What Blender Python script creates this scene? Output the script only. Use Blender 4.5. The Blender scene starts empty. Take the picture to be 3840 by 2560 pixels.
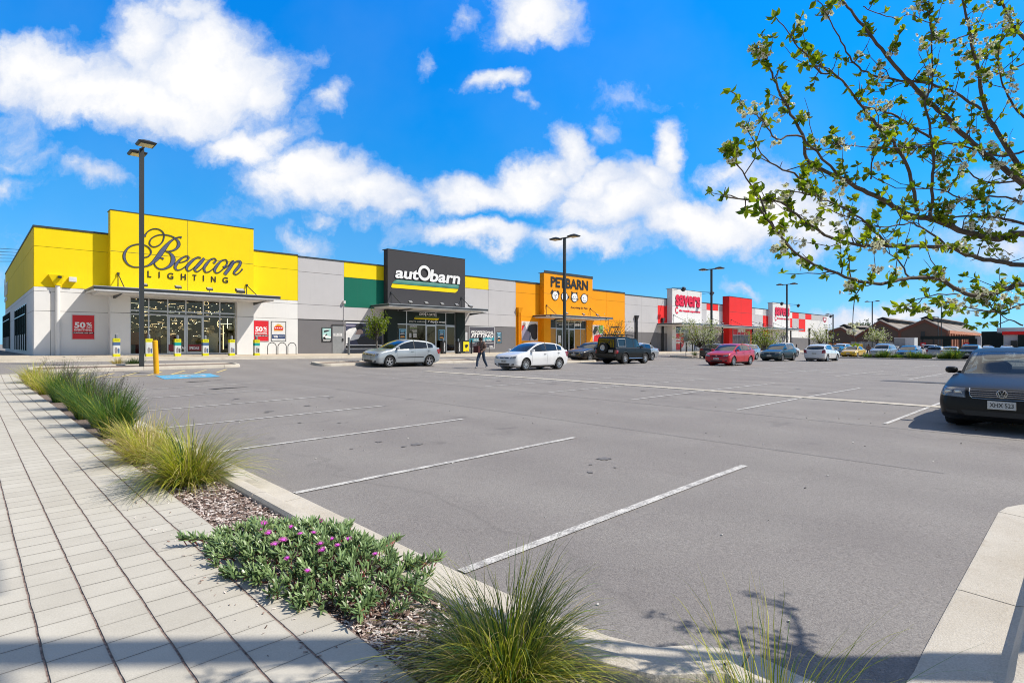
import bpy, bmesh, math, random
from mathutils import Vector, Matrix, Euler, noise
from mathutils.bvhtree import BVHTree
from mathutils.geometry import tessellate_polygon
R = math.radians
S = bpy.context.scene
COL = S.collection

# ------------------------------------------------------------------ camera
# world axes: X runs along the shop fronts, Y runs away from the camera towards them, Z is up
FOC, CX, HY, EYE = 2119.0, 1920.0, 1290.0, 1.6
FW = Vector((0.6960, 0.7180, 0)).normalized()
RT = Vector((FW.y, -FW.x, 0))
cam = bpy.data.cameras.new('camera'); camo = bpy.data.objects.new('camera', cam); COL.objects.link(camo)
camo.location = (0, 0, EYE)
camo.rotation_euler = (R(90), 0, math.atan2(FW.y, FW.x) - R(90))
cam.sensor_width = 36; cam.lens = 36 * FOC / 3840; cam.shift_y = (HY - 1280) / 3840
cam.clip_start = 0.05; cam.clip_end = 6000
S.camera = camo
S.view_settings.view_transform = 'Standard'; S.view_settings.look = 'None'
S.view_settings.exposure = 0.14; S.view_settings.gamma = 1
S.cycles.filter_width = 1.05; S.cycles.max_bounces = 6; S.cycles.transparent_max_bounces = 12; S.cycles.glossy_bounces = 4

# ------------------------------------------------------------------ sun
LD = Vector((-0.727, 0.687, -1.12)).normalized()       # the way the light travels
sl = bpy.data.lights.new('sun', 'SUN'); slo = bpy.data.objects.new('sun', sl); COL.objects.link(slo)
sl.energy = 5.0; sl.angle = R(0.53); sl.color = (1.0, 0.93, 0.81)
slo.rotation_euler = LD.to_track_quat('-Z', 'Y').to_euler(); slo.location = (20, -20, 40)

# ------------------------------------------------------------------ sky with clouds
W = bpy.data.worlds.new('World'); S.world = W; W.use_nodes = True
nt = W.node_tree; nt.nodes.clear()
def N(t, **k):
    n = nt.nodes.new(t)
    for a, b in k.items(): setattr(n, a, b)
    return n
def L(a, b): nt.links.new(a, b)
def M_(op, a, b=None, c=None, clamp=False):
    n = N('ShaderNodeMath', operation=op); n.use_clamp = clamp
    for i, v in enumerate((a, b, c)):
        if v is None: continue
        if isinstance(v, (int, float)): n.inputs[i].default_value = v
        else: L(v, n.inputs[i])
    return n.outputs[0]
sky = N('ShaderNodeTexSky', sky_type='NISHITA'); sky.sun_disc = False
sky.sun_elevation = math.asin(-LD.z); sky.sun_rotation = math.atan2(-LD.x, -LD.y)
sky.air_density = 1.0; sky.dust_density = 0.25; sky.ozone_density = 2.4; sky.altitude = 50
tn = N('ShaderNodeMixRGB', blend_type='MULTIPLY'); tn.inputs[0].default_value = 1; L(sky.outputs[0], tn.inputs[1])
bg1 = N('ShaderNodeBackground'); bg1.inputs[1].default_value = 0.11; L(tn.outputs[0], bg1.inputs[0])
tc = N('ShaderNodeTexCoord')
def dotv(v):
    n = N('ShaderNodeVectorMath', operation='DOT_PRODUCT'); L(tc.outputs['Generated'], n.inputs[0]); n.inputs[1].default_value = v; return n.outputs['Value']
df = dotv(FW); dr = dotv(RT); du = dotv((0, 0, 1))
cr_ = N('ShaderNodeValToRGB'); L(M_('MULTIPLY', du, 1.0, clamp=True), cr_.inputs[0]); els = cr_.color_ramp.elements
for k_, (p_, c_) in enumerate(((0.0, (.36, .84, 1.56)), (.112, (.28, .82, 1.26)), (.225, (.13, .95, 1.50)), (.368, (.03, 1.08, 1.91)), (.53, (.02, 1.19, 2.30)), (.66, (.75, 1.0, 1.25)))):
    e = els[0] if k_ == 0 else els[1] if k_ == 1 else els.new(p_); e.position = p_; e.color = (c_[0] / 2.5, c_[1] / 2.5, c_[2] / 2.5, 1)
sc2 = N('ShaderNodeVectorMath', operation='SCALE'); sc2.inputs['Scale'].default_value = 2.5; L(cr_.outputs[0], sc2.inputs[0]); fm = N('ShaderNodeMapRange', interpolation_type='SMOOTHSTEP'); L(df, fm.inputs[0]); fm.inputs[1].default_value = -0.05; fm.inputs[2].default_value = 0.35
tt = N('ShaderNodeMixRGB'); L(fm.outputs[0], tt.inputs[0]); tt.inputs[1].default_value = (0.80, 0.80, 0.80, 1); L(sc2.outputs[0], tt.inputs[2]); L(tt.outputs[0], tn.inputs[2])
dfm = M_('MAXIMUM', M_('ABSOLUTE', df), 0.05)
cu = M_('DIVIDE', dr, dfm); cv = M_('DIVIDE', du, dfm)
cmb = N('ShaderNodeCombineXYZ'); L(cu, cmb.inputs[0]); L(cv, cmb.inputs[1])
n1 = N('ShaderNodeTexNoise'); n1.inputs['Scale'].default_value = 5.5; n1.inputs['Detail'].default_value = 7; n1.inputs['Roughness'].default_value = 0.58; L(cmb.outputs[0], n1.inputs['Vector'])
sub = N('ShaderNodeVectorMath', operation='SUBTRACT'); L(n1.outputs['Color'], sub.inputs[0]); sub.inputs[1].default_value = (0.5, 0.5, 0.5)
scl = N('ShaderNodeVectorMath', operation='SCALE'); L(sub.outputs[0], scl.inputs[0]); scl.inputs['Scale'].default_value = 0.20
wv = N('ShaderNodeVectorMath', operation='ADD'); L(cmb.outputs[0], wv.inputs[0]); L(scl.outputs[0], wv.inputs[1])
# cloud banks: centre, half size (in photograph pixels / 2352 wide), tilt, thickness
CL = [(90,150,210,75,0,1.0),(60,105,90,40,0,.6),(330,95,85,105,10,.95),(300,215,330,75,8,1.15),(470,165,190,110,0,1.15),(420,60,110,50,0,.7),(590,190,85,70,0,.8),(610,130,60,40,0,.5),
 (560,335,100,55,0,.95),(640,300,55,40,0,.55),(740,400,110,70,0,1.0),(820,450,150,55,8,.95),(690,440,120,60,0,.7),(900,490,95,32,0,.8),
 (745,225,75,28,-28,.5),(690,100,50,20,20,.2),(1215,35,95,52,0,.9),(1150,50,50,35,0,.5),(1050,15,25,22,0,.35),(1285,15,30,18,0,.45),
 (1130,200,78,28,-18,.75),(1185,190,25,25,0,.5),(1205,235,25,14,0,.3),(985,130,15,25,0,.25),
 (1100,450,150,45,0,.95),(1220,430,110,55,0,.9),(1300,340,48,66,-25,.9),(1265,395,60,45,0,.9),(1380,300,30,22,0,.3),(1420,460,150,75,-8,1.1),(1530,335,44,70,10,1.0),(1480,400,85,52,0,1.0),(1350,420,90,45,-20,.9),
 (1610,510,200,62,4,1.1),(1760,500,170,75,0,1.0),(1700,400,70,50,0,.6),(1880,540,130,50,0,.7),(1090,550,160,34,0,.95),(1330,560,140,32,0,.75),
 (210,405,75,26,0,.5),(50,360,100,26,0,.25),(25,425,60,32,0,.35),(690,565,70,24,0,.5),(740,517,40,15,0,.35),(560,500,90,20,0,.22),
 (1960,725,150,34,-4,.75),(2080,735,130,36,0,.6),(1690,652,40,13,0,.4),(2300,560,160,70,0,.35),(2330,420,90,40,0,.3),(1440,215,60,20,0,.14),
(2750,500,350,120,0,.9),(-400,300,400,140,0,.9),(-150,600,200,60,0,.5)]
acc = None
for (x, y, rx, ry, ro, st) in CL:
    k = 3840 / 2352
    mp = N('ShaderNodeMapping', vector_type='TEXTURE'); L(wv.outputs[0], mp.inputs['Vector'])
    mp.inputs['Location'].default_value = ((x * k - CX) / FOC, (HY - y * k) / FOC, 0)
    mp.inputs['Rotation'].default_value = (0, 0, R(-ro))
    mp.inputs['Scale'].default_value = (rx * k / FOC * 1.22, ry * k / FOC * 1.3, 1)
    ln = N('ShaderNodeVectorMath', operation='LENGTH'); L(mp.outputs[0], ln.inputs[0])
    v = M_('MULTIPLY_ADD', ln.outputs['Value'], -st, st)
    acc = v if acc is None else M_('SMOOTH_MAX', acc, v, 0.10)
for (x, y, rx, ry) in ((3500, -500, 1050, 760), (1250, -1200, 1800, 700), (-1300, -500, 900, 620)):      # unseen cloud banks added overhead to neutralise ambient light and reflections
    mp = N('ShaderNodeMapping', vector_type='TEXTURE'); L(wv.outputs[0], mp.inputs['Vector']); mp.inputs['Location'].default_value = ((x * k - CX) / FOC, (HY - y * k) / FOC, 0); mp.inputs['Scale'].default_value = (rx * k / FOC, ry * k / FOC, 1)
    ln = N('ShaderNodeVectorMath', operation='LENGTH'); L(mp.outputs[0], ln.inputs[0]); acc = M_('MAXIMUM', acc, M_('MULTIPLY_ADD', ln.outputs['Value'], -3.0, 3.0))
n2 = N('ShaderNodeTexNoise'); n2.inputs['Scale'].default_value = 10; n2.inputs['Detail'].default_value = 8; n2.inputs['Roughness'].default_value = 0.66; L(wv.outputs[0], n2.inputs['Vector'])
dens = M_('ADD', acc, M_('MULTIPLY', M_('SUBTRACT', n2.outputs[0], 0.5), 1.05))
front = M_('GREATER_THAN', df, 0.0)
mr = N('ShaderNodeMapRange', interpolation_type='SMOOTHSTEP'); L(dens, mr.inputs[0]); mr.inputs[1].default_value = -0.13; mr.inputs[2].default_value = 0.52
veil = N('ShaderNodeTexNoise'); veil.inputs['Scale'].default_value = 2.2; veil.inputs['Detail'].default_value = 6; L(cmb.outputs[0], veil.inputs['Vector'])
vm = N('ShaderNodeMapRange'); L(veil.outputs[0], vm.inputs[0]); vm.inputs[1].default_value = 0.42; vm.inputs[2].default_value = 0.8; vm.inputs[4].default_value = 0.12
horiz = N('ShaderNodeMapRange', interpolation_type='SMOOTHSTEP'); L(du, horiz.inputs[0]); horiz.inputs[1].default_value = 0.42; horiz.inputs[2].default_value = 0.0; horiz.inputs[3].default_value = 0.0; horiz.inputs[4].default_value = 0.42
bk = N('ShaderNodeTexNoise'); bk.inputs['Scale'].default_value = 2.6; bk.inputs['Detail'].default_value = 7; L(tc.outputs['Generated'], bk.inputs['Vector'])
bm = N('ShaderNodeMapRange', interpolation_type='SMOOTHSTEP'); L(bk.outputs[0], bm.inputs[0]); bm.inputs[1].default_value = 0.50; bm.inputs[2].default_value = 0.72; bm.inputs[4].default_value = 0.28  # unseen clouds behind the camera, added to whiten the ambient light
mask = M_('MAXIMUM', mr.outputs[0], M_('MULTIPLY', vm.outputs[0], 1.0), clamp=True)
m2 = M_('ADD', M_('MULTIPLY', mask, front), M_('MULTIPLY', bm.outputs[0], M_('SUBTRACT', 1.0, front)))
shade = N('ShaderNodeMapRange', interpolation_type='SMOOTHSTEP'); L(M_('ADD', dens, M_('MULTIPLY', M_('SUBTRACT', n1.outputs[0], 0.5), 1.6)), shade.inputs[0]); shade.inputs[1].default_value = 0.05; shade.inputs[2].default_value = 1.0
cc = N('ShaderNodeMixRGB'); L(shade.outputs[0], cc.inputs[0]); cc.inputs[1].default_value = (0.60, 0.69, 0.87, 1); cc.inputs[2].default_value = (1.0, 0.99, 0.985, 1)
bg2 = N('ShaderNodeBackground'); bg2.inputs[1].default_value = 0.95; L(cc.outputs[0], bg2.inputs[0])
ms = N('ShaderNodeMixShader'); L(m2, ms.inputs[0]); L(bg1.outputs[0], ms.inputs[1]); L(bg2.outputs[0], ms.inputs[2])
wo = N('ShaderNodeOutputWorld'); L(ms.outputs[0], wo.inputs[0])
W.cycles.sampling_method = 'MANUAL'; W.cycles.sample_map_resolution = 512

# ------------------------------------------------------------------ lie of the land
def lerp(a, b, t): return a + (b - a) * t
def sst(a, b, x):
    t = max(0.0, min(1.0, (x - a) / (b - a))); return t * t * (3 - 2 * t)
GXP = [(-3000,-.4),(-60,-.3),(0,0),(10,.125),(16,.13),(22,.10),(40,.03),(60,-.02),(80,-.2),(137,-.42),(400,-.5),(6000,-.5)]
GYP = [(-3000,-.4),(-30,-.2),(0,0),(15,.125),(40,.2),(400,.2),(6000,.2)]
def pw(P, x):
    for (a, u), (b, v) in zip(P, P[1:]):
        if x <= b: return lerp(u, v, max(0, (x - a) / (b - a)))
    return P[-1][1]
def zb(X): return 0.98 - 0.0051 * (max(-30, min(170, X)) - 2.7)       # footpath level along the shop fronts
YF = 40.9                                                        # plane of the shop fronts
def G(X, Y):
    g = pw(GXP, X) + pw(GYP, Y)
    s = sst(23, 34, Y) * (1 - sst(150, 190, X))
    return lerp(g, zb(X) - 0.22, s)
def ray(px, py):
    return FW + RT * ((px - CX) / FOC) + Vector((0, 0, (HY - py) / FOC))
def at(px, py, dz=0.0):                                           # where a sight line meets the ground
    d = ray(px, py); t = 2.0; st = 0.05
    while t < 400:
        p = d * t
        if EYE + p.z <= G(p.x, p.y) + dz: break
        t += st; st = max(0.02, t * 0.004)
    p = d * t
    return Vector((p.x, p.y, G(p.x, p.y) + dz))
def onY(px, py, Y=YF):
    d = ray(px, py); t = Y / d.y; p = d * t
    return Vector((p.x, Y, EYE + p.z))
def onX(px, py, X):
    d = ray(px, py); t = X / d.x; p = d * t
    return Vector((X, p.y, EYE + p.z))
def atT(px, py, t):
    p = ray(px, py) * t; return Vector((p.x, p.y, EYE + p.z))

# ------------------------------------------------------------------ materials
MATS = {}
def srgb(r, g, b):
    f = lambda c: ((c / 255 + 0.055) / 1.055) ** 2.4 if c > 10 else c / 255 / 12.92
    return (f(r), f(g), f(b))
class NB:                                                         # small node-tree builder
    def __init__(s, name):
        s.m = bpy.data.materials.new(name); s.m.use_nodes = True; s.t = s.m.node_tree
        s.b = s.t.nodes['Principled BSDF']; s.o = s.t.nodes['Material Output']
    def n(s, t, _in=None, **k):
        n = s.t.nodes.new(t)
        for a, b in k.items(): setattr(n, a, b)
        for a, b in (_in or {}).items():
            if hasattr(b, 'is_output'): s.t.links.new(b, n.inputs[a])
            else: n.inputs[a].default_value = b
        return n
    def l(s, a, b): s.t.links.new(a, b)
    def math(s, op, a, b=0.0, clamp=False):
        n = s.n('ShaderNodeMath', {0: a, 1: b}, operation=op); n.use_clamp = clamp; return n.outputs[0]
    def noise(s, scale, detail=4, rough=0.5, vec=None, dim='3D'):
        n = s.n('ShaderNodeTexNoise', {'Scale': scale, 'Detail': detail, 'Roughness': rough})
        if vec is not None: s.l(vec, n.inputs['Vector'])
        return n.outputs[0]
    def ramp(s, fac, a, b, c0, c1):
        r = s.n('ShaderNodeMapRange', {0: fac, 1: a, 2: b}); r.clamp = True
        m = s.n('ShaderNodeMixRGB', {0: r.outputs[0], 1: (*c0, 1), 2: (*c1, 1)}); return m.outputs[0]
    def mix(s, fac, a, b, bt='MIX'):
        m = s.n('ShaderNodeMixRGB', {0: fac}, blend_type=bt)
        for i, v in ((1, a), (2, b)):
            if hasattr(v, 'is_output'): s.l(v, m.inputs[i])
            else: m.inputs[i].default_value = (*v, 1)
        return m.outputs[0]
    def pos(s): return s.n('ShaderNodeNewGeometry').outputs['Position']
    def obj(s): return s.n('ShaderNodeTexCoord').outputs['Object']
    def bump(s, h, d=0.01, st=1.0):
        b = s.n('ShaderNodeBump', {'Height': h, 'Distance': d, 'Strength': st}); s.l(b.outputs[0], s.b.inputs['Normal'])
    def fin(s, col=None, rough=None, metal=None, spec=None, coat=None):
        for k, v in (('Base Color', col), ('Roughness', rough), ('Metallic', metal), ('Specular IOR Level', spec), ('Coat Weight', coat)):
            if v is None: continue
            if hasattr(v, 'is_output'): s.l(v, s.b.inputs[k])
            elif k == 'Base Color': s.b.inputs[k].default_value = (*v, 1)
            else: s.b.inputs[k].default_value = v
        return s.m
def mat(name, col, rough=0.6, metal=0.0, var=0.12, scale=3.0, bump=0.0, bscale=60, coat=None, spec=None):
    if name in MATS: return MATS[name]
    b = NB(name); v = b.noise(scale, 5, 0.6, b.pos())
    c = b.ramp(v, 0.25, 0.75, tuple(x * (1 - var) for x in col), tuple(min(1, x * (1 + var)) for x in col))
    if bump: b.bump(b.noise(bscale, 3, 0.6, b.pos()), bump)
    MATS[name] = b.fin(c, rough, metal, spec, coat); return MATS[name]

# ------------------------------------------------------------------ mesh helpers
class MB:
    def __init__(s): s.v = []; s.f = []; s.mi = []; s.m = []
    def mid(s, m):
        if m not in s.m: s.m.append(m)
        return s.m.index(m)
    def add(s, vs, fs, m):
        o = len(s.v); s.v += [tuple(v) for v in vs]; k = s.mid(m)
        for f in fs: s.f.append(tuple(i + o for i in f)); s.mi.append(k)
    def box(s, x0, x1, y0, y1, z0, z1, m):
        s.add([(x, y, z) for z in (z0, z1) for y in (y0, y1) for x in (x0, x1)],
              [(0, 2, 3, 1), (4, 5, 7, 6), (0, 1, 5, 4), (2, 6, 7, 3), (0, 4, 6, 2), (1, 3, 7, 5)], m)
    def obox(s, c, ax, ay, az, m):                                # oriented box: centre and three half-axis vectors
        c, ax, ay, az = map(Vector, (c, ax, ay, az))
        s.add([c + ax * i + ay * j + az * k for k in (-1, 1) for j in (-1, 1) for i in (-1, 1)],
              [(0, 2, 3, 1), (4, 5, 7, 6), (0, 1, 5, 4), (2, 6, 7, 3), (0, 4, 6, 2), (1, 3, 7, 5)], m)
    def tube(s, pts, rad, m, n=8, caps=True):
        pts = [Vector(p) for p in pts]; k = len(pts)
        if not hasattr(rad, '__len__'): rad = [rad] * k
        o = len(s.v); up = None; mi = s.mid(m)
        for i, p in enumerate(pts):
            d = (pts[min(i + 1, k - 1)] - pts[max(i - 1, 0)]).normalized()
            if up is None: up = d.orthogonal().normalized()
            up = (up - d * up.dot(d));
            up = up.normalized() if up.length > 1e-6 else d.orthogonal().normalized()
            sd = d.cross(up)
            for j in range(n):
                a = 2 * math.pi * j / n; s.v.append(tuple(p + (up * math.cos(a) + sd * math.sin(a)) * rad[i]))
        for i in range(k - 1):
            for j in range(n):
                a = o + i * n + j; b = o + i * n + (j + 1) % n
                s.f.append((a, b, b + n, a + n)); s.mi.append(mi)
        if caps:
            s.f.append(tuple(o + j for j in reversed(range(n)))); s.mi.append(mi)
            s.f.append(tuple(o + (k - 1) * n + j for j in range(n))); s.mi.append(mi)
    def lathe(s, prof, m, n=24, M=None):                          # profile (radius, height) about local Z
        o = len(s.v); mi = s.mid(m); k = len(prof)
        for (r, h) in prof:
            for j in range(n):
                a = 2 * math.pi * j / n; p = Vector((r * math.cos(a), r * math.sin(a), h))
                s.v.append(tuple(M @ p if M else p))
        for i in range(k - 1):
            for j in range(n):
                a = o + i * n + j; b = o + i * n + (j + 1) % n
                s.f.append((a, b, b + n, a + n)); s.mi.append(mi)
    def prism(s, poly, d, m, M=None):                             # polygon in local XY pushed along local Z
        n = len(poly); vs = [Vector((p[0], p[1], 0)) for p in poly] + [Vector((p[0], p[1], d)) for p in poly]
        if M: vs = [M @ v for v in vs]
        fs = [(i, (i + 1) % n, (i + 1) % n + n, i + n) for i in range(n)]
        tr = tessellate_polygon([[Vector((p[0], p[1], 0)) for p in poly]])
        s.add(vs, fs + [tuple(reversed(t)) for t in tr] + [tuple(i + n for i in t) for t in tr], m)
    def build(s, name, parent=None, loc=None, smooth=False, rotz=None):
        me = bpy.data.meshes.new(name); me.from_pydata(s.v, [], s.f)
        for m in s.m: me.materials.append(m)
        me.polygons.foreach_set('material_index', s.mi)
        if smooth:
            me.polygons.foreach_set('use_smooth', [True] * len(s.f)); me.set_sharp_from_angle(angle=R(38))
        me.update()
        o = bpy.data.objects.new(name, me); COL.objects.link(o)
        if parent: o.parent = parent
        if loc is not None: o.location = loc
        if rotz is not None: o.rotation_euler = (0, 0, rotz)
        return o
def tag(o, label=None, cat=None, group=None, kind=None):
    if label: o['label'] = label
    if cat: o['category'] = cat
    if group: o['group'] = group
    if kind: o['kind'] = kind
    return o
def empty(name, loc, label, cat, rz=0, group=None):
    o = bpy.data.objects.new(name, None); COL.objects.link(o); o.location = loc; o.rotation_euler = (0, 0, rz); o.empty_display_size = 0.2
    return tag(o, label, cat, group)
def kids(o): return [c for c in bpy.data.objects if c.parent == o]
KID = {}
def copy_tree(o, loc=None, rz=None, label=None, scale=None):
    def rec(a, par):
        c = a.copy(); COL.objects.link(c); c.parent = par
        for ch in list(a.children): rec(ch, c)
        return c
    c = rec(o, None)
    if loc is not None: c.location = loc
    if rz is not None: c.rotation_euler = (0, 0, rz)
    if scale: c.scale = (scale,) * 3
    if label: c['label'] = label
    return c
def text_mesh(txt, bold=0.0, shear=0.0, spacing=1.0):
    cu = bpy.data.curves.new('t', 'FONT'); cu.body = txt; cu.size = 1; cu.offset = bold; cu.shear = shear; cu.space_character = spacing; cu.resolution_u = 3
    o = bpy.data.objects.new('t', cu); COL.objects.link(o)
    me = bpy.data.meshes.new_from_object(o.evaluated_get(bpy.context.evaluated_depsgraph_get()))
    vs = [Vector((v.co.x, v.co.y, 0)) for v in me.vertices]; fs = [tuple(p.vertices) for p in me.polygons]
    bpy.data.objects.remove(o); bpy.data.curves.remove(cu); bpy.data.meshes.remove(me)
    x0 = min(v.x for v in vs); x1 = max(v.x for v in vs); y0 = min(v.y for v in vs); y1 = max(v.y for v in vs)
    return [Vector(((v.x - x0) / (x1 - x0), (v.y - y0) / (y1 - y0), 0)) for v in vs], fs
def put_text(mb, txt, o, ux, uy, w, h, m, th=0.0, **k):            # lettering fitted to a w x h rectangle from corner o
    vs, fs = text_mesh(txt, **k); ux = Vector(ux).normalized(); uy = Vector(uy).normalized(); nn = ux.cross(uy); o = Vector(o)
    P = [o + ux * v.x * w + uy * v.y * h for v in vs]
    if th:
        ed = {}
        for f in fs:
            for a, b in zip(f, f[1:] + f[:1]): ed[(a, b)] = 1
        n = len(P); sides = [(a, b, b + n, a + n) for (a, b) in ed if (b, a) not in ed]
        mb.add(P + [p + nn * th for p in P], [tuple(i + n for i in f) for f in fs] + sides, m)
    else: mb.add(P, fs, m)

# ================================================================== ground, paving, kerbs, markings
random.seed(7)
b = NB('asphalt'); P = b.pos()
big = b.noise(0.22, 5, 0.6, P); mid = b.noise(1.3, 6, 0.62, P); fine = b.noise(95, 3, 0.7, P); grit = b.noise(260, 2, 0.6, P)
c = b.ramp(big, 0.32, 0.68, (0.196, 0.180, 0.178), (0.272, 0.252, 0.242))
c = b.mix(0.60, c, b.ramp(mid, 0.3, 0.7, (0.178, 0.160, 0.160), (0.302, 0.288, 0.270)))
md2 = b.noise(0.45, 6, 0.7, P); c = b.mix(0.55, c, b.ramp(md2, 0.40, 0.60, (0.176, 0.156, 0.160), (0.310, 0.294, 0.281)))
spk = b.noise(34, 4, 0.75, P); c = b.mix(0.42, c, b.ramp(spk, 0.32, 0.68, (0.087, 0.079, 0.078), (0.398, 0.373, 0.354)))
c = b.mix(0.45, c, b.ramp(fine, 0.30, 0.70, (0.083, 0.075, 0.075), (0.413, 0.389, 0.369)))
vv = b.n('ShaderNodeTexVoronoi', {'Scale': 42.0}); b.l(P, vv.inputs['Vector']); c = b.mix(b.n('ShaderNodeMapRange', {0: vv.outputs['Distance'], 1: 0.10, 2: 0.16, 3: 0.55, 4: 0.0}).outputs[0], c, (0.062, 0.055, 0.055))
c = b.mix(b.n('ShaderNodeMapRange', {0: grit, 1: 0.66, 2: 0.74}).outputs[0], c, (0.568, 0.535, 0.506))
tyw = b.n('ShaderNodeTexWave', {'Scale': 0.16, 'Distortion': 2.2, 'Detail': 3.0, 'Detail Scale': 0.6}, bands_direction='X'); b.l(P, tyw.inputs['Vector']); c = b.mix(b.math('MULTIPLY', tyw.outputs[0], 0.16), c, (0.134, 0.122, 0.122))
vo = b.n('ShaderNodeTexVoronoi', {'Scale': 0.06}, feature='DISTANCE_TO_EDGE'); wn = b.n('ShaderNodeTexNoise', {'Scale': 0.8, 'Detail': 6})
mp = b.n('ShaderNodeVectorMath', {0: P}, operation='ADD'); sc_ = b.n('ShaderNodeVectorMath', {0: wn.outputs['Color']}, operation='SCALE'); sc_.inputs['Scale'].default_value = 1.6
b.l(P, wn.inputs['Vector']); b.l(sc_.outputs[0], mp.inputs[1]); b.l(mp.outputs[0], vo.inputs['Vector'])
crack = b.n('ShaderNodeMapRange', {0: vo.outputs['Distance'], 1: 0.0, 2: 0.0035, 3: 1.0, 4: 0.0}).outputs[0]
c = b.mix(b.math('MULTIPLY', crack, 0.16), c, (0.07, 0.065, 0.065))
sp = b.noise(0.8, 3, 0.55, P); oil = b.n('ShaderNodeMapRange', {0: sp, 1: 0.66, 2: 0.74}).outputs[0]
c = b.mix(b.math('MULTIPLY', oil, 0.45), c, (0.07, 0.065, 0.07))
b.bump(b.math('ADD', fine, b.math('MULTIPLY', spk, 1.2)), 0.006, 0.8)
ASPH = b.fin(c, 0.88, spec=0.25)
def steps(parts):
    r = []
    for a, c_, s in parts:
        x = a
        while x < c_ - 1e-6: r.append(x); x += s
    r.append(parts[-1][1]); return r
xs = steps([(-3000, -400, 650), (-400, -40, 90), (-40, -12, 4), (-12, 60, 1), (60, 200, 2.5), (200, 500, 50), (500, 5000, 900)])
ys = steps([(-3000, -400, 650), (-400, -30, 74), (-30, -4, 2), (-4, 22, 1), (22, 35, 0.5), (35, 60, 2.5), (60, 400, 40), (400, 5000, 920)])
m = MB(); nx = len(xs)
m.add([(x, y, G(x, y)) for y in ys for x in xs], [(j * nx + i, j * nx + i + 1, (j + 1) * nx + i + 1, (j + 1) * nx + i) for j in range(len(ys) - 1) for i in range(nx - 1)], ASPH)
tag(m.build('car_park_ground', smooth=True), 'grey weathered asphalt of the car park', kind='structure')

# ---- pale precast paving
b = NB('pavers'); P = b.pos(); sx = b.n('ShaderNodeSeparateXYZ', {0: P})
CW, RH = 0.2275, 0.215
wob = b.math('MULTIPLY', b.math('SUBTRACT', b.noise(6, 3, 0.5, P), 0.5), 0.012)
u = b.math('DIVIDE', b.math('ADD', b.math('ADD', sx.outputs[0], wob), 0.0 - 1.4 + 40 * CW), CW)
col = b.math('FLOOR', u)
wc = b.n('ShaderNodeTexWhiteNoise', {'W': col}, noise_dimensions='1D')
v = b.math('DIVIDE', b.math('ADD', sx.outputs[1], b.math('ADD', wob, b.math('MULTIPLY', wc.outputs[0], RH))), RH); row = b.math('FLOOR', v)
fu = b.math('ABSOLUTE', b.math('SUBTRACT', b.math('FRACT', u), 0.5)); fv = b.math('ABSOLUTE', b.math('SUBTRACT', b.math('FRACT', v), 0.5))
rnd = b.n('ShaderNodeTexWhiteNoise', {0: b.n('ShaderNodeCombineXYZ', {0: col, 1: row}).outputs[0]}, noise_dimensions='2D').outputs[0]
rnd2 = b.n('ShaderNodeTexWhiteNoise', {0: b.n('ShaderNodeCombineXYZ', {0: row, 1: col}).outputs[0]}, noise_dimensions='2D').outputs[0]
ju = b.n('ShaderNodeMapRange', {0: fu, 1: 0.470, 2: 0.490}).outputs[0]
w_ = b.math('MULTIPLY_ADD', rnd2, 0.0); jvth = b.n('ShaderNodeMapRange', {0: rnd2, 3: 0.480, 4: 0.494}).outputs[0]
jv = b.math('MULTIPLY', b.math('MULTIPLY', b.math('SUBTRACT', fv, jvth), 140.0, True), b.n('ShaderNodeMapRange', {0: rnd, 3: 0.45, 4: 1.0}).outputs[0])
c = b.ramp(rnd, 0, 1, (0.435, 0.405, 0.35), (0.56, 0.53, 0.465))
c = b.mix(0.45, c, b.ramp(b.noise(2.2, 6, 0.6, P), 0.3, 0.7, (0.38, 0.355, 0.30), (0.57, 0.54, 0.475)))
c = b.mix(0.22, c, b.ramp(b.noise(150, 2, 0.5, P), 0.3, 0.7, (0.34, 0.315, 0.27), (0.68, 0.645, 0.58)))
edge = b.n('ShaderNodeMapRange', {0: b.math('MAXIMUM', fu, fv), 1: 0.40, 2: 0.5, 3: 0.0, 4: 0.35}).outputs[0]
c = b.mix(edge, c, (0.30, 0.28, 0.24))
c = b.mix(ju, c, b.ramp(b.noise(40, 3, 0.6, P), 0.35, 0.65, (0.10, 0.062, 0.052), (0.32, 0.23, 0.195)))
c = b.mix(b.math('MULTIPLY', jv, 0.85), c, (0.09, 0.07, 0.055))
b.bump(b.math('SUBTRACT', b.math('MULTIPLY', b.noise(60, 3, 0.5, P), 0.12), b.math('MAXIMUM', ju, jv)), 0.008, 0.9)
PAVE = b.fin(c, 0.85, spec=0.3)
def sheet(m, x0, x1, y0, y1, dz, mt, sx=1.0, sy=1.0, skirt=0.0):
    nx = max(1, math.ceil((x1 - x0) / sx)); ny = max(1, math.ceil((y1 - y0) / sy))
    P = [(lerp(x0, x1, i / nx), lerp(y0, y1, j / ny)) for j in range(ny + 1) for i in range(nx + 1)]
    m.add([(x, y, G(x, y) + dz) for x, y in P], [(j * (nx + 1) + i, j * (nx + 1) + i + 1, (j + 1) * (nx + 1) + i + 1, (j + 1) * (nx + 1) + i) for j in range(ny) for i in range(nx)], mt)
    if skirt:
        for (a, c_) in (((x0, y0), (x1, y0)), ((x1, y0), (x1, y1)), ((x1, y1), (x0, y1)), ((x0, y1), (x0, y0))):
            k = max(1, math.ceil(math.dist(a, c_) / 1.0)); q = [(lerp(a[0], c_[0], i / k), lerp(a[1], c_[1], i / k)) for i in range(k + 1)]
            m.add([(x, y, G(x, y) + dz) for x, y in q] + [(x, y, G(x, y) + dz - skirt) for x, y in q], [(i + k + 1, i + k + 2, i + 1, i) for i in range(k)], mt)
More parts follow.
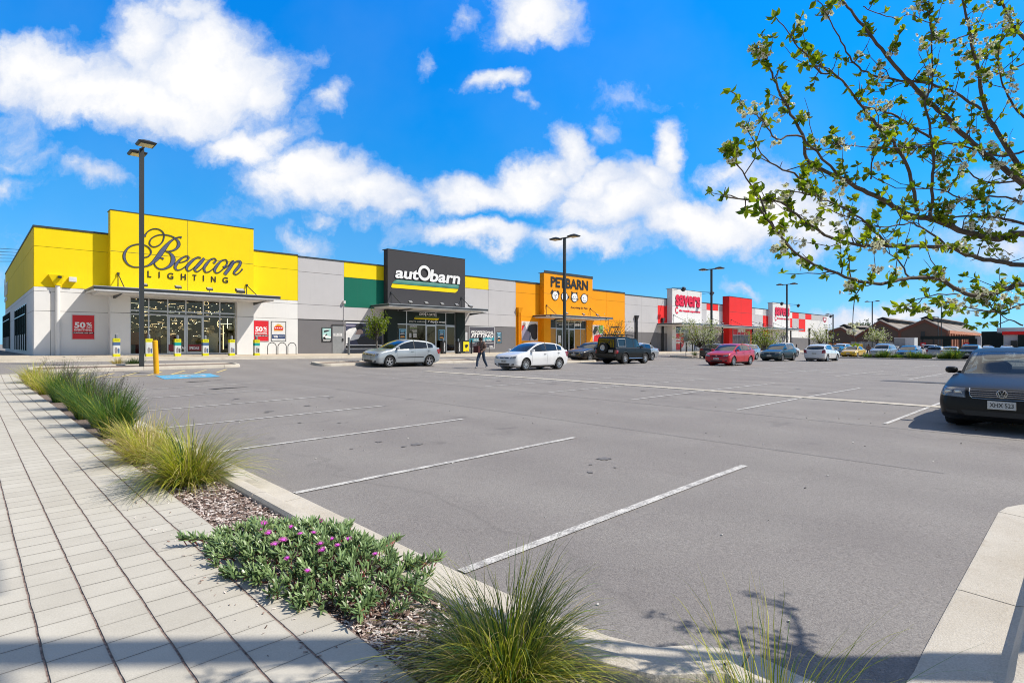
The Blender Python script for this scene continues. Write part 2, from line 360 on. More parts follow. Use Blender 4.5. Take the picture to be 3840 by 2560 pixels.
m = MB(); sheet(m, -9, 1.4, -6, 27.5, 0.12, PAVE, skirt=0.2); tag(m.build('paved_footpath'), 'pale concrete block footpath beside the garden bed', kind='structure')

b = NB('kerb_concrete'); P = b.pos()
c = b.ramp(b.noise(1.8, 6, 0.65, P), 0.3, 0.7, (0.44, 0.385, 0.31), (0.60, 0.555, 0.485))
c = b.mix(0.35, c, b.ramp(b.noise(90, 3, 0.6, P), 0.35, 0.65, (0.36, 0.33, 0.275), (0.66, 0.62, 0.555)))
st = b.n('ShaderNodeMapRange', {0: b.noise(4.5, 4, 0.7, P), 1: 0.60, 2: 0.75}).outputs[0]
c = b.mix(b.math('MULTIPLY', st, 0.5), c, (0.34, 0.26, 0.18)); b.bump(b.noise(120, 3, 0.6, P), 0.004)
KERB = b.fin(c, 0.85, spec=0.3)
def sweep(m, path, prof, mt, side=1, gap=0.012, seg=2.2, base=None, closed=False):
    """cross-section (inward offset, height) carried along a ground path, cast in bays with open joints"""
    pts = [Vector((p[0], p[1])) for p in path]; fine = [pts[0]]; s_acc = [0.0]
    for a, c_ in zip(pts, pts[1:]):
        k = max(1, int((c_ - a).length / 0.5))
        for i in range(1, k + 1): fine.append(a.lerp(c_, i / k)); s_acc.append(s_acc[-1] + (c_ - a).length / k)
    nrm = []
    for i in range(len(fine)):
        d = (fine[min(i + 1, len(fine) - 1)] - fine[max(0, i - 1)]).normalized(); nrm.append(Vector((-d.y, d.x)) * side)
    def P_(s):
        i = 0
        while i < len(s_acc) - 2 and s_acc[i + 1] < s: i += 1
        t = (s - s_acc[i]) / max(1e-6, s_acc[i + 1] - s_acc[i]); return fine[i].lerp(fine[i + 1], t), nrm[i].lerp(nrm[i + 1], t).normalized()
    tot = s_acc[-1]; nb = max(1, round(tot / seg)); L_ = tot / nb
    for k in range(nb):
        a, e = k * L_ + (gap / 2 if k else 0), (k + 1) * L_ - (gap / 2 if k < nb - 1 else 0); q = max(1, math.ceil((e - a) / 0.25))
        rings = []
        for i in range(q + 1):
            p, n_ = P_(lerp(a, e, i / q)); rings.append([(p.x + n_.x * d, p.y + n_.y * d, G(p.x + n_.x * d, p.y + n_.y * d) + h) for d, h in prof])
        w = len(prof); vs = [v for r in rings for v in r]
        fs = [(i * w + j, i * w + j + 1, (i + 1) * w + j + 1, (i + 1) * w + j) for i in range(q) for j in range(w - 1)]
        fs += [tuple(range(w)), tuple(q * w + j for j in reversed(range(w)))]
        if side < 0: fs = [tuple(reversed(f)) for f in fs]
        m.add(vs, [tuple(reversed(f)) for f in fs], mt)
KP = [(0, -.05), (0, .012), (.02, .016), (.28, .004), (.31, .012), (.335, .10), (.355, .135), (.40, .145), (.47, .145), (.49, .12), (.49, -.05)]
path = [(2.40, 27.4), (2.40, 20), (2.40, 12), (2.40, 6), (2.39, 3.0), (2.42, 1.9), (2.50, 1.58), (2.66, 1.47), (2.79, 1.34), (2.84, 1.16), (2.80, .95), (2.76, .78), (2.84, .64), (3.05, .59), (3.5, .6), (5, .6), (6.7, .6)]
for k in range(1, 8):
    a = R(90 - k * 26); path.append((6.75 + .62 * math.cos(a), -.02 + .62 * math.sin(a)))
path += [(6.6, -.66), (3, -.66 - .02)][:1]
m = MB(); sweep(m, path, KP, KERB, side=-1); tag(m.build('kerb_and_gutter', smooth=True), 'cream concrete kerb and gutter around the garden bed', kind='structure')
# ---- planting bed
b = NB('mulch_soil'); P = b.pos(); c = b.ramp(b.noise(70, 5, 0.7, P), 0.3, 0.7, (0.07, 0.045, 0.035), (0.36, 0.28, 0.23)); b.bump(b.noise(80, 4, 0.6, P), 0.02); SOIL = b.fin(c, 0.95)
b = NB('mulch_chips'); gi = b.n('ShaderNodeNewGeometry').outputs['Random Per Island']; CR = b.n('ShaderNodeValToRGB', {0: gi})
for p_, cl in ((0, (0.09, 0.05, 0.04)), (.2, (0.24, 0.15, 0.12)), (.5, (0.46, 0.37, 0.33)), (1, (0.78, 0.71, 0.66))):
    e = CR.color_ramp.elements.new(p_) if p_ not in (0, 1) else CR.color_ramp.elements[0 if p_ == 0 else -1]; e.color = (*cl, 1)
CHIP = b.fin(CR.outputs[0], 0.9)
m = MB(); sheet(m, 1.4, 1.93, -6, 27.4, 0.085, SOIL, .27, .5); sheet(m, 1.93, 2.45, .55, 1.05, 0.085, SOIL, .27, .5); sheet(m, 1.93, 6.6, -.62, .13, 0.085, SOIL, .5, .4)
sheet(m, 1.93, 6.0, -5, -.62, 0.085, SOIL, 1, 1); sheet(m, 1.93, 2.9, .13, .55, 0.085, SOIL, .4, .3)
tag(m.build('garden_bed_soil'), 'brown mulch covered soil of the garden bed', kind='structure')
m = MB()
def chip(x, y, z, s):
    a = random.uniform(0, 6.28); t = Vector((math.cos(a), math.sin(a), random.uniform(-.25, .35))).normalized(); w = Vector((-math.sin(a), math.cos(a), random.uniform(-.4, .4))).normalized()
    m.obox((x, y, z), t * s, w * s * random.uniform(.22, .4), t.cross(w).normalized() * s * .1, CHIP)
for i in range(15000):
    y = 1.0 + 9 * random.random() ** 1.6; x = random.uniform(1.37, 1.95); chip(x, y, G(x, y) + .088 + random.random() * .02, random.uniform(.006, .019) * (1 + y * .04))
for i in range(5000):
    x = random.uniform(1.4, 2.6) if random.random() < .6 else random.uniform(2.6, 6.5); y = random.uniform(-.1, 1.3) if x < 2.3 else random.uniform(-.6, .1); chip(x, y, G(x, y) + .088 + random.random() * .02, random.uniform(.006, .018))
for i in range(160):
    x = random.uniform(1.0, 1.42); y = random.uniform(1.4, 7); chip(x, y, G(x, y) + .124, random.uniform(.004, .012))
tag(m.build('bark_mulch'), 'loose grey brown bark mulch between the plants', kind='stuff')

# ---- painted lines and concrete drains
b = NB('road_paint'); P = b.pos(); n_ = b.noise(60, 4, 0.8, P); n3 = b.noise(7, 4, 0.6, P)
worn = b.n('ShaderNodeMapRange', {0: b.math('ADD', n_, b.math('MULTIPLY', n3, 0.55)), 1: 0.66, 2: 0.87}).outputs[0]
PAINT = b.fin(b.mix(b.math('SUBTRACT', 1.0, worn), (0.66, 0.645, 0.62), (0.25, 0.24, 0.235)), 0.8)
YPAINT = mat('yellow_road_paint', (0.62, 0.50, 0.22), 0.8, var=.3, scale=12)
def line(m, x0, y0, x1, y1, w, mt, dz=0.008):
    a = Vector((x0, y0)); e = Vector((x1, y1)); k = max(1, math.ceil((e - a).length / 0.5)); d = (e - a).normalized(); n_ = Vector((-d.y, d.x)) * w / 2
    q = [a.lerp(e, i / k) for i in range(k + 1)]
    m.add([(p.x + s * n_.x, p.y + s * n_.y, G(p.x + s * n_.x, p.y + s * n_.y) + dz) for p in q for s in (-1, 1)], [(2 * i, 2 * i + 2, 2 * i + 3, 2 * i + 1) for i in range(k)], mt)
K = 3840 / 2352
m = MB()
for (dx, dy) in ((1710, 1070), (1320, 1005), (1063, 963), (885, 932), (755, 910), (655, 893), (578, 880)):
    p = at(dx * K, dy * K); line(m, 2.42, p.y, p.x, p.y, .085, PAINT)
for k in range(8): line(m, 12.0, 2.65 + 2.74 * k, 21.2, 2.65 + 2.74 * k, .075, PAINT)
for k in range(-1, 8):
    line(m, 28.0, 2.65 + 2.74 * k, 36.5, 2.65 + 2.74 * k, .075, PAINT); line(m, 44, 2.65 + 2.74 * k, 52, 2.65 + 2.74 * k, .075, PAINT)
line(m, 32.2, -3, 32.2, 23, .2, PAINT, .010); line(m, 48.2, -6, 48.2, 21, .26, PAINT, .010)
tag(m.build('parking_lines'), 'worn white lines dividing the parking bays', kind='structure')
m = MB()
p0 = at(3100, 1497); XD = p0.x
sweep(m, [(XD, 22.6), (XD, 14), (XD, 2), (XD, -4)], [(-.2, -.03), (-.2, .016), (0, .007), (.2, .016), (.2, -.03)], KERB, side=-1, seg=2.6, gap=.03)
tag(m.build('concrete_drain'), 'long cream concrete drain strip across the car park', kind='structure')
# disabled bay: yellow hatching and blue panel
m = MB()
bl = [at(*q, ) for q in ((607, 1412), (637, 1420), (800, 1411), (775, 1404))]
BLUE = mat('blue_road_paint', (0.10, 0.36, 0.58), 0.8, var=.2, scale=8)
cx_ = sum(p.x for p in bl) / 4; cy_ = sum(p.y for p in bl) / 4
sheet(m, cx_ - 1.0, cx_ + 1.0, cy_ - .75, cy_ + .75, .010, BLUE, .5, .5)
for (r0, r1, ox, oy, a0, a1) in ((.30, .40, .25, 0, 0, 360),):
    k = 24
    vs = []; 
    for i in range(k + 1):
        a = R(lerp(a0, a1, i / k))
        for r_ in (r0, r1): x = cx_ + ox + math.cos(a) * r_; y = cy_ + oy + math.sin(a) * r_; vs.append((x, y, G(x, y) + .016))
    m.add(vs, [(2 * i, 2 * i + 1, 2 * i + 3, 2 * i + 2) for i in range(k)], PAINT)
line(m, cx_ - .55, cy_ + .05, cx_ + .1, cy_ + .05, .1, PAINT, .016); line(m, cx_ - .75, cy_ + .02, cx_ - .62, cy_ + .15, .16, PAINT, .016); line(m, cx_ - .25, cy_ + .05, cx_ - .2, cy_ + .35, .08, PAINT, .016)
HY0 = cy_ + .95; HY1 = cy_ + 2.2
for i in range(7):
    line(m, 2.7 + i * .85, HY0, 3.5 + i * .85, HY1, .09, YPAINT, .010)
line(m, 2.6, HY0 - .05, 7.2, HY0 - .05, .08, YPAINT, .010)
ZL = at(8, 1384)
for i in range(4): sheet(m, -1.9, 0.9, 28.2 + i * 1.0, 28.7 + i * 1.0, .008, PAINT, 1, .5)
tag(m.build('bay_markings'), 'blue disabled bay panel with yellow hatching beside it', kind='structure')
# tar patches and pit lids
m = MB(); TAR = mat('tar_patch', (0.045, 0.042, 0.045), 0.7)
for (px, py, rx, ry) in ((960, 1398+34, .5, .16), (880, 1402, .35, .12)):
    pass
for (px, py, rx, ry) in ((742, 1431, .45, .12), (862, 1455, .6, .13), (808, 1460, .1, .1)):
    p = at(px, py); k = 14; m.add([(p.x, p.y, G(p.x, p.y) + .009)] + [(p.x + rx * math.cos(a) * random.uniform(.8, 1.1), p.y + ry * math.sin(a) * random.uniform(.7, 1.2), G(p.x, p.y) + .009) for a in [6.283 * i / k for i in range(k)]], [(0, 1 + i, 1 + (i + 1) % k) for i in range(k)], TAR)
for (px, py) in ((3440, 1433),):
    p = at(px, py); m.box(p.x - .35, p.x + .35, p.y - 1.2, p.y + 1.2, p.z + .004, p.z + .012, TAR)
STN = mat('oil_stain', (0.150, 0.141, 0.140), .7, var=.25, scale=9); random.seed(4)
for k_ in range(46):
    px_, py_ = random.choice(((4.6, 4.3 + 2.74 * random.randint(0, 5)), (5.6, 4.3 + 2.74 * random.randint(0, 5)), (14.2, 4.0 + 2.74 * random.randint(-1, 6)), (18.6, 4.0 + 2.74 * random.randint(-1, 6)), (random.uniform(3, 30), random.uniform(1, 22)))); px_ += random.gauss(0, .35); py_ += random.gauss(0, .25); r_ = random.choice((.025, .04, .06, .09)); n_ = 16
    m.add([(px_ + .0, py_, G(px_, py_) + .0065)] + [(px_ + r_ * q_ * math.cos(a), py_ + r_ * q_ * math.sin(a), G(px_, py_) + .0065) for a, q_ in [(6.283 * i / n_, random.uniform(.6, 1.25)) for i in range(n_)]], [(0, 1 + i, 1 + (i + 1) % n_) for i in range(n_)], STN)
line(m, 11.55, 0, 11.58, 21, .022, STN, .0065); line(m, 8.1, 1.2, 8.2, 21, .014, STN, .0065); line(m, 23.4, -3, 23.5, 22, .03, STN, .0065)
tag(m.build('tar_patches'), 'dark tar repair patches on the asphalt', kind='structure')

# small things lying about: dead leaves, grit and scraps
random.seed(77); LIT = [mat('dry_leaf', (.16, .08, .03), .8), mat('pale_grit', (.62, .60, .56), .8), TAR, mat('pale_grit', (.62, .60, .56), .8)]
for k in range(90):
    x, y = random.uniform(2.6, 15) , random.uniform(.9, 14); s_ = random.uniform(.004, .008) * (1 + max(x, y) * .06); m = MB(); a = random.uniform(0, 6.28); m.obox((0, 0, s_ * .4), (s_ * math.cos(a), s_ * math.sin(a), s_ * .2), (-s_ * .6 * math.sin(a), s_ * .6 * math.cos(a), 0), (0, 0, s_ * .25), LIT[k % 4])
    if k == 0: LM = MB()
    LM.add([(v[0] + x, v[1] + y, v[2] + G(x, y) + .004) for v in m.v], m.f, LIT[k % 4])
tag(LM.build('ground_litter'), 'scattered grit and dead leaves on the asphalt', kind='stuff')

# ================================================================== the row of shops
Z1 = (0, 500, 1.7043); Z2 = (1050, 850, 2.4758); Z3 = (1850, 950, 2.767); Z4 = (2450, 1050, 3.36); ZB = (420, 820, 4.3556)
Z6 = (230, 1080, 2.6133); ZD = (1440, 1160, 6.5333); ZP = (1740, 1180, 5.7366); ZS = (2500, 1150, 6.72); ZL_ = (1040, 1160, 5.113); ZT = (2050, 1150, 3.136); ZF = (0, 0, 1)
def zp(fr, x, y, Y=YF): return onY(fr[0] + x / fr[2], fr[1] + y / fr[2], Y)
def FX(px, Y=YF): return onY(px, HY, Y).x
def wallmat(n, c, var=.05, rough=.75):
    if n in MATS: return MATS[n]
    b = NB(n); P = b.pos(); st = b.n('ShaderNodeMapping', {'Vector': P, 'Scale': (3.2, 3.2, .22)}); v = b.noise(.6, 5, .6, P); q = b.noise(1.6, 5, .65, st.outputs[0])
    cc_ = b.ramp(v, .25, .75, tuple(x * (1 - var) for x in c), tuple(min(1, x * (1 + var)) for x in c))
    cc_ = b.mix(b.n('ShaderNodeMapRange', {0: q, 1: .56, 2: .74, 3: 0.0, 4: .16}).outputs[0], cc_, tuple(x * .62 + .03 for x in c)); b.bump(b.noise(45, 3, .6, P), .002)
    MATS[n] = b.fin(cc_, rough, spec=.3); return MATS[n]
YEL = wallmat('yellow_wall_paint', (0.86, 0.64, 0.0)); WHT = wallmat('white_wall_paint', (0.74, 0.735, 0.73)); LGR = wallmat('light_grey_wall_paint', (0.50, 0.49, 0.505))
DGR = wallmat('dark_grey_paint_and_shade', (0.165, 0.16, 0.17)); GRN = wallmat('green_wall_paint', (0.0, 0.13, 0.085)); CHA = wallmat('charcoal_wall_paint', (0.050, 0.049, 0.055))  # the dark grey also paints tower shadows on the long store
ORA = wallmat('orange_wall_paint', (0.86, 0.33, 0.0)); RED = wallmat('red_wall_paint', (0.80, 0.022, 0.022)); CAP = mat('dark_capping', (0.035, 0.045, 0.05), .5); BGN = wallmat('black_green_cladding', (0.012, 0.022, 0.021))
JNT = mat('joint_dark', (0.05, 0.05, 0.05), .9); ALU = mat('aluminium', (0.55, 0.56, 0.58), .38, metal=.6, var=.05); SOF = mat('soffit_white', (0.62, 0.62, 0.62), .7)  # dark core colour that shows in the joints between panels
SIL = mat('silver_fascia', (0.58, 0.58, 0.59), .45, metal=.2); BLK = mat('black_metal', (0.018, 0.018, 0.02), .45); DKF = mat('dark_fascia', (0.03, 0.035, 0.04), .45)
INK = mat('black_lettering', (0.012, 0.012, 0.014), .5); SLT = mat('slate_blue_lettering', (0.085, 0.10, 0.19), .45); LWH = mat('white_lettering', (0.80, 0.80, 0.80), .5, var=.02)
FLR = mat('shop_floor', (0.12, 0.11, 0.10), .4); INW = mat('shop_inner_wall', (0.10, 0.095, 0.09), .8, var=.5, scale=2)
def glassmat(name, tint, refl=1.0, rough=0.02, body=0.0, bcol=(0.01, 0.012, 0.014)):
    b = NB(name); t = b.t; t.nodes.remove(b.b)
    tr = b.n('ShaderNodeBsdfTransparent', {0: (*tint, 1)}); gl = b.n('ShaderNodeBsdfGlossy', {0: (1, 1, 1, 1), 'Roughness': rough})
    df = b.n('ShaderNodeBsdfDiffuse', {0: (*bcol, 1)}); m1 = b.n('ShaderNodeMixShader', {0: body}); b.l(tr.outputs[0], m1.inputs[1]); b.l(df.outputs[0], m1.inputs[2])
    ge = b.n('ShaderNodeNewGeometry'); dt = b.n('ShaderNodeVectorMath', {0: ge.outputs['Normal'], 1: ge.outputs['Incoming']}, operation='DOT_PRODUCT')
    om = b.math('SUBTRACT', 1.0, b.math('ABSOLUTE', dt.outputs['Value']), True); sch = b.math('ADD', b.math('MULTIPLY', b.math('POWER', om, 5.0), 0.93), 0.055); mm = b.math('MULTIPLY', sch, refl, True)
    ms = b.n('ShaderNodeMixShader', {0: mm}); b.l(m1.outputs[0], ms.inputs[1]); b.l(gl.outputs[0], ms.inputs[2]); b.l(ms.outputs[0], b.o.inputs['Surface']); return b.m
GLS = glassmat('shop_glass', (0.60, 0.64, 0.60), .75)
def emis(name, col, s):
    b = NB(name); b.b.inputs['Base Color'].default_value = (*col, 1); b.b.inputs['Emission Color'].default_value = (*col, 1); b.b.inputs['Emission Strength'].default_value = s; return b.m
LAMP = emis('warm_bulb', (1.0, 0.66, 0.36), 7); LAMPW = emis('white_bulb', (1.0, 0.90, 0.74), 4)

def part(mb, name, root, label=None, smooth=False, under=None):
    o = mb.build(name, under or root, None if under else -root.location, smooth)
    if label: o['label'] = label
    return o
def shop(name, X, label): return empty(name, (X, YF, zb(X)), label, 'shop')
def panels(m, lst, Y=YF, th=.16, gap=.011):
    for (x0, x1, z0, z1, mt) in lst: m.box(x0 + gap, x1 - gap, Y, Y + th, EYE + z0 + gap, EYE + z1 - gap, mt)
def wall(root, x0, x1, ztop, lst, depth=30, cap=.10):
    m = MB()
    lo = min(zb(x0), zb(x1)) - .4
    m.box(x0, x1, YF + .03, YF + depth, lo, EYE + ztop - .02, JNT)
    panels(m, [(a, b_, (-5 if z0 is None else z0), z1, mt) if z0 is not None else (a, b_, lo - EYE, z1, mt) for (a, b_, z0, z1, mt) in lst])
    part(m, 'wall', root)
    m = MB(); m.box(x0 - .02, x1 + .0, YF - .035, YF + .22, EYE + ztop - .01, EYE + ztop + cap, CAP); part(m, 'parapet_capping', root)
def put_px(mb, txt, fr, xl, yt, yb_, xr, Y, mt, off=.02, th=.02, **k):
    a = zp(fr, xl, yb_, Y - off); t_ = zp(fr, xl, yt, Y - off); r_ = zp(fr, xr, yb_, Y - off)
    put_text(mb, txt, a, (1, 0, 0), (0, 0, 1), r_.x - a.x, t_.z - a.z, mt, th, **k)
def quad(mb, fr, xl, yt, yb_, xr, Y, mt, off=.02, th=.02):
    a = zp(fr, xl, yb_, Y - off); t_ = zp(fr, xl, yt, Y - off); r_ = zp(fr, xr, yb_, Y - off)
    mb.box(a.x, r_.x, Y - off - th, Y - off, a.z, t_.z, mt)
def polyp(mb, fr, pts, Y, mt, off=.03, th=.006):
    P = [zp(fr, x, y, Y - off) for x, y in pts]
    M = Matrix(((1, 0, 0, 0), (0, 0, -1, Y - off), (0, 1, 0, 0), (0, 0, 0, 1)))
    mb.prism([(p.x, p.z) for p in P], th, mt, M)
def disc(mb, cx, cz, rx, rz, Y, mt, th=.01, n=28, hole=0.0, a0=0, a1=360):
    M = Matrix(((1, 0, 0, 0), (0, 0, -1, Y), (0, 1, 0, 0), (0, 0, 0, 1)))
    A = [R(lerp(a0, a1, i / n)) for i in range(n + (1 if hole or a1 - a0 < 360 else 0))]
    if hole: poly = [(cx + rx * math.cos(a), cz + rz * math.sin(a)) for a in A] + [(cx + rx * hole * math.cos(a), cz + rz * hole * math.sin(a)) for a in reversed(A)]
    else: poly = [(cx + rx * math.cos(a), cz + rz * math.sin(a)) for a in A]
    mb.prism(poly, th, mt, M)
def catmull(P, k=6):
    out = []
    for i in range(len(P) - 1):
        p0, p1, p2, p3 = P[max(0, i - 1)], P[i], P[i + 1], P[min(len(P) - 1, i + 2)]
        for j in range(k):
            t = j / k
            out.append(tuple(0.5 * (2 * b_ + (c - a) * t + (2 * a - 5 * b_ + 4 * c - d) * t * t + (-a + 3 * b_ - 3 * c + d) * t ** 3) for a, b_, c, d in zip(p0, p1, p2, p3)))
    out.append(tuple(P[-1])); return out
def stroke(mb, fr, pts, Y, mt, off=.03, th=.02, grow=0.0, k=6, minw=6):
    """brush stroke: points (x, y, width) in zoom pixels, laid on the sign plane"""
    C = catmull(pts, k); W3 = [zp(fr, x, y, Y - off) for x, y, w in C]; n = len(C); vs = []
    for i, p in enumerate(W3):
        d = (W3[min(n - 1, i + 1)] - W3[max(0, i - 1)]); d = Vector((d.x, 0, d.z)).normalized(); nr = Vector((-d.z, 0, d.x))
        u = p.dot(FW) / FOC / fr[2]; w = max(minw, C[i][2] + grow) * u / 2
        for s in (-1, 1):
            q = p + nr * w * s; vs += [q, q + Vector((0, -th, 0))]
    fs = []
    for i in range(n - 1):
        a = i * 4; b_ = a + 4
        fs += [(a + 1, b_ + 1, b_ + 3, a + 3), (a, a + 1, b_ + 1, b_), (a + 2, b_ + 2, b_ + 3, a + 3)]
    fs += [(0, 1, 3, 2), ((n - 1) * 4, (n - 1) * 4 + 1, (n - 1) * 4 + 3, (n - 1) * 4 + 2)]
    mb.add(vs, fs, mt)
def floodlight(name, root, p, s=.17, arm=(0, .0, 0)):
    m = MB(); p = Vector(p); ax = Vector((1, 0, 0)) * s; az = Vector((0, -.5, .86)).normalized() * s * .28; ay = Vector((0, .86, .5)).normalized() * s * .75
    m.obox(p + Vector((0, 0, .22)), ax, ay, az, BLK); m.tube([p, p + Vector((0, 0, .2))], .018, BLK, 6)
    m.obox(p + Vector((0, 0, .22)) + az * 1.15 , ax * .85, ay * .8, az * .12, ALU)
    return part(m, 'floodlight', root)
def canopy(root, x0, x1, yfront, z, th=.33, lights=(), ties=(), beams=(), slab=SIL):
    m = MB(); zt = EYE + z
    m.box(x0, x1, yfront, YF - .003, zt - th * .55, zt - .02, SOF)
    m.box(x0 + .3, x1 - .3, yfront + .3, YF - .003, zt - th, zt - th * .55, SOF)
    part(m, 'canopy_slab', root)
    m = MB(); m.box(x0 - .03, x1 + .03, yfront - .03, YF - .003, zt - .02, zt + .015, ALU); m.box(x0 - .02, x1 + .02, yfront - .03, yfront - .002, zt - .17, zt - .02, DKF)
    m.box(x0 - .01, x1 + .01, yfront - .02, yfront - .002, zt - th * .78, zt - .172, slab); m.box(x0 - .03, x0 - .002, yfront - .03, YF - .003, zt - .17, zt - .02, DKF); m.box(x1 + .002, x1 + .03, yfront - .03, YF - .003, zt - .17, zt - .02, DKF)
    m.box(x0 - .02, x0 - .002, yfront, YF - .003, zt - th * .72, zt - .172, slab)
    part(m, 'fascia', root)
    for bx in beams:
        m = MB(); m.add([(bx - .05, yfront + .35, zt - th - .002), (bx + .05, yfront + .35, zt - th - .002), (bx + .05, YF - .05, zt - th - .002), (bx - .05, YF - .05, zt - th - .002), (bx - .05, yfront + .35, zt - th - .03), (bx + .05, yfront + .35, zt - th - .03), (bx + .05, YF - .05, zt - th - .2), (bx - .05, YF - .05, zt - th - .2)],
              [(0, 1, 2, 3), (4, 7, 6, 5), (0, 4, 5, 1), (1, 5, 6, 2), (2, 6, 7, 3), (3, 7, 4, 0)], DKF); part(m, 'bracket', root)
    for lx in lights: floodlight('floodlight', root, (lx, yfront + .25, zt + .01))
    for (tx, yw, zw) in ties:
        m = MB(); m.tube([(tx, yw, EYE + zw), (tx - .02, yfront + .5, zt + .02)], .03, DKF, 6); m.tube([(tx, yw, EYE + zw), (tx, yw - .02, zt + .02)], .02, DKF, 6)
        m.box(tx - .06, tx + .06, yw - .1, yw, EYE + zw - .07, EYE + zw + .07, DKF); part(m, 'tie_rod', root)
def block(root, pxa, pxb, pr, ztop, mt, opening=None, low=None, lowz=None, joints=(), name='sign_tower', side=None, capm=None):
    """projecting tower: corners given on its own front plane; returns (X0, X1, Y)"""
    Y = YF - pr; x0, x1 = FX(pxa, Y), FX(pxb, Y); m = MB(); lo = zb(x1) - .5; zt = EYE + ztop
    lz = lowz if lowz is not None else None
    def col(a, c, z0, z1):
        if lz is not None and z0 < EYE + lz < z1:
            m.box(a, c, Y, YF - .004, z0, EYE + lz - .01, low); m.box(a + .0, c - .0, Y, YF - .004, EYE + lz, z1, mt)
        else: m.box(a, c, Y, YF - .004, z0, z1, mt)
    if opening:
        ox0, ox1, oz = opening; col(x0, ox0, lo, zt); col(ox1, x1, lo, zt)
        if lz is not None and lz > oz: m.box(ox0, ox1, Y, YF - .004, EYE + oz, EYE + lz - .01, low); m.box(ox0, ox1, Y, YF - .004, EYE + lz, zt, mt)
        else: m.box(ox0, ox1, Y, YF - .004, EYE + oz, zt, mt)
    else: col(x0, x1, lo, zt)
    for jx in joints:
        if jx[0] == 'v': m.box(jx[1] - .012, jx[1] + .012, Y - .002, Y + .01, EYE + jx[2], zt - .01, JNT)
        else: m.box(x0 + .01, x1 - .01, Y - .002, Y + .01, EYE + jx[1] - .012, EYE + jx[1] + .012, JNT)
    m.box(x0 - .02, x1 + .02, Y - .02, YF + .2, zt + .003, zt + .05, capm or CAP)
    o = part(m, name, root); return x0, x1, Y, o
def glazing(root, x0, x1, Y, zbot, ztop, mull, trans=(), doors=(), fr=ALU, depth=8.0, kick=.12, fill=None):
    """shopfront: frame, panes and doors in one plane, with a room behind"""
    w = .035; m = MB()
    for i, x in enumerate([x0 + w] + list(mull) + [x1 - w]): m.box(x - w, x + w, Y, Y + .09, zbot, ztop, fr)
    for z in [zbot + .04, ztop - .04] + list(trans): m.box(x0 + .003, x1 - .003, Y + .004, Y + .086, z - .04, z + .04, fr)
    part(m, 'window_frame', root)
    e = [x0] + list(mull) + [x1]; rows = [zbot] + [t for t in trans] + [ztop]
    for i in range(len(e) - 1):
        if i in doors:
            m = MB(); a, c = e[i] + .04, e[i + 1] - .04; zt = rows[1] - .05
            for q in (a + .03, c - .03): m.box(q - .035, q + .035, Y - .03, Y + .02, zbot + .02, zt, fr)
            m.box(a, c, Y - .028, Y + .018, zbot + .02, zbot + .16, fr); m.box(a, c, Y - .028, Y + .018, zt - .08, zt, fr)
            m.box(a + .06, c - .06, Y - .01, Y + .0, zbot + .16, zt - .08, GLS); part(m, 'door', root)
        for j in range(len(rows) - 1):
            if i in doors and j == 0: continue
            m = MB(); mt = fill.get((i, j), GLS) if fill else GLS
            m.box(e[i] + .03, e[i + 1] - .03, Y + .04, Y + .05, rows[j] + .03, rows[j + 1] - .03, mt); part(m, 'window_pane', root)
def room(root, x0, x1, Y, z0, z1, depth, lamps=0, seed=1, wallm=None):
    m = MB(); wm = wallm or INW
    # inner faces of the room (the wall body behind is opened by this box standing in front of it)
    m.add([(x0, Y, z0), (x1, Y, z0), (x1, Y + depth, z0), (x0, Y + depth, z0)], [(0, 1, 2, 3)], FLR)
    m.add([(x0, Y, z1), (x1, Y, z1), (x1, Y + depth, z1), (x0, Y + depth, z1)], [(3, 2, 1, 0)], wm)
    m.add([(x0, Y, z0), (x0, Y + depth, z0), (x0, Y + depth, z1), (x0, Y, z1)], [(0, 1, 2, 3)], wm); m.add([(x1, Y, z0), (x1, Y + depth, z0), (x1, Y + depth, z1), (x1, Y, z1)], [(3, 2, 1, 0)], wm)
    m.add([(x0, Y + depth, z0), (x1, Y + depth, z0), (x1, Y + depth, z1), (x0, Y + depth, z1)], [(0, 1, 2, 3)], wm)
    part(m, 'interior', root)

# ---------------------------------------------------------------- 1: the yellow lighting shop on the corner
random.seed(11)
J1, YB, J2, J3 = 5.45, 3.2, 2.96, 1.86
XA = FX(127); XB = FX(1117)
r1 = shop('lighting_shop', XA, 'yellow and white corner shop with a big looping script sign over glazed doors')
PR = .71; YS = YF - PR; bx0, bx1 = FX(414, YS), FX(951, YS)
gx0, gx1 = zp(Z1, 832, 1300, YS).x, zp(Z1, 1516, 1300, YS).x
m = MB(); lo = zb(XB) - .4
# wall built round the shop window opening
m.box(XA, gx0, YF + .03, YF + 30, lo, EYE + 6.5, JNT); m.box(gx1, XB, YF + .03, YF + 30, lo, EYE + 6.5, JNT); m.box(gx0, gx1, YF + .03, YF + 30, EYE + 2.9, EYE + 6.5, JNT); m.box(gx0, gx1, YF + 9.2, YF + 30, lo, EYE + 2.9, JNT)
xs_ = [(XA, FX(212)), (FX(212), bx0 + .4), (bx1 - .4, XB)]
L1 = []
for (a, c) in ((XA, bx0 + .3), (bx1 - .3, XB)):
    L1 += [(a, c, YB, J1, YEL), (a, c, J1, 6.5, YEL), (a, c, J2, YB - .0, WHT)]
L1 += [(XA, FX(190), J3, J2, WHT), (FX(190), bx0 + .3, J3, J2, WHT), (XA, FX(190), lo - EYE, J3, WHT), (FX(190), bx0 + .3, lo - EYE, J3, WHT), (bx1 - .3, XB, J3, J2, WHT), (bx1 - .3, XB, lo - EYE, J3, WHT)]
panels(m, L1, gap=.010)
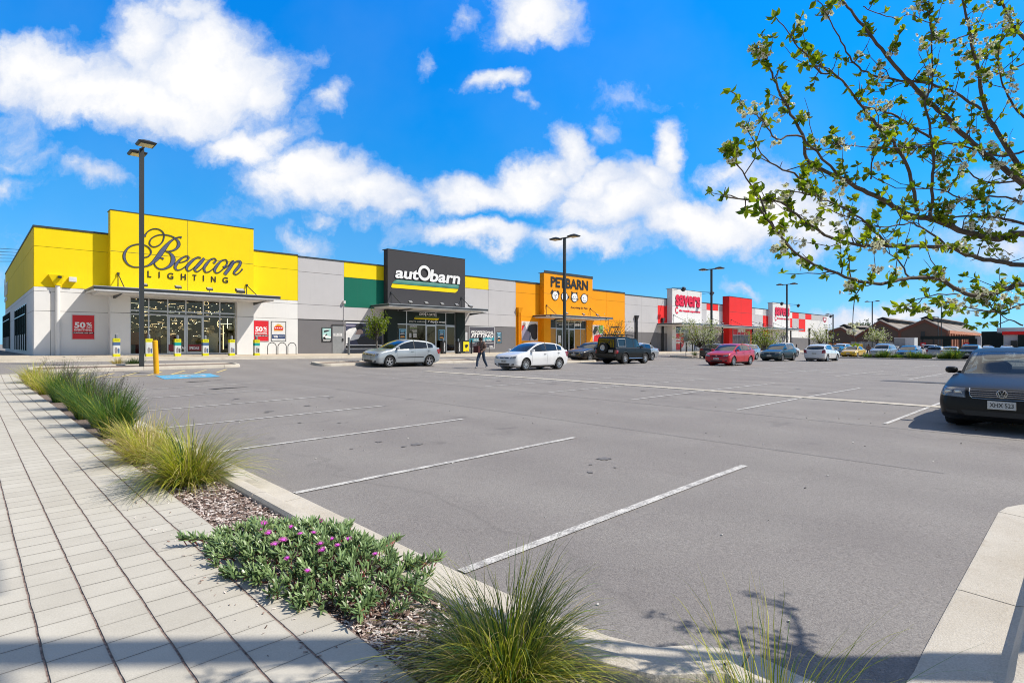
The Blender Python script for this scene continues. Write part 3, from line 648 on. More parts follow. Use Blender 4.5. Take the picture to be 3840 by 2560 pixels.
# side wall towards the lane, same bands
for (z0, z1, mt) in ((lo - EYE, J3, WHT), (J3, J2, WHT), (J2, YB, WHT), (YB, J1, YEL), (J1, 6.5, YEL)):
    for k in range(4): m.box(XA - .012, XA + .1, YF + .01 + k * 7.5 + .01, YF + (k + 1) * 7.5 - .01, EYE + z0 + .01, EYE + z1 - .01, mt)
part(m, 'wall', r1)
m = MB(); m.box(XA - .05, bx0, YF - .035, YF + .2, EYE + 6.5, EYE + 6.6, CAP); m.box(bx1, XB, YF - .035, YF + .2, EYE + 6.5, EYE + 6.6, CAP); m.box(XA - .05, XA + .2, YF + .2, YF + 30, EYE + 6.5, EYE + 6.6, CAP); part(m, 'parapet_capping', r1)
oz = zp(Z1, 832, 1040, YS).z - EYE
zt1 = onY(414, 787.5, YS).z - EYE
_, _, _, tw = block(r1, 414, 951, PR, zt1, YEL, opening=(gx0, gx1, oz), low=WHT, lowz=YB - .02, joints=[('v', zp(Z1, 1200, 700, YS).x, YB), ('h', zp(Z1, 706, 750, YS).z - EYE), ('h', J3)])
# script lettering
m = MB(); BST = [
 [(535,292,26),(545,262,18),(580,215,9),(640,178,9),(715,165,9),(785,183,10),(838,230,12),(850,290,13),(828,370,12),(770,432,11),(695,460,10),(640,445,10),(613,395,12),(640,330,11),(710,283,10),(800,262,10),(900,268,11),(980,290,13),(1045,330,20),(1085,380,36),(1090,430,42),(1060,480,30),(1005,515,18),(940,532,12),(880,532,9),(825,515,9)],
 [(1138,308,26),(1100,302,14),(1035,320,12),(960,368,26),(890,440,48),(820,530,66),(740,640,62),(660,720,40),(590,765,20),(520,784,12),(440,792,10),(350,788,12),(262,745,16),(210,670,28),(200,590,32),(235,510,24),(300,452,16),(390,422,12),(460,418,10),(540,435,10),(602,472,12),(638,530,14),(628,580,14),(585,620,12),(515,637,9)],
 [(880,532,8),(945,560,22),(992,620,50),(998,690,62),(965,750,46),(895,802,28),(810,825,16),(738,800,12),(694,740,10),(705,678,11),(752,640,10),(800,640,14),(845,658,26)],
 [(1105,718,8),(1175,702,9),(1240,662,20),(1248,622,18),(1200,612,12),(1120,662,26),(1052,740,40),(1032,800,30),(1070,840,14),(1140,822,9),(1215,768,8)],
 [(1452,640,14),(1400,630,14),(1330,672,28),(1255,742,42),(1220,800,34),(1242,852,14),(1300,832,9),(1380,760,8),(1452,680,8)],
 [(1508,645,30),(1450,712,46),(1388,782,42),(1352,832,26),(1388,866,12),(1450,832,8),(1492,790,8)],
 [(1662,725,30),(1700,682,12),(1672,650,12),(1610,670,20),(1542,742,38),(1505,812,30),(1532,876,12),(1600,858,9),(1682,790,8)],
 [(1850,668,10),(1785,690,18),(1712,768,38),(1678,838,32),(1705,886,12),(1765,865,10),(1842,792,14),(1882,722,18),(1868,675,10),(1850,668,8)],
 [(1828,770,34),(1845,800,20),(1905,762,8),(1955,700,12),(1992,688,14)],
 [(1995,695,34),(1925,800,46),(1842,908,46)],
 [(1925,795,8),(2010,712,14),(2070,692,20),(2100,712,30),(2075,775,40),(2012,852,34),(1992,890,20),(2030,912,12),(2090,872,10),(2132,820,18)]]
for s_ in BST: stroke(m, ZB, s_, YS, INK, .012, .02, 8)
for s_ in BST:
    if max(p[2] for p in s_) > 20: stroke(m, ZB, s_, YS, SLT, .033, .006, -7, minw=1.5)
for ch, a, t_, bo, c in (('L',580,850,955,642),('I',762,866,965,780),('G',903,880,985,1003),('H',1126,897,998,1207),('T',1316,912,1008,1380),('I',1486,925,1020,1503),('N',1620,940,1035,1695),('G',1803,952,1048,1895)):
    if ch == 'I': quad(m, ZB, a, t_, bo, c, YS, INK, .012, .02)
    else: put_px(m, ch, ZB, a, t_, bo, c, YS, INK, .012, .02, bold=.02)
part(m, 'sign_lettering', r1, under=tw)
# shop window and lit showroom
zg = zb(gx0 + 3) + .01; tr = zp(Z1, 832, 1150, YS).z; tr2 = tr - .06
glazing(r1, gx0, gx1, YS + .22, zg, EYE + oz, [zp(Z1, q, 1300, YS).x for q in (956, 1078, 1194, 1306, 1412)], [tr - .02, tr + .2], doors=(2, 3))
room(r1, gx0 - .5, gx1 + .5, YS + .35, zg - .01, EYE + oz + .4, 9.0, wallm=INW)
m = MB(); BXM = [mat('carton_white', (.80, .80, .80), .6), mat('carton_grey', (.30, .30, .32), .6), mat('shelf_wood', (.40, .22, .10), .6), mat('lamp_shade_cream', (.80, .66, .42), .7), BLK, mat('carton_red', (.4, .02, .02), .6)]
for i in range(130):
    x = random.uniform(gx0, gx1); y = YS + random.uniform(.8, 8.5); h = random.choice((.35, .6, .9, 1.1, 1.4)); w = random.uniform(.12, .4); m.box(x - w, x + w, y - w * .6, y + w * .6, zg, zg + h, random.choice(BXM))
    if random.random() < .5: m.lathe([(0, h + .5), (.10, h + .5), (.19, h + .22), (0, h + .22)], random.choice((BXM[3], BXM[0])), 10, Matrix.Translation((x, y, zg))); m.tube([(x, y, zg + h), (x, y, zg + h + .3)], .015, BLK, 4)
tag(part(m, 'showroom_display', r1, 'crowded display tables with lamps and cartons'), kind='stuff')
m = MB()
for i in range(260):
    x = random.uniform(gx0, gx1); y = YS + random.uniform(.6, 8.6); z = random.uniform(zg + 1.1, EYE + oz - .1); s_ = random.choice((.014, .02, .026, .036)); mt = random.choice((LAMP, LAMP, LAMPW)); q = random.random()
    if q < .6: m.lathe([(0, -s_), (s_ * .8, -s_ * .6), (s_, 0), (s_ * .8, s_ * .6), (0, s_)], mt, 8, Matrix.Translation((x, y, z))); m.tube([(x, y, z + s_), (x, y, EYE + oz + .3)], .006, BLK, 3, False)
    elif q < .93: m.box(x - random.uniform(.1, .35), x + .1, y - .01, y + .01, z, z + .010, mt)
    else: disc(m, x, z, s_ * 4, s_ * 4, y, mt, .01, 14, .93)
FILL_STRIP = emis('added_fill_strip', (1.0, .90, .74), 16)  # unseen glowing strips added under the ceiling to brighten the showroom display
for k_ in range(6):
    for j_ in range(3): x = lerp(gx0 + .4, gx1 - .4, (k_ + .5) / 6); y = YS + 1.2 + j_ * 2.4; m.box(x - .5, x + .5, y - .07, y + .07, EYE + oz + .33, EYE + oz + .36, FILL_STRIP)
o = part(m, 'pendant_lamps', r1, 'many small glowing pendant lamps and added fill strips above'); o['kind'] = 'stuff'
x_ = zp(Z1, 1443, 1300, YS).x; m = MB(); m.box(x_ - .015, x_ + .015, YS + .5, YS + .53, zg + .3, zg + 1.9, LAMP); m.box(x_ - .3, x_ + .55, YS + .5, YS + .52, zg + 2.0, zg + 2.03, LAMPW); m.box(x_ + .25, x_ + .28, YS + .5, YS + .53, zg + 1.7, zg + 2.35, LAMPW); disc(m, x_ - .05, zg + 2.0, .33, .33, YS + .52, LAMP, .02, 20, .94, 100, 260); part(m, 'feature_lamp', r1)
# window strips
MAR = mat('maroon_sign', (0.20, 0.012, 0.02), .5)
m = MB(); q0, q1 = zp(Z6, 1058, 620, YS).x, zp(Z6, 1180, 620, YS).x; m.box(q0, q1, YS + .17, YS + .175, zg + .22, zg + .62, MAR); q2, q3 = zp(Z6, 1252, 620, YS).x, zp(Z6, 1385, 620, YS).x; m.box(q2, q3, YS + .17, YS + .175, zg + .22, zg + .62, MAR)
put_text(m, 'SPECIALS', (q2 + .06, YS + .165, zg + .32), (1, 0, 0), (0, 0, 1), q3 - q2 - .22, .17, LWH, .003, bold=.03); put_text(m, 'STAR', (q0 + .5, YS + .165, zg + .32), (1, 0, 0), (0, 0, 1), .5, .2, LWH, .003, bold=.03)
part(m, 'window_strip', r1)
# canopy
cx0 = zp(Z1, 545, 1018).x; cx1 = FX(1050, 37.75)
canopy(r1, cx0, cx1, 37.75, 3.17, .33, lights=[FX(q, 38) for q in (540, 668, 786)] , ties=[(FX(443, YS), YS, 4.15), (FX(925, YS), YS, 4.0)], beams=[zp(Z1, 715, 1040).x, zp(Z1, 1600, 1080).x])
floodlight('floodlight', r1, (FX(900, 38), 38.0, EYE + 3.18), .26)
# downpipe with rain head, wall lamp, gauge box
m = MB(); dx = zp(Z1, 367, 1300).x; zt = zp(Z1, 330, 905).z; zc = zp(Z1, 370, 968).z
m.add([(dx - .42, YF - .30, zt), (dx + .28, YF - .30, zt), (dx + .28, YF, zt), (dx - .42, YF, zt), (dx - .16, YF - .2, zc), (dx + .16, YF - .2, zc), (dx + .16, YF, zc), (dx - .16, YF, zc)], [(0, 1, 2, 3), (7, 6, 5, 4), (0, 4, 5, 1), (1, 5, 6, 2), (3, 7, 4, 0)], YEL)
m.tube([(dx, YF - .12, zc), (dx, YF - .12, zb(dx))], .115, WHT, 14); m.tube([(dx, YF - .12, zc + .02), (dx, YF - .12, zc - .05)], .17, YEL, 14); part(m, 'downpipe', r1, smooth=True)
m = MB(); p = zp(Z1, 462, 935); m.box(p.x - .17, p.x + .17, YF - .28, YF, p.z - .13, p.z + .13, SOF); part(m, 'wall_lamp', r1)
m = MB(); p = zp(Z1, 372, 922); m.box(p.x - .05, p.x + .12, YF - .42, YF - .25, p.z - .05, p.z + .07, BLK); part(m, 'security_camera', r1)
# posters
PRED = mat('red_poster', (0.62, 0.01, 0.02), .45, var=.06); POW = mat('white_poster', (0.70, 0.70, 0.70), .5); NAVY = mat('navy_ink', (0.03, 0.06, 0.16), .5)
def poster50(xl, yt, yb_, xr, Y, nm, lab):
    a = zp(Z1, xl, yb_, Y); t_ = zp(Z1, xl, yt, Y); r_ = zp(Z1, xr, yb_, Y); w = r_.x - a.x; h = t_.z - a.z; m = MB()
    m.box(a.x - .04, r_.x + .04, Y - .03, Y - .003, a.z - .04, t_.z + .04, ALU); m.box(a.x, r_.x, Y - .036, Y - .031, a.z, t_.z, PRED)
    y_ = Y - .04
    put_text(m, '50', (a.x + w * .09, y_, a.z + h * .46), (1, 0, 0), (0, 0, 1), w * .50, h * .25, LWH, .004, bold=.04); put_text(m, '%', (a.x + w * .63, y_, a.z + h * .55), (1, 0, 0), (0, 0, 1), w * .26, h * .15, LWH, .004, bold=.03)
    put_text(m, 'OFF', (a.x + w * .64, y_, a.z + h * .45), (1, 0, 0), (0, 0, 1), w * .26, h * .07, LWH, .004, bold=.02); put_text(m, 'EVERYTHING', (a.x + w * .09, y_, a.z + h * .345), (1, 0, 0), (0, 0, 1), w * .8, h * .08, LWH, .004, bold=.03)
    m.box(a.x + w * .02, r_.x - w * .02, Y - .039, Y - .037, a.z + h * .22, a.z + h * .30, INK); put_text(m, 'FURTHER 10% OFF', (a.x + w * .06, y_, a.z + h * .235), (1, 0, 0), (0, 0, 1), w * .87, h * .05, LWH, .003, bold=.02)
    o = m.build(nm, None, None); return tag(o, lab, 'poster')
poster50(462, 1160, 1314, 602, YF, 'sale_poster', 'dark red fifty percent off sale board in the shade beside the downpipe')
poster50(1622, 1196, 1326, 1715, YF, 'sale_poster', 'bright red fifty percent off sale board in the sun beside the white win poster')
m = MB(); quad(m, Z1, 1732, 1200, 1328, 1828, YF, BLK, .003, .02); quad(m, Z1, 1736, 1204, 1325, 1824, YF, POW, .024, .004)
quad(m, Z1, 1738, 1284, 1312, 1822, YF, NAVY, .030, .003); put_px(m, 'WIN', Z1, 1748, 1290, 1306, 1776, YF, LWH, .034, .003, bold=.04); put_px(m, 'shopping spree', Z1, 1782, 1292, 1300, 1818, YF, LWH, .034, .003)
polyp(m, Z1, [(1752, 1262), (1750, 1240), (1760, 1228), (1775, 1218), (1790, 1220), (1805, 1232), (1812, 1245), (1806, 1262)], YF, mat('poster_gold', (.75, .38, .03), .5), .030, .003)
polyp(m, Z1, [(1753, 1255), (1752, 1238), (1770, 1230), (1795, 1233), (1810, 1240), (1808, 1257)], YF, PRED, .034, .003)
for k in range(4): quad(m, Z1, 1756 + k * 13, 1240, 1246, 1765 + k * 13, YF, LWH, .038, .002)
tag(m.build('win_poster'), 'white framed competition poster with a red and gold burst and WIN on navy', 'poster')
# side lettering and windows on the lane wall (seen steeply from the side)
XS_ = XA - .012
def onside(fr, x, y): return onX(fr[0] + x / fr[2], fr[1] + y / fr[2], XS_)
ZC = (0, 840, 2.7024)
for (xl, yt, yb_, xr) in ((162, 835, 1300, 272), (38, 905, 1268, 106)):
    a = onside(ZC, xr, yb_); c = onside(ZC, xl, yt); z1 = onside(ZC, xr, 812 if xl > 100 else 890).z; z0 = zb(XA) + .25; m = MB(); yy0, yy1 = sorted((a.y, c.y)); yy0 = max(yy0, YF + .4)
    m.box(XS_ - .03, XS_ - .002, yy0 - .06, yy1 + .06, z0 - .06, z1 + .06, ALU); m.box(XS_ - .04, XS_ - .031, yy0, yy1, z0 + 1.0, z1, mat('dark_pane', (.008, .03, .03), .08)); m.box(XS_ - .04, XS_ - .031, yy0, yy1, z0, z0 + .98, SOF)
    k = 6
    for i in range(k + 1): y_ = lerp(yy0, yy1, i / k); m.box(XS_ - .09, XS_ - .041, y_ - .05, y_ + .05, z0 - .02, z1, BGN)
    m.box(XS_ - .10, XS_ - .091, yy0, yy1, z1 - .62, z1 - .56, ALU); part(m, 'louvred_window', r1)
m = MB(); q = onside(ZC, 75, 740); put_text(m, 'Beacon', (XS_ - .03, q.y + 4.6, q.z + .2), (0, -1, 0), (0, 0, 1), 5.6, 1.7, LWH, .02, shear=.4); put_text(m, 'LIGHTING', (XS_ - .03, q.y + 4, q.z - .3), (0, -1, 0), (0, 0, 1), 4.6, .35, LWH, .02); part(m, 'side_lettering', r1)

# ---------------------------------------------------------------- 2: the charcoal car accessories shop
XC = FX(1934); r2 = shop('car_parts_shop', XB, 'grey shop with a charcoal sign tower and teal and yellow stripes under white letters')
PR2 = .62; Y2 = YF - PR2; b0, b1 = FX(1454, Y2), FX(1744, Y2)
xg, xk, xv = FX(1290), FX(1412), FX(1832); lo = zb(XC) - .4
L2 = [(XB, xg, J1 - .08, 6.42, LGR), (XB, xg, J2, J1 - .08, LGR), (XB, xg, J3, J2, LGR), (XB, xg, lo - EYE, J3 - .06, DGR),
      (xg, xk, 5.25, 6.42, YEL), (xk, b0 + .3, 5.25, 6.42, YEL), (xg, xk, J2 - .05, 5.25, GRN), (xk, b0 + .3, J2 - .05, 5.25, GRN), (xg, b0 + .3, J3, J2 - .05, LGR), (xg, b0 + .3, lo - EYE, J3 - .06, DGR),
      (b1 - .3, xv, 5.25, 6.34, YEL), (b1 - .3, xv, 2.9, 5.25, LGR), (xv, XC, 5.25, 6.34, LGR), (xv, XC, 2.9, 5.25, LGR), (b1 - .3, xv, 1.72, 2.9, LGR), (xv, XC, 1.72, 2.9, LGR), (b1 - .3, XC, lo - EYE, 1.70, DGR)]
g0, g1 = zp(ZD, 335, 500, Y2).x, zp(ZD, 1775, 500, Y2).x; oz2 = zp(Z2, 1092, 770, Y2).z - EYE
m = MB(); m.box(XB, g0, YF + .03, YF + 30, lo, EYE + 6.35, JNT); m.box(g1, XC, YF + .03, YF + 30, lo, EYE + 6.3, JNT); m.box(g0, g1, YF + .03, YF + 30, EYE + 2.5, EYE + 6.3, JNT); m.box(g0, g1, YF + 7, YF + 30, lo, EYE + 2.5, JNT)
panels(m, L2); part(m, 'wall', r2)
m = MB(); m.box(XB, b0, YF - .035, YF + .2, EYE + 6.42, EYE + 6.52, CAP); part(m, 'parapet_capping', r2); m = MB(); m.box(b1, XC, YF - .035, YF + .2, EYE + 6.34, EYE + 6.43, CAP); part(m, 'parapet_capping', r2)
_, _, _, tw = block(r2, 1454, 1744, PR2, onY(1454, 934, Y2).z - EYE, CHA, opening=(g0, g1, oz2), low=BGN, lowz=2.8, joints=[('v', zp(Z2, 1382, 300, Y2).x, 2.8), ('h', zp(Z2, 1000, 478, Y2).z - EYE)])
m = MB(); TEA = mat('teal_stripe', (0.05, 0.22, 0.17), .5, var=.3, scale=1.2)
put_px(m, 'aut', Z2, 1065, 378, 478, 1292, Y2, INK, .02, .02, bold=.055, shear=.12); put_px(m, 'aut', Z2, 1069, 382, 476, 1288, Y2, LWH, .042, .02, bold=.03, shear=.12)
put_px(m, 'barn', Z2, 1385, 392, 512, 1676, Y2, INK, .02, .02, bold=.055, shear=.12); put_px(m, 'barn', Z2, 1390, 396, 510, 1672, Y2, LWH, .042, .02, bold=.03, shear=.12)
c_ = zp(Z2, 1337, 431, Y2); e_ = zp(Z2, 1337, 358, Y2); f_ = zp(Z2, 1395, 431, Y2)
disc(m, c_.x, c_.z, (f_.x - c_.x) * 1.06, (e_.z - c_.z) * 1.05, Y2 - .03, INK, .03, 36, .5); disc(m, c_.x, c_.z, f_.x - c_.x, (e_.z - c_.z) * .98, Y2 - .065, LWH, .01, 36, .62)
polyp(m, Z2, [(1040, 525), (1058, 503), (1085, 490), (1664, 541), (1654, 576)], Y2, TEA, .012, .01); polyp(m, Z2, [(1070, 505), (1090, 498), (1655, 548), (1650, 556)], Y2, mat('stripe_highlight', (.20, .38, .33), .5), .024, .004)
polyp(m, Z2, [(1032, 558), (1040, 530), (1654, 580), (1644, 600), (1625, 613), (1040, 566)], Y2, YEL, .012, .01)
part(m, 'sign_lettering', r2, under=tw)
zg = zb(g0 + 3) + .01; trz = zp(ZD, 340, 340, Y2).z
fill = {(i, 1): BGN for i in range(5)}
glazing(r2, g0, g1, Y2 + .15, zg, EYE + oz2, [zp(ZD, q, 500, Y2).x for q in (580, 1050, 1300, 1540)], [trz - .05], doors=(2, 4), fill=fill)
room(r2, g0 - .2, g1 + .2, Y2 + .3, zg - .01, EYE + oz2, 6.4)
m = MB(); yy = Y2 + .15
put_px(m, 'OPEN 7 DAYS', ZD, 860, 85, 145, 1250, yy, LWH, .01, .006, shear=.2, bold=.015)
polyp(m, ZD, [(740, 205), (765, 165), (785, 155), (1365, 185), (1350, 222)], yy, mat('olive_stripe', (.05, .09, .02), .5), .01, .005); polyp(m, ZD, [(740, 210), (742, 232), (1320, 262), (1345, 235), (1350, 222)], yy, YEL, .02, .005)
put_px(m, "you're welcome", ZD, 612, 262, 318, 1032, yy, LWH, .01, .006, shear=.2); put_px(m, '7 days a week', ZD, 1070, 268, 335, 1525, yy, LWH, .01, .006, shear=.2, bold=.03)
part(m, 'window_lettering', r2); m = MB(); put_px(m, 'autObarn', ZD, 628, 392, 425, 805, yy, LWH, .01, .005, bold=.03)
for k, (a, t_, w) in enumerate(((628, 440, 175), (628, 456, 175), (640, 488, 165), (680, 518, 125), (705, 552, 98))): quad(m, ZD, a, t_, t_ + (10 if k < 2 else 7), a + w, yy, (mat('olive_text', (.25, .32, .12), .5) if k < 2 else LWH), .01, .004)
for k in range(9): quad(m, ZD, 618, 582 + k * 12, 588 + k * 12, 672, yy, LWH, .01, .004); quad(m, ZD, 712, 582 + k * 12, 588 + k * 12, 800, yy, LWH, .01, .004)
part(m, 'opening_hours_panel', r2)
SKB = mat('poster_sky_blue', (.20, .45, .62), .5); PDK = mat('poster_dark', (.02, .03, .04), .5); POR = mat('poster_orange', (.75, .35, .08), .5)
def carposter(fr, xl, yt, yb_, xr, Y, lab, frame=None):
    m = MB(); h = yb_ - yt; w = xr - xl
    if frame: quad(m, fr, xl - w * .08, yt - h * .04, yb_ + h * .05, xr + w * .08, Y, BLK, .004, .025)
    o_ = .03 if frame else .006
    quad(m, fr, xl, yt, yb_, xr, Y, SKB, o_, .004); quad(m, fr, xl + w * .1, yt + h * .1, yt + h * .95, xr - w * .1, Y, PDK, o_ + .006, .003)
    for a, c, mt in ((.14, .26, SKB), (.42, .5, LWH), (.7, .84, POR), (.3, .36, SKB)): polyp(m, fr, [(xl + w * .15, yt + h * c), (xl + w * .3, yt + h * a), (xl + w * .7, yt + h * a), (xl + w * .88, yt + h * (c - .02))], Y, mt, o_ + .01, .003)
    return tag(m.build('catalogue_poster'), lab, 'poster')
carposter(ZD, 365, 475, 730, 540, Y2 + .15, 'blue catalogue poster in the leftmost pane of the charcoal shop front')
carposter(ZD, 1338, 492, 750, 1490, Y2 + .15, 'blue catalogue poster in the pane right of the charcoal shop doors')
carposter(ZP, 705, 380, 600, 800, YF, 'small black framed blue catalogue poster right of the fitting banner', True)
cx0 = zp(Z2, 800, 735).x; ca1 = FX(1829, 38.2); cl0 = FX(1458, 38.2)
canopy(r2, cl0, ca1, 38.2, zp(Z2, 1012, 712, 38.2).z - EYE, .27, lights=[FX(1050 + q / 2.4758, 38.5) for q in (1208, 1355, 1502, 1637)], ties=[(FX(1467, Y2), Y2, zp(Z2, 1033, 612, Y2).z - EYE), (FX(1730, Y2), Y2, zp(Z2, 1683, 660, Y2).z - EYE)], beams=[zp(Z2, 1080, 770).x, zp(Z2, 1760, 800).x])
floodlight('floodlight', r2, (FX(1764, 38.5), 38.5, zp(Z2, 1012, 712, 38.2).z), .2)
m = MB(); p0, p1 = zp(Z2, 487, 1000).x, zp(Z2, 590, 1000).x; zt = zp(Z2, 487, 915).z
DOORM = mat('grey_service_door', (.24, .25, .26), .5); m.box(p0 - .04, p1 + .04, YF - .02, YF - .002, zb(p0), zt + .05, DGR); m.box(p0, p1, YF - .035, YF - .021, zb(p0) + .01, zt, DOORM); m.box(p0 - .06, p1 + .08, YF - .12, YF - .002, zt + .06, zt + .09, DGR)
o = part(m, 'service_door', r2); m = MB(); m.box(p1 - .14, p1 - .04, YF - .09, YF - .036, zb(p0) + .95, zb(p0) + 1.15, BLK); part(m, 'handle', r2, under=o)
m = MB(); quad(m, ZL_, 1075, 455, 478, 1242, YF, LWH, .04, .003); quad(m, ZL_, 1075, 484, 510, 1242, YF, LWH, .04, .003); put_px(m, 'FIRE EXIT', ZL_, 1085, 459, 474, 1230, YF, INK, .044, .002); put_px(m, 'KEEP CLEAR', ZL_, 1085, 489, 506, 1230, YF, INK, .044, .002); part(m, 'door_notice', r2, under=o)
m = MB(); p = zp(Z2, 591, 700); m.box(p.x - .09, p.x + .07, YF - .2, YF - .002, p.z - .12, p.z + .1, SOF); m.tube([(p.x, YF - .02, p.z), (p.x, YF - .02, zb(p.x))], .03, LGR, 6); part(m, 'security_camera', r2)
# framed teal poster
m = MB(); quad(m, ZL_, 850, 345, 625, 1038, YF, BLK, .004, .03); quad(m, ZL_, 866, 360, 560, 1026, YF, mat('pale_teal_print', (.36, .60, .58), .5), .036, .004)
put_px(m, 'autObarn', ZL_, 905, 368, 392, 990, YF, LWH, .044, .003, bold=.04)
for pts, mt in (([(890, 410), (950, 395), (1020, 400), (960, 425), (900, 440)], INK), ([(870, 500), (920, 470), (950, 500), (1024, 520), (1024, 556), (960, 540), (880, 565)], LWH), ([(910, 500), (950, 462), (962, 480), (930, 510)], INK), ([(868, 540), (900, 520), (940, 560), (900, 570)], INK)): polyp(m, ZL_, pts, YF, mt, .044, .003)
quad(m, ZL_, 880, 575, 585, 1020, YF, LWH, .044, .003); quad(m, ZL_, 880, 600, 604, 1005, YF, LWH, .044, .003)
tag(m.build('framed_poster'), 'pale teal poster in a black frame left of the grey service door', 'poster')
# mechanic banner
m = MB(); MLIL = mat('banner_lilac', (.28, .26, .36), .5); MSK = mat('banner_skin', (.42, .30, .26), .6); MNV = mat('banner_navy', (.045, .05, .10), .5); MBK = mat('banner_black', (.012, .014, .02), .5)
X0b = ZL_; quad(m, X0b, 1308, 240, 760, 2010, YF, LWH, .003, .012); quad(m, X0b, 1313, 262, 672, 2008, YF, MNV, .016, .006); quad(m, X0b, 1313, 690, 745, 2008, YF, MBK, .016, .006)
for pts, mt in (([(1313, 670), (1313, 420), (1370, 375), (1440, 355), (1500, 350), (1530, 400), (1490, 480), (1600, 480), (1560, 560), (1450, 590), (1400, 600)], POW), ([(1325, 640), (1330, 480), (1400, 440), (1480, 420), (1495, 490), (1450, 560), (1400, 580)], MLIL), ([(1495, 430), (1540, 390), (1600, 380), (1640, 410), (1650, 460), (1600, 470), (1560, 490), (1500, 500)], MSK), ([(1500, 420), (1498, 330), (1530, 280), (1600, 265), (1650, 300), (1640, 380), (1590, 370), (1545, 380), (1530, 410)], MBK),
               ([(1560, 670), (1520, 590), (1600, 530), (1700, 500), (1850, 520), (1980, 560), (2000, 670)], MBK), ([(1600, 640), (1610, 590), (1680, 580), (1700, 640)], MLIL), ([(1760, 600), (1850, 570), (1880, 610), (1790, 640)], mat('banner_steel', (.10, .14, .24), .5)), ([(1313, 320), (1313, 290), (1500, 300), (1500, 320)], MLIL)): polyp(m, X0b, pts, YF, mt, .024 + .003 * len(pts), .002)
put_px(m, 'We know', X0b, 1695, 292, 345, 1960, YF, POW, .06, .004, shear=.15); put_px(m, 'your car', X0b, 1700, 372, 384, 1850, YF, POW, .06, .003)
tag(m.build('mechanic_banner'), 'wide banner picturing a mechanic leaning over an engine behind the small leafy tree', 'banner')
# fitting banner
m = MB(); quad(m, ZP, 112, 245, 735, 657, YF, SIL, .003, .015); quad(m, ZP, 122, 258, 715, 648, YF, mat('banner_grey', (.07, .065, .085), .5), .019, .005); 
polyp(m, ZP, [(115, 590), (115, 520), (650, 478), (650, 545)], YF, mat('banner_teal', (.01, .26, .33), .5), .028, .003)
for T, a, t_, bo, c, bd in (('PROFESSIONAL', 150, 340, 398, 632, .02), ('FITTING', 155, 400, 492, 637, .03), ('AVAILABLE HERE!', 195, 520, 565, 600, .01)): put_px(m, T, ZP, a, t_ + 4, bo + 4, c, YF, INK, .030, .003, bold=bd + .02, shear=.25); put_px(m, T, ZP, a, t_, bo, c, YF, LWH, .036, .005, bold=bd, shear=.25)
quad(m, ZP, 160, 596, 604, 635, YF, LWH, .03, .003); put_px(m, 'autObarn', ZP, 540, 660, 695, 630, YF, LWH, .03, .004, bold=.05)
tag(m.build('fitting_banner'), 'dark grey banner with white PROFESSIONAL FITTING letters on a teal band', 'banner')
m = MB(); q = zp(ZD, 1975, 560); q2 = zp(ZD, 2050, 560); m.box(q.x, q2.x, YF - .03, YF - .003, zb(q.x) + .8, q.z + .1, BLK); m.box(q.x + .05, q2.x - .05, YF - .036, YF - .031, zb(q.x) + .9, q.z + .03, SIL); tag(m.build('notice_case'), 'narrow black framed notice case left of the fitting banner', 'notice case')

# ---------------------------------------------------------------- 3: the orange pet shop
XD_ = FX(2343); r3 = shop('pet_shop', XC, 'orange shop with four round animal faces under big black letters')
PR3 = .62; Y3 = YF - PR3; c0, c1 = FX(2040, Y3), FX(2222, Y3); lo = zb(XD_) - .4
xo = zp(Z3, 1175, 500).x; xo1 = zp(Z3, 440, 500).x; jz = zp(Z3, 0 + 240, 385).z - EYE
g0, g1 = zp(Z3, 595, 800, Y3).x, zp(Z3, 972, 800, Y3).x; oz3 = zp(Z3, 595, 680, Y3).z - EYE
m = MB(); m.box(XC, g0, YF + .03, YF + 30, lo, EYE + 6.28, JNT); m.box(g1, XD_, YF + .03, YF + 30, lo, EYE + 6.28, JNT); m.box(g0, g1, YF + .03, YF + 30, EYE + 2.5, EYE + 6.28, JNT); m.box(g0, g1, YF + 7, YF + 30, lo, EYE + 2.5, JNT)
panels(m, [(XC, xo1, 5.25, 6.28, ORA), (XC, xo1, 2.85, 5.25, ORA), (XC, xo1, lo - EYE, 2.85, ORA), (xo1, c0 + .3, 5.25, 6.28, ORA), (xo1, c0 + .3, lo - EYE, 5.25, ORA), (c1 - .3, xo, 5.25, 6.28, ORA), (c1 - .3, xo, 2.8, 5.25, ORA), (xo, XD_, 5.25, 6.28, ORA), (xo, XD_, 2.8, 5.25, ORA), (c1 - .3, XD_, lo - EYE, 2.8, ORA)]); part(m, 'wall', r3)
m = MB(); m.box(XC, c0, YF - .035, YF + .2, EYE + 6.28, EYE + 6.46, CAP); part(m, 'parapet_capping', r3); m = MB(); m.box(c1, XD_, YF - .035, YF + .2, EYE + 6.28, EYE + 6.46, CAP); part(m, 'parapet_capping', r3)
zt3 = onY(2042, 1023, Y3).z - EYE
_, _, _, tw = block(r3, 2040, 2222, PR3, zt3, ORA, opening=(g0, g1, oz3), low=ORA, lowz=2.8, joints=[('h', zp(Z3, 525, 412, Y3).z - EYE)])
m = MB(); m.box(c0 - .03, c1 + .03, Y3 - .03, Y3 - .002, EYE + zt3 + .003, EYE + zt3 + .28, CAP); part(m, 'parapet_capping', r3)
m = MB(); put_px(m, 'PETBARN', Z3, 596, 238, 345, 982, Y3, INK, .012, .03, bold=.03)
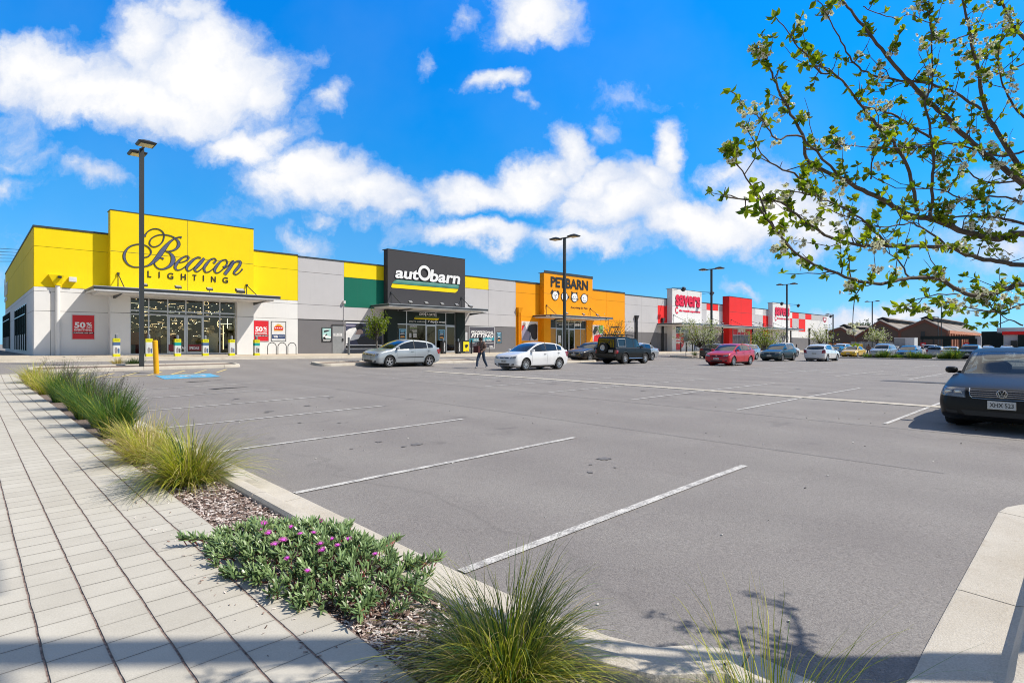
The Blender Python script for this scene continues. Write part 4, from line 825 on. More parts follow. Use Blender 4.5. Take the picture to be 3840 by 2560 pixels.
def face(cx, cy, kind):
    c = zp(Z3, cx, cy, Y3); rx = zp(Z3, cx + 33, cy, Y3).x - c.x; rz = c.z - zp(Z3, cx, cy + 48, Y3).z; y = Y3 - .02
    if kind == 'dog':
        for s in (-1, 1): m.prism([(c.x + s * rx * .35, c.z + rz * .85), (c.x + s * rx * .9, c.z + rz * 1.25), (c.x + s * rx * 1.45, c.z + rz * .5), (c.x + s * rx * 1.05, c.z + rz * .15)][::s], .01, INK, Matrix(((1, 0, 0, 0), (0, 0, -1, y), (0, 1, 0, 0), (0, 0, 0, 1))))
    if kind == 'cat':
        for s in (-1, 1): m.prism([(c.x + s * rx * .2, c.z + rz * .9), (c.x + s * rx * .9, c.z + rz * 1.3), (c.x + s * rx * .95, c.z + rz * .4)][::s], .01, INK, Matrix(((1, 0, 0, 0), (0, 0, -1, y), (0, 1, 0, 0), (0, 0, 0, 1))))
    if kind == 'fish': m.prism([(c.x + rx * .8, c.z), (c.x + rx * 1.5, c.z - rz * .35), (c.x + rx * 1.5, c.z + rz * .35)], .01, INK, Matrix(((1, 0, 0, 0), (0, 0, -1, y), (0, 1, 0, 0), (0, 0, 0, 1))))
    if kind == 'bird': m.prism([(c.x - rx * 1.5, c.z + rz * .02), (c.x - rx * .8, c.z - rz * .15), (c.x - rx * .8, c.z + rz * .2)], .01, INK, Matrix(((1, 0, 0, 0), (0, 0, -1, y), (0, 1, 0, 0), (0, 0, 0, 1)))); m.prism([(c.x + rx * .6, c.z + rz * .6), (c.x + rx * 1.3, c.z + rz * 1.0), (c.x + rx * 1.0, c.z + rz * .5)], .01, INK, Matrix(((1, 0, 0, 0), (0, 0, -1, y), (0, 1, 0, 0), (0, 0, 0, 1))))
    disc(m, c.x, c.z, rx * 1.08, rz * 1.05, y - .012, INK, .008); disc(m, c.x, c.z, rx * .9, rz * .9, y - .022, LWH, .006)
    yy = y - .03
    if kind == 'dog': 
        for s in (-1, 1): disc(m, c.x + s * rx * .4, c.z + rz * .2, rx * .12, rz * .1, yy, INK, .004, 10)
        disc(m, c.x, c.z - rz * .05, rx * .22, rz * .16, yy, INK, .004, 12, .5); stroke_p([(c.x, c.z - rz * .1), (c.x, c.z - rz * .5), (c.x - rx * .25, c.z - rz * .75)], yy); stroke_p([(c.x, c.z - rz * .5), (c.x + rx * .25, c.z - rz * .75)], yy)
    if kind == 'fish': disc(m, c.x - rx * .45, c.z + rz * .1, rx * .13, rz * .1, yy, INK, .004, 10); disc(m, c.x + rx * .2, c.z, rx * .12, rz * .1, yy, INK, .004, 10)
    if kind == 'cat':
        disc(m, c.x, c.z - rz * .3, rx * .12, rz * .08, yy, INK, .004, 10)
        for s in (-1, 1):
            disc(m, c.x + s * rx * .35, c.z + rz * .1, rx * .1, rz * .08, yy, INK, .004, 10)
            for k in (-1, 0, 1): stroke_p([(c.x + s * rx * .35, c.z - rz * (.33 + .1 * k)), (c.x + s * rx * 1.3, c.z - rz * (.33 + .18 * k))], yy)
    if kind == 'bird': disc(m, c.x - rx * .3, c.z + rz * .1, rx * .11, rz * .09, yy, INK, .004, 10); disc(m, c.x + rx * .1, c.z - rz * .25, rx * .45, rz * .4, yy, INK, .004, 14, .8, 190, 340)
def stroke_p(P, y, w=.035):
    for a, c in zip(P, P[1:]):
        a = Vector(a); c = Vector(c); d = (c - a).normalized(); n = Vector((-d.y, d.x)) * w / 2
        m.prism([tuple(a - n), tuple(c - n), tuple(c + n), tuple(a + n)], .004, INK, Matrix(((1, 0, 0, 0), (0, 0, -1, y), (0, 1, 0, 0), (0, 0, 0, 1))))
face(640, 438, 'dog'); face(737, 449, 'fish'); face(840, 457, 'cat'); face(942, 468, 'bird')
put_px(m, 'Everything for Pets', Z3, 803, 548, 575, 978, Y3, INK, .012, .015, shear=.3); part(m, 'sign_lettering', r3, under=tw)
zg = zb(g0) + .01
ORW = mat('ochre_window_film', (.42, .20, .01), .3); fill = {(i, 1): mat('header_black', (.012, .018, .018), .4) for i in range(6)}; fill.update({(0, 0): ORW, (4, 0): ORW})
glazing(r3, g0, g1, Y3 + .12, zg, EYE + oz3, [zp(Z3, q, 800, Y3).x for q in (660, 725, 790, 850, 915)], [zp(Z3, 595, 775, Y3).z], doors=(1, 3), fill={**fill, (5, 0): ORW, (0, 0): ORW})
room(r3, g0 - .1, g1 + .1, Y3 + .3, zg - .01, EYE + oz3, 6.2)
m = MB(); GLD = mat('pale_gold_letter', (.62, .56, .30), .5); put_px(m, 'WELCOME TO YOUR PROSPECT STORE', Z3, 655, 693, 708, 918, Y3 + .12, GLD, .012, .006, bold=.02); put_px(m, 'We look forward to seeing you and your', Z3, 660, 720, 729, 832, Y3 + .12, LWH, .012, .006, bold=.02); put_px(m, 'pets with our team members', Z3, 680, 737, 746, 818, Y3 + .12, LWH, .012, .006, bold=.02)
for k in range(4): p = zp(Z3, 848 + 18 * k, 742, Y3 + .12); disc(m, p.x, p.z, .14, .16, p.y - .012, LWH, .006, 12)
for xl, yt, yb_, xr, mt in ((673, 850, 935, 700, POW), (676, 925, 962, 697, mat('yellow_notice', (.5, .42, .06), .5))): quad(m, Z3, xl, yt, yb_, xr, Y3 + .1, mt, .02, .004)
part(m, 'window_lettering', r3)
cl0 = FX(2068, 38.3); cl1 = FX(2297, 38.3); zc3 = zp(Z3, 607, 632, 38.3).z - EYE
canopy(r3, cl0, cl1, 38.3, zc3, .28, lights=[FX(1850 + q / 2.767, 38.5) for q in (765, 940, 1083)], ties=[(FX(2049, Y3), Y3, zp(Z3, 549, 540, Y3).z - EYE), (FX(2213, Y3), Y3, zp(Z3, 1004, 573, Y3).z - EYE)], beams=[zp(Z3, 600, 680).x])
m = MB(); p = zp(Z3, 568, 643, 38.3); m.box(cl0 - .04, cl0 - .03, 38.5, 39.0, p.z - .1, p.z + .05, POW); part(m, 'canopy_notice', r3)
def downpipe(root, cxp, fr, yt, mt, Y=YF, s=1.0, two=True):
    x = zp(fr, cxp, yt).x; zt = zp(fr, cxp, yt).z; m = MB(); w = .34 * s
    m.add([(x - w, Y - .32, zt), (x + w, Y - .32, zt), (x + w, Y, zt), (x - w, Y, zt), (x - w * .5, Y - .2, zt - .55), (x + w * .5, Y - .2, zt - .55), (x + w * .5, Y, zt - .55), (x - w * .5, Y, zt - .55)], [(0, 1, 2, 3), (7, 6, 5, 4), (0, 4, 5, 1), (1, 5, 6, 2), (3, 7, 4, 0)], mt)
    for dx in ((-.12, .14) if two else (0,)): m.tube([(x + dx, Y - .12, zt - .5), (x + dx, Y - .12, zb(x) - .05)], .085, mt, 10)
    part(m, 'downpipe', root, smooth=False)
downpipe(r3, 263, Z3, 562, ORA)
m = MB(); quad(m, Z3, 293, 702, 905, 460, YF, POW, .003, .015)
for pts, mt in (([(295, 900), (300, 800), (330, 740), (345, 790), (380, 830), (370, 903)], MLIL), ([(296, 800), (300, 745), (325, 740), (332, 775), (318, 810)], PRED), ([(305, 742), (308, 715), (330, 712), (338, 738), (320, 755)], MSK), ([(350, 800), (372, 745), (400, 735), (440, 730), (458, 745), (455, 880), (430, 900), (400, 880), (385, 820)], MBK), ([(340, 903), (350, 830), (375, 810), (390, 860), (385, 903)], mat('denim_print', (.08, .12, .2), .6)), ([(420, 742), (432, 728), (446, 738), (440, 756), (425, 756)], mat('poster_gold', (.75, .38, .03), .5))): polyp(m, Z3, pts, YF, mt, .022 + .002 * len(pts), .002)
tag(m.build('dog_banner'), 'tall banner picturing a kneeling person beside a big black dog', 'banner')
m = MB(); quad(m, Z3, 1030, 742, 915, 1142, YF, mat('pale_print', (.55, .53, .55), .5), .003, .015)
for pts, mt in (([(1090, 800), (1095, 750), (1140, 745), (1140, 830), (1110, 830)], mat('leaf_print', (.15, .35, .08), .6)), ([(1036, 810), (1050, 760), (1080, 755), (1085, 790), (1060, 830), (1045, 850)], MBK), ([(1060, 790), (1080, 775), (1095, 800), (1085, 830), (1065, 825)], MSK), ([(1040, 912), (1050, 850), (1100, 840), (1135, 870), (1135, 912)], PRED)): polyp(m, Z3, pts, YF, mt, .022 + .003 * len(pts), .002)
tag(m.build('portrait_banner'), 'square banner picturing a dark haired person with green leaves right of the pet shop doors', 'banner')
m = MB(); put_px(m, 'dogwash', Z3, 1215, 752, 772, 1322, YF, INK, .01, .01, bold=.05, shear=.1); put_px(m, 'Grooming', Z3, 1262, 800, 825, 1325, YF, mat('pale_gold_letter', (.6, .4, .1)), .01, .01); part(m, 'wall_lettering', r3)

# ---------------------------------------------------------------- 4: the long white and red checkered store
XE = FX(3106); r4 = shop('thrift_store', XD_, 'long white store chequered in red and grey with two bubble letter signs')
lo = zb(XE) - .5; m = MB(); m.box(XD_, XE, YF + .03, YF + 30, lo, EYE + 6.1, JNT)
RA = 6.15; c_ = lambda q: zp(Z4, q, 500).x
dg = lambda x: zb(x) - EYE + 2.45
def band(q0, q1, *sp):
    a, c = c_(q0), c_(q1); z = RA - .0
    for (yb_, mt) in sp:
        z1 = zp(Z4, (q0 + q1) / 2, yb_).z - EYE if yb_ is not None else dg(a)
        panels(m, [(a, c, z1, z, mt)], gap=.009); z = z1
    panels(m, [(a, c, lo - EYE, z, DGR)], gap=.009)
m2_ = FX(2405)
panels(m, [(XD_, m2_, 5.0, RA, LGR), (XD_, m2_, 2.8, 5.0, LGR), (XD_, m2_, dg(XD_), 2.8, LGR), (XD_, m2_, lo - EYE, dg(XD_), DGR)], gap=.009)
panels(m, [(m2_, c_(55), 5.0, RA, LGR), (m2_, c_(55), 2.8, 5.0, LGR), (m2_, c_(55), dg(XD_), 2.8, LGR), (m2_, c_(55), lo - EYE, dg(XD_), DGR)], gap=.009)
band(55, 155, (322, LGR), (550, RED), (None, LGR)); band(155, 235, (322, DGR), (550, RED), (None, LGR)); band(600, 670, (375, LGR), (None, LGR)); band(670, 815, (382, RED), (540, WHT), (None, LGR)); band(815, 892, (390, LGR), (None, WHT)); band(892, 990, (395, DGR), (None, LGR))  # last dark top panel is the red tower's shadow, painted on the wall
band(1225, 1285, (430, LGR), (None, LGR)); band(1285, 1380, (440, WHT), (None, LGR)); band(1380, 1466, (450, LGR), (None, RED)); band(1466, 1530, (450, DGR), (None, LGR))  # last dark top panel is painted shade beside the second sign tower
band(1700, 1750, (480, WHT), (600, RED), (None, WHT)); band(1750, 1832, (485, RED), (610, LGR), (None, WHT)); band(1832, 1915, (492, LGR), (650, RED), (None, WHT)); band(1915, 1992, (498, RED), (None, WHT)); band(1992, 2065, (507, LGR), (None, WHT)); band(2065, 2140, (512, LGR), (None, WHT)); band(2140, 2204, (None, WHT))
m.box(XE, XE + .01, YF, YF + 30, lo, EYE + 6.1, WHT); part(m, 'wall', r4)
for a, c in ((XD_, c_(235)), (c_(600), c_(960)), (c_(1240), c_(1505)), (c_(1720), XE)): m = MB(); m.box(a, c, YF - .03, YF + .2, EYE + RA, EYE + RA + .12, CAP); part(m, 'parapet_capping', r4)
PR4 = .8; Y4 = YF - PR4
SAV = mat('crimson_lettering', (.75, .0, .04), .45, var=.03); SAVD = mat('dark_crimson_drop_shadow', (.16, .0, .015), .5)
def savers(px0, px1, ytop, L):
    x0, x1, Y, tw = block(r4, px0, px1, PR4, onY(px0, ytop, Y4).z - EYE, WHT, joints=[('v', (FX(px0, Y4) + FX(px1, Y4)) / 2, dg(FX(px0)) ), ('h', L[4] if False else zp(Z4, L[0], L[5], Y4).z - EYE)])
    m = MB(); (xl, yt, yb_, xr, _, _) = L
    put_px(m, 'savers', Z4, xl, yt + 8, yb_ + 8, xr - 4, Y4, SAVD, .012, .03, bold=.05, spacing=1.0); put_px(m, 'savers', Z4, xl + 4, yt, yb_, xr, Y4, SAV, .044, .03, bold=.035, spacing=1.0)  # dark copy offset low and left paints the letters' shadow
    h = yb_ - yt; w = xr - xl
    put_px(m, 'the recycle superstore', Z4, xl + w * .15, yb_ + h * .32, yb_ + h * .56, xr, Y4, SAV, .012, .03, bold=.05, shear=.1)
    p = zp(Z4, xl + w * .06, yb_ + h * .40, Y4); disc(m, p.x, p.z, .42, .5, Y4 - .02, SAV, .02, 20, .62, 40, 330)
    part(m, 'sign_lettering', r4, under=tw)
    return x0, x1
s0, s1 = savers(2521, 2631, 1081, (277, 178, 322, 590, 0, 325)); s2, s3 = savers(2897.5, 2963, 1134, (1530, 335, 438, 1715, 0, 470))
YR = YF - 1.1; x0, x1 = FX(2735, YR), FX(2820, YR)
m = MB(); m.box(x0, x1, YR, YF - .004, lo, onY(2735, 1111, YR).z, RED); zz = onY(2735, 1111, YR).z
m.box((x0 + x1) / 2 - .02, (x0 + x1) / 2 + .02, YR - .002, YR + .01, EYE + 1, zz - .01, JNT); m.box(x0, x1, YR - .002, YR + .01, zp(Z4, 1100, 410, YR).z - .02, zp(Z4, 1100, 410, YR).z + .02, JNT); m.box(x0 - .03, x1 + .03, YR - .03, YF, zz + .003, zz + .06, CAP)
part(m, 'red_tower', r4)
y_ = YR - .02; ga, gb = zp(ZS, 1658, 700, y_).x, zp(ZS, 2090, 700, y_).x; z0 = zb(ga) + .02; z1 = zp(ZS, 1658, 545, y_).z; zm = zp(ZS, 1658, 712, y_).z
glazing(r4, ga, gb, YR - .1, z0, z1, [lerp(ga, gb, .25), lerp(ga, gb, .45), lerp(ga, gb, .75)], [zm], fill={**{(i, 1): PRED for i in range(4)}, **{(i, 0): mat('clothes_behind_glass', (.16, .12, .13), .3, var=.9, scale=1.6) for i in range(4)}})
m = MB(); put_text(m, 'savers', (lerp(ga, gb, .3), YR - .1, zm + .45), (1, 0, 0), (0, 0, 1), (gb - ga) * .4, .8, LWH, .01, bold=.05); part(m, 'window_lettering', r4)
# windows of the first sign tower
y_ = Y4 - .012; m = MB()
for a, c, t_, bo, mt in ((240, 342, 480, 655, GLS), (352, 460, 480, 655, GLS), (240, 342, 668, 1090, PRED), (352, 455, 668, 1090, POW), (462, 560, 668, 1090, POW), (566, 690, 668, 1090, POW), (690, 780, 700, 1090, POW)): quad(m, ZS, a, t_, bo, c, y_, mt if mt is not GLS else mat('dark_pane2', (.05, .06, .065), .06), .0, .012)
polyp(m, ZS, [(352, 675), (430, 675), (448, 800), (430, 950), (385, 1040), (352, 1020)], y_, PRED, .02, .004)
put_px(m, 'red', ZS, 243, 770, 850, 338, y_, LWH, .016, .004, bold=.05); put_px(m, 'nose', ZS, 243, 868, 925, 338, y_, LWH, .016, .004, bold=.04); put_px(m, 'donate', ZS, 465, 765, 855, 690, y_, PRED, .016, .004, bold=.05)
polyp(m, ZS, [(690, 1090), (700, 900), (690, 800), (720, 770), (750, 800), (745, 900), (755, 1090), (735, 1090), (725, 980), (710, 1090)], y_, NAVY, .02, .004)
for q in (345, 458, 565): quad(m, ZS, q - 3, 480, 1090, q + 3, y_, ALU, .012, .02)
quad(m, ZS, 238, 655, 665, 780, y_, ALU, .012, .02)
part(m, 'window_graphics', r4)
YC = 37.3; k0, k1 = FX(2556, YC), FX(3014, YC); zc4 = zp(Z4, 356, 532, YC).z - EYE
zc5 = zp(Z4, 1890, 620, YC).z - EYE
canopy(r4, k0, k1, YC, (zc4 + zc5) / 2, .32, lights=[FX(2450 + q / 3.36, 37.6) for q in (870, 1255, 1690, 1752, 1812)], ties=[(FX(2450 + q / 3.36, Yq), Yq, zp(Z4, q, yq, Yq).z - EYE) for q, yq, Yq in ((255, 440, Y4), (745, 487, YF), (980, 500, YR), (1235, 520, YF), (1335, 535, YF), (1515, 543, Y4))])
for q in (870, 1250, 1732): x = FX(2450 + q / 3.36, 38.4); m = MB(); m.box(x - .1, x + .1, 38.3, 38.5, zb(x) - .05, EYE + (zc4 + zc5) / 2 - .33, BLK); part(m, 'canopy_post', r4)
for q, yt in ((110, 478), (1960, 605), (2178, 618)): downpipe(r4, q, Z4, yt, BLK, s=1.0)
downpipe(r4, 1478, (1850, 950, 2.767), 645, BLK)
m = MB()
for (x, z_, dx) in ((s0, onY(2521, 1081, Y4).z, 1.0), (s1, onY(2631, 1090, Y4).z, 1.0), (s2, onY(2897, 1134, Y4).z, 1.0)):
    pass
for (bx, lx, ly, lz) in ((zp(Z4, 235, 100, Y4), 380, 115, 0), (zp(Z4, 600, 150, Y4), 738, 168, 0), (zp(Z4, 1500, 278, Y4), 1620, 298, 0), (zp(Z4, 1710, 303, Y4), 1828, 322, 0), (zp(Z4, 2150, 442, YF), 2236, 458, 0)):
    e = zp(Z4, lx, ly, 38.6); m = MB(); m.tube([bx, (e.x, 38.6, e.z + .15)], .03, BLK, 6); m.tube([(bx.x, bx.y, bx.z - .35), (e.x, 38.6, e.z + .15)], .02, BLK, 6); m.obox((e.x, 38.6, e.z), (.26, 0, 0), (0, .12, .1), (0, -.15, .22), BLK); part(m, 'arm_floodlight', r4)
m = MB(); a = zp(Z4, 2137, 460); quad(m, Z4, 2137, 462, 600, 2196, YF, LWH, .003, .02); polyp(m, Z4, [(2139, 464), (2182, 472), (2180, 515), (2162, 542), (2142, 520)], YF, mat('shield_red', (.42, .02, .05), .5), .026, .004); polyp(m, Z4, [(2150, 480), (2170, 478), (2172, 505), (2158, 515), (2150, 500)], YF, LWH, .034, .004)
put_px(m, 'Wine Bar', Z4, 2148, 560, 570, 2194, YF, INK, .03, .004, bold=.03); put_px(m, 'Bottleshop', Z4, 2148, 588, 597, 2194, YF, INK, .03, .004, bold=.03)
tag(m.build('shield_sign'), 'white wall sign with a dark red shield at the far end of the row', 'sign')

# footpath and kerb along the shops
m = MB(); FP = mat('shopfront_paving', (0.50, 0.43, 0.34), .85, var=.18, scale=1.2, bump=.004)
n = 60; xs2 = [lerp(-30, 150, i / n) for i in range(n + 1)]
vs = []
for x in xs2: vs += [(x, 34.3, G(x, 34.3) + .15), (x, YF + .05, zb(x)), (x, 34.3, G(x, 34.3) - .1)]
m.add(vs, [(3 * i, 3 * i + 3, 3 * i + 4, 3 * i + 1) for i in range(n)] + [(3 * i + 2, 3 * i + 5, 3 * i + 3, 3 * i) for i in range(n)], FP)
m.add([(-30, YF + .04, zb(-30)), (XA - .1, YF + .04, zb(XA)), (XA - .1, YF + 40, zb(XA)), (-30, YF + 40, zb(-30))], [(0, 1, 2, 3)], mat('lane_asphalt', (0.14, 0.135, 0.135), .9))
tag(m.build('shopfront_footpath'), 'tan footpath running along the shop fronts', kind='structure')
m = MB(); sweep(m, [(-28, 34.3), (20, 34.3), (80, 34.3), (150, 34.3)], [(-.28, -.05), (-.28, .012), (-.02, .006), (0, .14), (.16, .156), (.16, .0)], KERB, side=1, seg=2.4, gap=.015); tag(m.build('shopfront_kerb', smooth=True), 'white concrete kerb along the shopfront road', kind='structure')
m = MB(); p = at(270, 1344); mx, my = p.x, 36.8; m.box(mx - .9, mx + .9, my - .6, my + .6, zb(mx) - .2, zb(mx) - .02, KERB); m.lathe([(0, .0), (.42, .0), (.42, -.02)], BLK, 20, Matrix.Translation((mx, my, zb(mx) - .012))); tag(m.build('pit_lid'), 'round black drain lid in a concrete surround near the yellow corner shop', 'drain lid')

# ================================================================== vehicles
random.seed(5)
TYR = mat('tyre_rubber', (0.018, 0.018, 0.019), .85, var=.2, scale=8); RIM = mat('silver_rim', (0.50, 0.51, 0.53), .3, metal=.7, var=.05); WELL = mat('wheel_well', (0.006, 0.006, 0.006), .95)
TRM = mat('black_trim', (0.012, 0.012, 0.013), .5, var=.05); CHR = mat('chrome', (0.55, 0.55, 0.55), .2, metal=1.0, var=.02); PLA = mat('number_plate_white', (0.62, 0.62, 0.60), .5)
CGL = glassmat('car_glass', (0.40, 0.46, 0.44), 1.6, .01, body=.55, bcol=(.012, .016, .017)); NGL = glassmat('clear_car_glass', (0.70, 0.76, 0.74), 1.5, .01, body=.10, bcol=(.02, .02, .02))
HLG = glassmat('headlight_glass', (0.75, 0.78, 0.8), 2.0, .03, body=.25, bcol=(.3, .3, .32)); RLG = mat('tail_light_red', (0.28, 0.008, 0.01), .12, coat=1.0); AMB = mat('amber_lens', (0.6, 0.2, 0.02), .2)
CABI = mat('cabin_trim', (0.03, 0.03, 0.032), .8); SEAT = mat('seat_fabric', (0.055, 0.055, 0.058), .9)
def paint(name, c, metal=.25, rough=.26, coat=1.0):
    if name in MATS: return MATS[name]
    b = NB(name); v = b.noise(2.0, 4, .6, b.pos()); MATS[name] = b.fin(b.ramp(v, .3, .7, tuple(x * .94 for x in c), tuple(min(1, x * 1.05) for x in c)), rough, metal, .4 if coat > .3 else .22, coat); b.b.inputs['Coat Roughness'].default_value = .08; return MATS[name]
def interp(P, x):
    """smooth curve through (x, y) knots"""
    n = len(P)
    if x <= P[0][0]: return P[0][1]
    if x >= P[-1][0]: return P[-1][1]
    for i in range(n - 1):
        if x <= P[i + 1][0]: break
    def sl_(k):
        if k == 0: return (P[1][1] - P[0][1]) / (P[1][0] - P[0][0])
        if k == n - 1: return (P[-1][1] - P[-2][1]) / (P[-1][0] - P[-2][0])
        a = (P[k][1] - P[k - 1][1]) / (P[k][0] - P[k - 1][0]); b_ = (P[k + 1][1] - P[k][1]) / (P[k + 1][0] - P[k][0])
        return 0 if a * b_ <= 0 else 2 * a * b_ / (a + b_)
    x0, y0 = P[i]; x1, y1 = P[i + 1]; h = x1 - x0; t = (x - x0) / h; m0 = sl_(i) * h; m1 = sl_(i + 1) * h
    return (2 * t ** 3 - 3 * t * t + 1) * y0 + (t ** 3 - 2 * t * t + t) * m0 + (-2 * t ** 3 + 3 * t * t) * y1 + (t ** 3 - t * t) * m1
# car frame: x runs from the nose (0) to the tail (L), y across, z up; the root turns it
TY = {
 'hatch': dict(L=4.15, W=1.71, wb=2.58, fo=.80, R=.31, top=[(0,.42),(.03,.62),(.12,.74),(.45,.87),(.95,.96),(1.15,.985),(2,.97),(3.2,1.0),(3.9,1.03),(4.07,.98),(4.15,.60)],
   cab=[(.98,.975),(1.82,1.38),(2.35,1.475),(3.05,1.445),(3.58,1.33),(4.04,1.00)], belt=[(.9,.93),(1.3,.94),(3.9,1.06)], pil=[1.35, 2.38, 3.26, 3.62], rw=.58),
 'sedan': dict(L=4.70, W=1.77, wb=2.72, fo=.93, R=.315, top=[(0,.40),(.03,.60),(.15,.71),(.5,.82),(1.2,.945),(1.35,.955),(2.5,.95),(3.8,1.02),(4.0,1.03),(4.5,1.02),(4.66,.95),(4.70,.60)],
   cab=[(1.28,.95),(2.05,1.36),(2.75,1.45),(3.3,1.42),(3.60,1.33),(4.12,1.02)], belt=[(1.2,.92),(1.5,.93),(4.1,1.02)], pil=[1.62, 2.62, 3.52, 3.85], rw=.56),
 'wagon': dict(L=4.60, W=1.75, wb=2.70, fo=.90, R=.315, top=[(0,.42),(.03,.62),(.14,.74),(.5,.86),(1.1,.96),(1.3,.98),(2.5,.97),(4.2,1.02),(4.5,1.0),(4.60,.60)],
   cab=[(1.18,.97),(1.95,1.38),(2.6,1.47),(3.9,1.44),(4.20,1.38),(4.50,1.02)], belt=[(1.1,.94),(1.5,.95),(4.4,1.04)], pil=[1.52, 2.52, 3.42, 4.2], rw=.57),
 'suv': dict(L=4.60, W=1.82, wb=2.66, fo=.90, R=.355, top=[(0,.50),(.03,.78),(.15,.92),(.5,1.03),(1.15,1.12),(1.3,1.13),(2.5,1.12),(4.2,1.18),(4.5,1.16),(4.60,.70)],
   cab=[(1.18,1.12),(1.85,1.56),(2.5,1.68),(3.9,1.66),(4.20,1.60),(4.52,1.18)], belt=[(1.1,1.06),(1.5,1.07),(4.4,1.17)], pil=[1.48, 2.48, 3.42, 4.18], rw=.60),
 'fourwd': dict(L=4.52, W=1.80, wb=2.54, fo=.82, R=.375, top=[(0,.62),(.04,.95),(.10,1.08),(.5,1.12),(1.25,1.17),(1.4,1.18),(3,1.17),(4.3,1.17),(4.48,1.17),(4.52,.70)],
   cab=[(1.30,1.17),(1.75,1.78),(2.1,1.84),(2.6,1.86),(2.9,1.93),(4.30,1.92),(4.42,1.86),(4.50,1.19)], belt=[(1.2,1.12),(1.5,1.13),(4.5,1.13)], pil=[1.45, 2.30, 3.20, 4.32], rw=.68),
 'passat': dict(L=4.70, W=1.78, wb=2.70, fo=.95, R=.32, top=[(0,.40),(.02,.60),(.05,.70),(.20,.77),(.6,.86),(1.2,.95),(1.38,.965),(2.5,.95),(3.8,1.02),(4.0,1.03),(4.5,1.01),(4.66,.95),(4.70,.60)],
   cab=[(1.28,.96),(2.10,1.37),(2.75,1.46),(3.3,1.43),(3.62,1.33),(4.15,1.02)], belt=[(1.2,.92),(1.5,.93),(4.1,1.02)], pil=[1.62, 2.62, 3.52, 3.85], rw=.60),
}
def make_car(name, kind, col, label, loc, rz, group='cars in the car park', rims=5, roof=None, glass=None, fine=False, rear_detail=True, opts=()):
    D = TY[kind]; Lc, Wd, wb_, fo, RR = D['L'], D['W'] / 2, D['wb'], D['fo'], D['R']; tall = kind in ('suv', 'fourwd'); boxy = kind == 'fourwd'
    root = empty(name, loc, label, 'car', rz, group); ax = (fo, fo + wb_); gl = glass or CGL
    zbm = .30 if boxy else (.24 if tall else .17)
    def halfw(x, zt=1.0):
        e0, e1, p = (.34, .26, 3.2) if not boxy else (.16, .12, 3.5)
        w = 1.0
        if x < e0: w = (1 - (1 - x / e0) ** p) ** (1 / p) * .40 + .60 if x > 0 else .60
        if x > Lc - e1: w = min(w, (1 - (1 - (Lc - x) / e1) ** p) ** (1 / p) * .30 + .70)
        return Wd * w
    def prof(x):
        """half cross-section of the body at x, bottom to top"""
        zt = interp(D['top'], x); w = halfw(x); zbt = zbm + (.10 * max(0, 1 - x / .25) + .12 * max(0, 1 - (Lc - x) / .35))
        sh = zt - (.07 if not boxy else .035) if (x < D['cab'][0][0] or x > D['cab'][-1][0]) else interp(D['belt'], x) - .02; sh = max(sh, zbt + .12); H = sh - zbt
        P = [(0, zbt), (w * .80, zbt), (w * .93, zbt + .03), (w * .975, zbt + H * .18), (w * .985, zbt + H * .32), (w * 1.0, zbt + H * .50), (w * 1.0, zbt + H * .64), (w * .985, zbt + H * .82), (w * .955, sh), (w * .90, sh + (zt - sh) * .55), (w * .78, sh + (zt - sh) * .85), (w * .40, zt - .004), (0, zt)]
        return P
    step = .03 if fine else .06; n = int(Lc / step); xs_ = sorted(set([0, .01, .03, .06] + [Lc * i / n for i in range(n + 1)] + [Lc - .01, Lc - .03, Lc - .06, Lc]))
    prs = [prof(x) for x in xs_]; K_ = len(prs[0])
    def ups(P, k):                                                # refine the section
        out = []
        for i in range(len(P) - 1):
            kk = k if 2 <= i <= 8 else 1
            for j in range(kk):
                if kk == 1: out.append(P[i]); continue
                p0, p1, p2, p3 = P[i - 1], P[i], P[i + 1], P[min(len(P) - 1, i + 2)]; t = j / kk
                out.append(tuple(0.5 * (2 * b_ + (c - a) * t + (2 * a - 5 * b_ + 4 * c - d) * t * t + (-a + 3 * b_ - 3 * c + d) * t ** 3) for a, b_, c, d in zip(p0, p1, p2, p3)))
        return out + [P[-1]]
    prs = [ups(P, 3 if fine else 2) for P in prs]; K_ = len(prs[0])
    V = []; F = []
    full = 2 * K_ - 2
    for x, P in zip(xs_, prs):
        V += [Vector((x, -y, z)) for y, z in P] + [Vector((x, y, z)) for y, z in reversed(P[1:-1])]
    NX = len(xs_)
    for i in range(NX - 1):
        for j in range(full): F.append((i * full + j, i * full + (j + 1) % full, (i + 1) * full + (j + 1) % full, (i + 1) * full + j))
    F.append(tuple(range(full))[::-1]); F.append(tuple((NX - 1) * full + j for j in range(full)))
    bvh = BVHTree.FromPolygons(V, F)
    # wheel arches
    RA_ = RR + (.055 if not boxy else .085); keep = []
    def arch(v): return any((v.x - a) ** 2 + (v.z - RR) ** 2 < RA_ ** 2 for a in ax) and abs(v.y) > Wd * .45
    for f in F:
        c = sum((V[i] for i in f), Vector()) / len(f)
        if len(f) == 4 and arch(c): continue
        keep.append(f)
    from collections import Counter
    ec = Counter()
    for f in keep:
        for a, b_ in zip(f, f[1:] + f[:1]): ec[frozenset((a, b_))] += 1
    bd = set(); [bd.update(e) for e, c in ec.items() if c == 1]
    for i in bd:
        v = V[i]
        for a in ax:
            d = Vector((v.x - a, 0, v.z - RR))
            if d.length < RA_ * 1.5 and v.z > zbm - .05:
                d = d.normalized() * RA_; V[i] = Vector((a + d.x, v.y, max(RR + d.z, min(v.z, RR + d.z) if d.z < 0 else RR + d.z)))
    m = MB(); c0_, c1_ = D['cab'][0][0] + .10, D['cab'][-1][0] - .10
